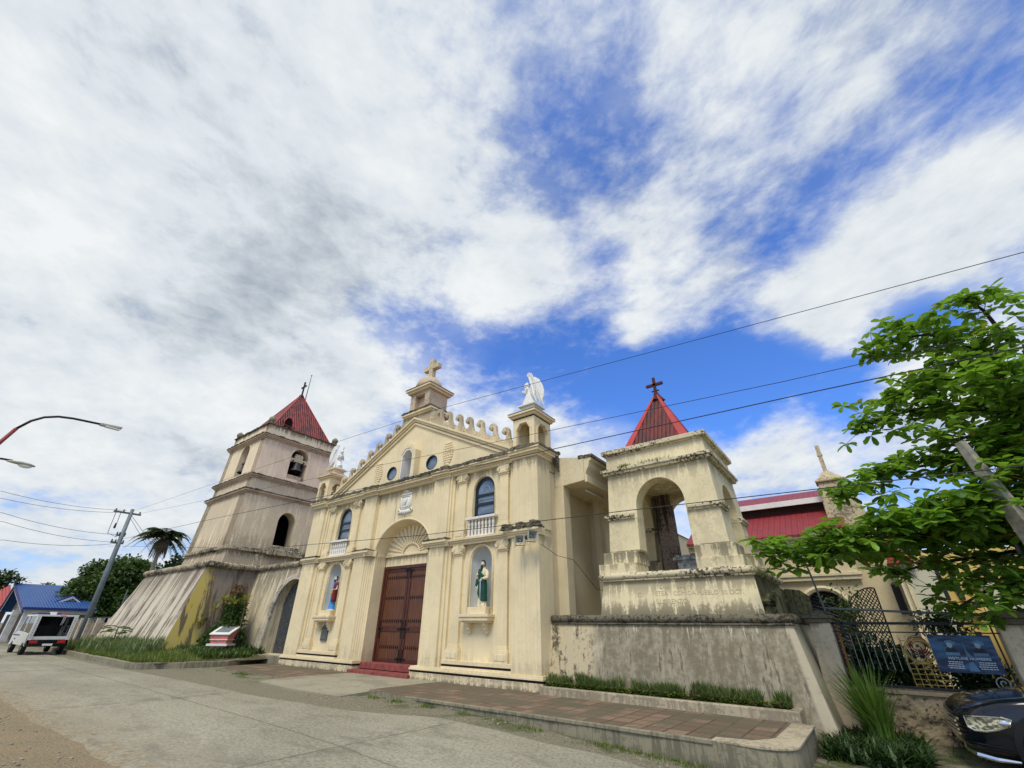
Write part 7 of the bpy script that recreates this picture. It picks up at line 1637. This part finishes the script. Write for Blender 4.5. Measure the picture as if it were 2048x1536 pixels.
o = m.obj('stone_body', 'old_stone', t, bevel=.04); m = M(); m.box(-.0, .15, 21.3, 21.42, 7.2, 8.35); m.box(-.02, .17, 21.28, 21.44, 7.9, 8.0); m.obj('stub_post', 'old_stone', t)
t = thing('pale_building', (2, 22, 0), 'pale building with a small red eave behind the fence and boughs', 'building')
m = M(); m.box(-.4, 1.05, 20.75, 24, 0, 3.35); m.obj('cream_side_wall', 'canopy_plaster', t); m = M(); m.box(1.05, 1.9, 19.6, 21, 0, 3.5); m.box(2.75, 7, 18.6, 20, 0, 2.7); m.obj('wall', 'pale_wall', t)
m = M(); m.box(.85, 1.5, 19.3, 20.5, 3.42, 3.52); m.hexa([(.85, 19.3, 3.52), (1.5, 19.3, 3.52), (1.5, 20.5, 3.9), (.85, 20.5, 3.9), (.85, 19.3, 3.6), (1.5, 19.3, 3.6), (1.5, 20.5, 3.98), (.85, 20.5, 3.98)]); m.obj('eave', 'roof_cap_red', t)
m = M()
for x_ in (.98, 1.12): m.box(x_, x_ + .06, 19.5, 19.6, 0, 3.4)
m.obj('corner_post', 'cream_trim', t)
m = M(); m.box(.75, .95, 20.68, 20.76, 2.0, 2.9); m.obj('window', 'iron_dark', t)
t = thing('yellow_building', (3, 23, 0), 'yellow building with narrow dark slit windows seen between the leaves', 'building')
m = M(); m.box(1.6, 6, 21, 26, 0, 3.9); m.obj('wall', 'yellow_wall', t)
for x_ in (2.0, 2.35, 3.2, 3.55):
    for za, zb in ((.4, 1.5), (2.4, 3.5)): m = M(); m.box(x_, x_ + .14, 20.9, 21.02, za, zb); m.obj('window', 'iron_dark', t)
m = M(); m.box(1.6, 6, 20.85, 21.05, 2.0, 2.15); m.obj('cornice', 'yellow_wall', t)

# ================================================================== FENCE AT THE RIGHT
k_ = 12.6 / 12
t = thing('gatepost', (-1.0, 12.7, -.2), 'stained pale gatepost with a grey pyramid cap at the end of the terrace wall', 'gatepost')
m = M(); m.hexa([(-1.24, 12.55, -.4), (-.80, 12.55, -.4), (-.80, 13.0, -.4), (-1.24, 13.0, -.4), (-1.20, 12.6, 1.62), (-.80, 12.6, 1.62), (-.80, 12.98, 1.62), (-1.2, 12.98, 1.62)]); m.obj('post', 'post_plaster', t, bevel=.015)
m = M(); m.box(-1.24, -.76, 12.54, 13.04, 1.62, 1.70); m.box(-1.30, -.72, 12.48, 13.1, 1.70, 1.76); m.frus((-1.28, -.74, 12.5, 13.08), 1.76, (-1.05, -.97, 12.75, 12.83), 1.86); m.obj('post_cap', 'cap_dark', t, bevel=.01)
t = thing('gatepost', (2.1, 12.8, -.2), 'broad pale gatepost with a dark slab cap at the right edge', 'gatepost')
m = M(); m.box(1.76, 2.9, 12.6, 13.0, -.4, 1.60); m.obj('post', 'post_plaster', t, bevel=.015); m = M(); m.box(1.72, 2.95, 12.54, 13.06, 1.60, 1.70); m.box(1.66, 3.0, 12.48, 13.12, 1.70, 1.80); m.frus((1.66, 3.0, 12.48, 13.12), 1.80, (1.9, 2.8, 12.7, 12.9), 1.86); m.obj('post_cap', 'cap_dark', t, bevel=.01)
t = thing('low_stone_wall', (.5, 12.8, -.2), 'low rough mossy wall carrying the iron fence', 'wall'); m = M(); 
vs = []; nx_, nz_ = 60, 22
for j in range(nz_ + 1):
    for i in range(nx_ + 1):
        x_ = -.80 + 2.6 * i / nx_; z_ = -.45 + .86 * j / nz_; vs.append((x_, 12.58 - .06 * noise.fractal(Vector((x_ * 5, z_ * 5, 2)), 1, 2, 4), z_))
m.add(vs, [(j * (nx_ + 1) + i, j * (nx_ + 1) + i + 1, (j + 1) * (nx_ + 1) + i + 1, (j + 1) * (nx_ + 1) + i) for j in range(nz_) for i in range(nx_)]); m.box(-.8, 1.8, 12.66, 13.0, -.4, .40)
m.obj('wall_body', 'low_wall', t); m = M(); m.box(-.8, 1.76, 12.54, 13.04, .40, .46); m.obj('wall_coping', 'low_wall', t, bevel=.01)
t = thing('iron_fence', (.5, 12.75, .46), 'dark iron fence panel with gold lattice, ring and scroll between the two gateposts', 'fence')
fy = 12.72
m = M(); m.tube([(-.82, fy, 1.90), (1.70, fy, 1.75)], .022, 8); m.obj('top_pipe', 'steel_grey', t)
m = M(); m.box(-.8, 1.76, fy - .012, fy + .012, 1.585, 1.635); m.box(-.8, 1.76, fy - .01, fy + .01, 1.44, 1.462); m.box(-.8, 1.76, fy - .012, fy + .012, .49, .53)
for x_ in (-.78, -.62, 1.66): m.box(x_, x_ + .025, fy - .012, fy + .012, .46, 1.62)
m.obj('rail', 'iron_dark', t)
for i in range(10):
    m = M(); x_ = -.52 + i * .112; m.tube([(x_, fy, .78), (x_, fy, 1.40)], .006, 5); m.obj('picket', 'light_iron', t)
m = M(); m.tube([(x_ := .28, fy, .5), (.28, fy, 1.36)], .007, 5)
for i in range(6): m.tube([(.28 + i * .105, fy - .01, .53), (.28 + i * .105, fy - .01, .90)], .007, 5)
for i in range(5): m.tube([(.28, fy - .012, .57 + i * .085), (.82, fy - .012, .57 + i * .085)], .007, 5)
m.tube([(.28, fy, 1.30), (.36, fy, 1.30)], .007, 5)
for r_ in (.20, .225): m.tube([(.52 + r_ * cos(a), fy - .012, 1.13 + r_ * .95 * sin(a)) for a in [2 * pi * i / 28 for i in range(29)]], .009, 5)
m.obj('gold_lattice', 'gold_iron', t)
m = M(); m.tube([(1.52 + (.02 + .11 * i / 30) * cos(i * .42), fy - .01, .66 + (.02 + .11 * i / 30) * sin(i * .42)) for i in range(31)], .010, 5); m.obj('scroll', 'light_iron', t)
t = thing('banner', (1.15, 12.66, .8), 'dark blue printed banner with two portraits reading HOTLINE NUMBERS tied on the fence', 'banner')
bx0, bx1, bz0, bz1, byy = .71, 1.60, .80, 1.415, 12.66
m = M(); m.box(bx0, bx1, byy, byy + .006, bz0, bz1); bn = m.obj('sheet', 'banner_print', t)
m = M()
for cx_ in (.99, 1.38):
    m.ell((cx_, byy - .002, 1.255), (.042, .004, .055), 12, 8); 
m.obj('portrait_face', 'banner_pale', bn)
m = M()
for cx_ in (.99, 1.38): m.prism([(cx_ - .07, 1.27), (cx_ - .05, 1.315), (cx_ + .03, 1.33), (cx_ + .09, 1.30), (cx_ + .095, 1.26), (cx_ + .05, 1.24), (cx_ + .035, 1.28), (cx_ - .04, 1.29)], byy - .0075, byy - .005, 'y')
m.obj('portrait_hat', 'banner_mid', bn)
m = M()
for cx_ in (.99, 1.38): m = M(); m.prism([(cx_ - .085, 1.13), (cx_ + .085, 1.13), (cx_ + .07, 1.19), (cx_ + .02, 1.205), (cx_, 1.17), (cx_ - .02, 1.205), (cx_ - .07, 1.19)], byy - .006, byy - .002, 'y'); m.obj('portrait_coat', 'iron_dark', bn)
m = M()
for cx_ in (.99, 1.38): m.box(cx_ - .10, cx_ + .10, byy - .004, byy - .001, 1.075, 1.125)
m.prism([(1.17, 1.06), (1.175, 1.16), (1.19, 1.34), (1.195, 1.16), (1.21, 1.12), (1.25, 1.06)], byy - .004, byy - .001, 'y'); m.prism([(1.13, .83), (1.16, .96), (1.22, .98), (1.27, .83)], byy - .004, byy - .001, 'y')
m.obj('name_panel', 'banner_mid', bn)
textobj('HOTLINE NUMBERS', .060, 'lettering', 'banner_white', bn, (1.19, byy - .006, 1.01), (radians(90), 0, 0), .001, spacing=1.12, bold=.0012)
for col_ in ((.84, 1.08), (1.27, 1.52)):
    m = M()
    for i in range(4):
        x_ = col_[0] + random.uniform(0, .04)
        while x_ < col_[1]: w_ = random.uniform(.02, .05); m.box(x_, min(x_ + w_, col_[1]), byy - .004, byy - .001, .965 - i * .033, .979 - i * .033); x_ += w_ + .008
    m.obj('small_print', 'banner_white', bn)
# slim inclined pipe rising from the gatepost
m = M(); m.tube([(-.82, 12.6, 1.85), (-.93, 12.6, 2.95)], .022, 6); tag(m.obj('steel_pipe', 'steel_grey', None), 'slim grey pipe rising from the gatepost into the leaves', 'pipe')
m = M(); m.prism([(-.74, .5), (-.70, .5), (-.70, 1.62), (-.74, 1.66)], 12.9, 12.95, 'y'); tag(m.obj('orange_plank', 'orange_wood', None), 'orange weathered plank behind the gatepost', 'plank')
# lattice panel and garden plants behind the fence
t = thing('lattice_panel', (-.1, 15.2, .2), 'black diamond lattice panel with curved top behind the fence', 'lattice')
m = M(); X0_, X1_ = -.42, .20
topz = lambda x_: 2.45 - .9 * max(0, (X1_ - .12 - x_)) ** 1.6
for i in range(-14, 34):
    for sg in (1, -1):
        pts = []
        for q in range(50):
            x_ = X0_ + (X1_ - X0_) * q / 49; z_ = .4 + i * .1 + sg * (x_ - X0_) * 1.3 
            if .3 < z_ < topz(x_): pts.append((x_, 15.2 - sg * .01, z_))
        if len(pts) > 3: m.tube([pts[0], pts[-1]], .010, 4)
m.tube([(X0_, 15.2, .3)] + [(X0_ + (X1_ - X0_) * i / 12, 15.2, topz(X0_ + (X1_ - X0_) * i / 12)) for i in range(13)] + [(X1_, 15.2, .3)], .016, 5); m.obj('lattice', 'iron_dark', t)
def bush(c, r, n, L, leaf, label, name='garden_bush', stems=6):
    t = thing(name, (c[0], c[1], 0), label, 'bush', 'bushes behind the iron fence'); m = M(); blob_leaves(m, c, r, n, L, L * .5, shell=.1); m.obj('foliage', leaf, t)
    m = M()
    for i in range(stems): m.tube([(c[0] + random.uniform(-.1, .1), c[1], 0), (c[0] + random.uniform(-.6, .6) * r[0], c[1] + random.uniform(-.5, .5) * r[1], c[2] + r[2] * random.uniform(.2, .7))], [.014, .006], 4)
    m.obj('stem', 'bark', t)
bush((-.45, 14.2, 1.9), (.55, .4, .75), 420, .10, 'leaf_mid', 'airy small-leaved bush right beside the lattice panel')
bush((-.35, 13.6, .90), (.6, .4, .65), 1500, .12, 'leaf_dark', 'dense dark bush low behind the left gatepost')
bush((.25, 13.7, .75), (.6, .4, .5), 1300, .12, 'leaf_dark', 'dense dark bush behind the gold lattice')
bush((1.2, 14.6, 1.65), (.6, .4, .35), 700, .11, 'leaf_dark', 'dark feathery bush above the banner')
bush((1.3, 13.8, .6), (.9, .4, .5), 1500, .12, 'leaf_dark', 'dark bush low behind the banner')
m = M()
for i in range(7): m.tube([(.55 + (.10 + .012 * i) * cos(a), 13.1 + .02 * i, 1.2 + (.09 + .012 * i) * sin(a) + .02 * (i % 3)) for a in [2 * pi * j / 22 for j in range(23)]], .008, 5)
tag(m.obj('hose_coil', 'red_hose', None), 'coil of dark red hose hanging behind the gold ring', 'hose')
# grass tuft on the belfry ledge
m = M()
for _ in range(260): x_ = random.choice((random.gauss(-4.05, .28), random.gauss(-4.9, .1))); blade(m, (x_, by - 1.66 + random.uniform(-.02, .06), 5.86), rd(), random.uniform(.05, .16), .008, random.uniform(.02, .1), 2)
tag(m.obj('ledge_grass', 'leaf_grass', None), 'tuft of grass growing on the belfry ledge over the arch', 'grass', kind='stuff')
m = M(); blob_leaves(m, (-20.7, 11.3, 4.4), (.25, .15, .22), 90, .12, .07, shell=.1); tag(m.obj('wall_weed', 'leaf_grass', None), 'small green weed sprouting where the tower ledge meets the church', 'weed', kind='stuff')
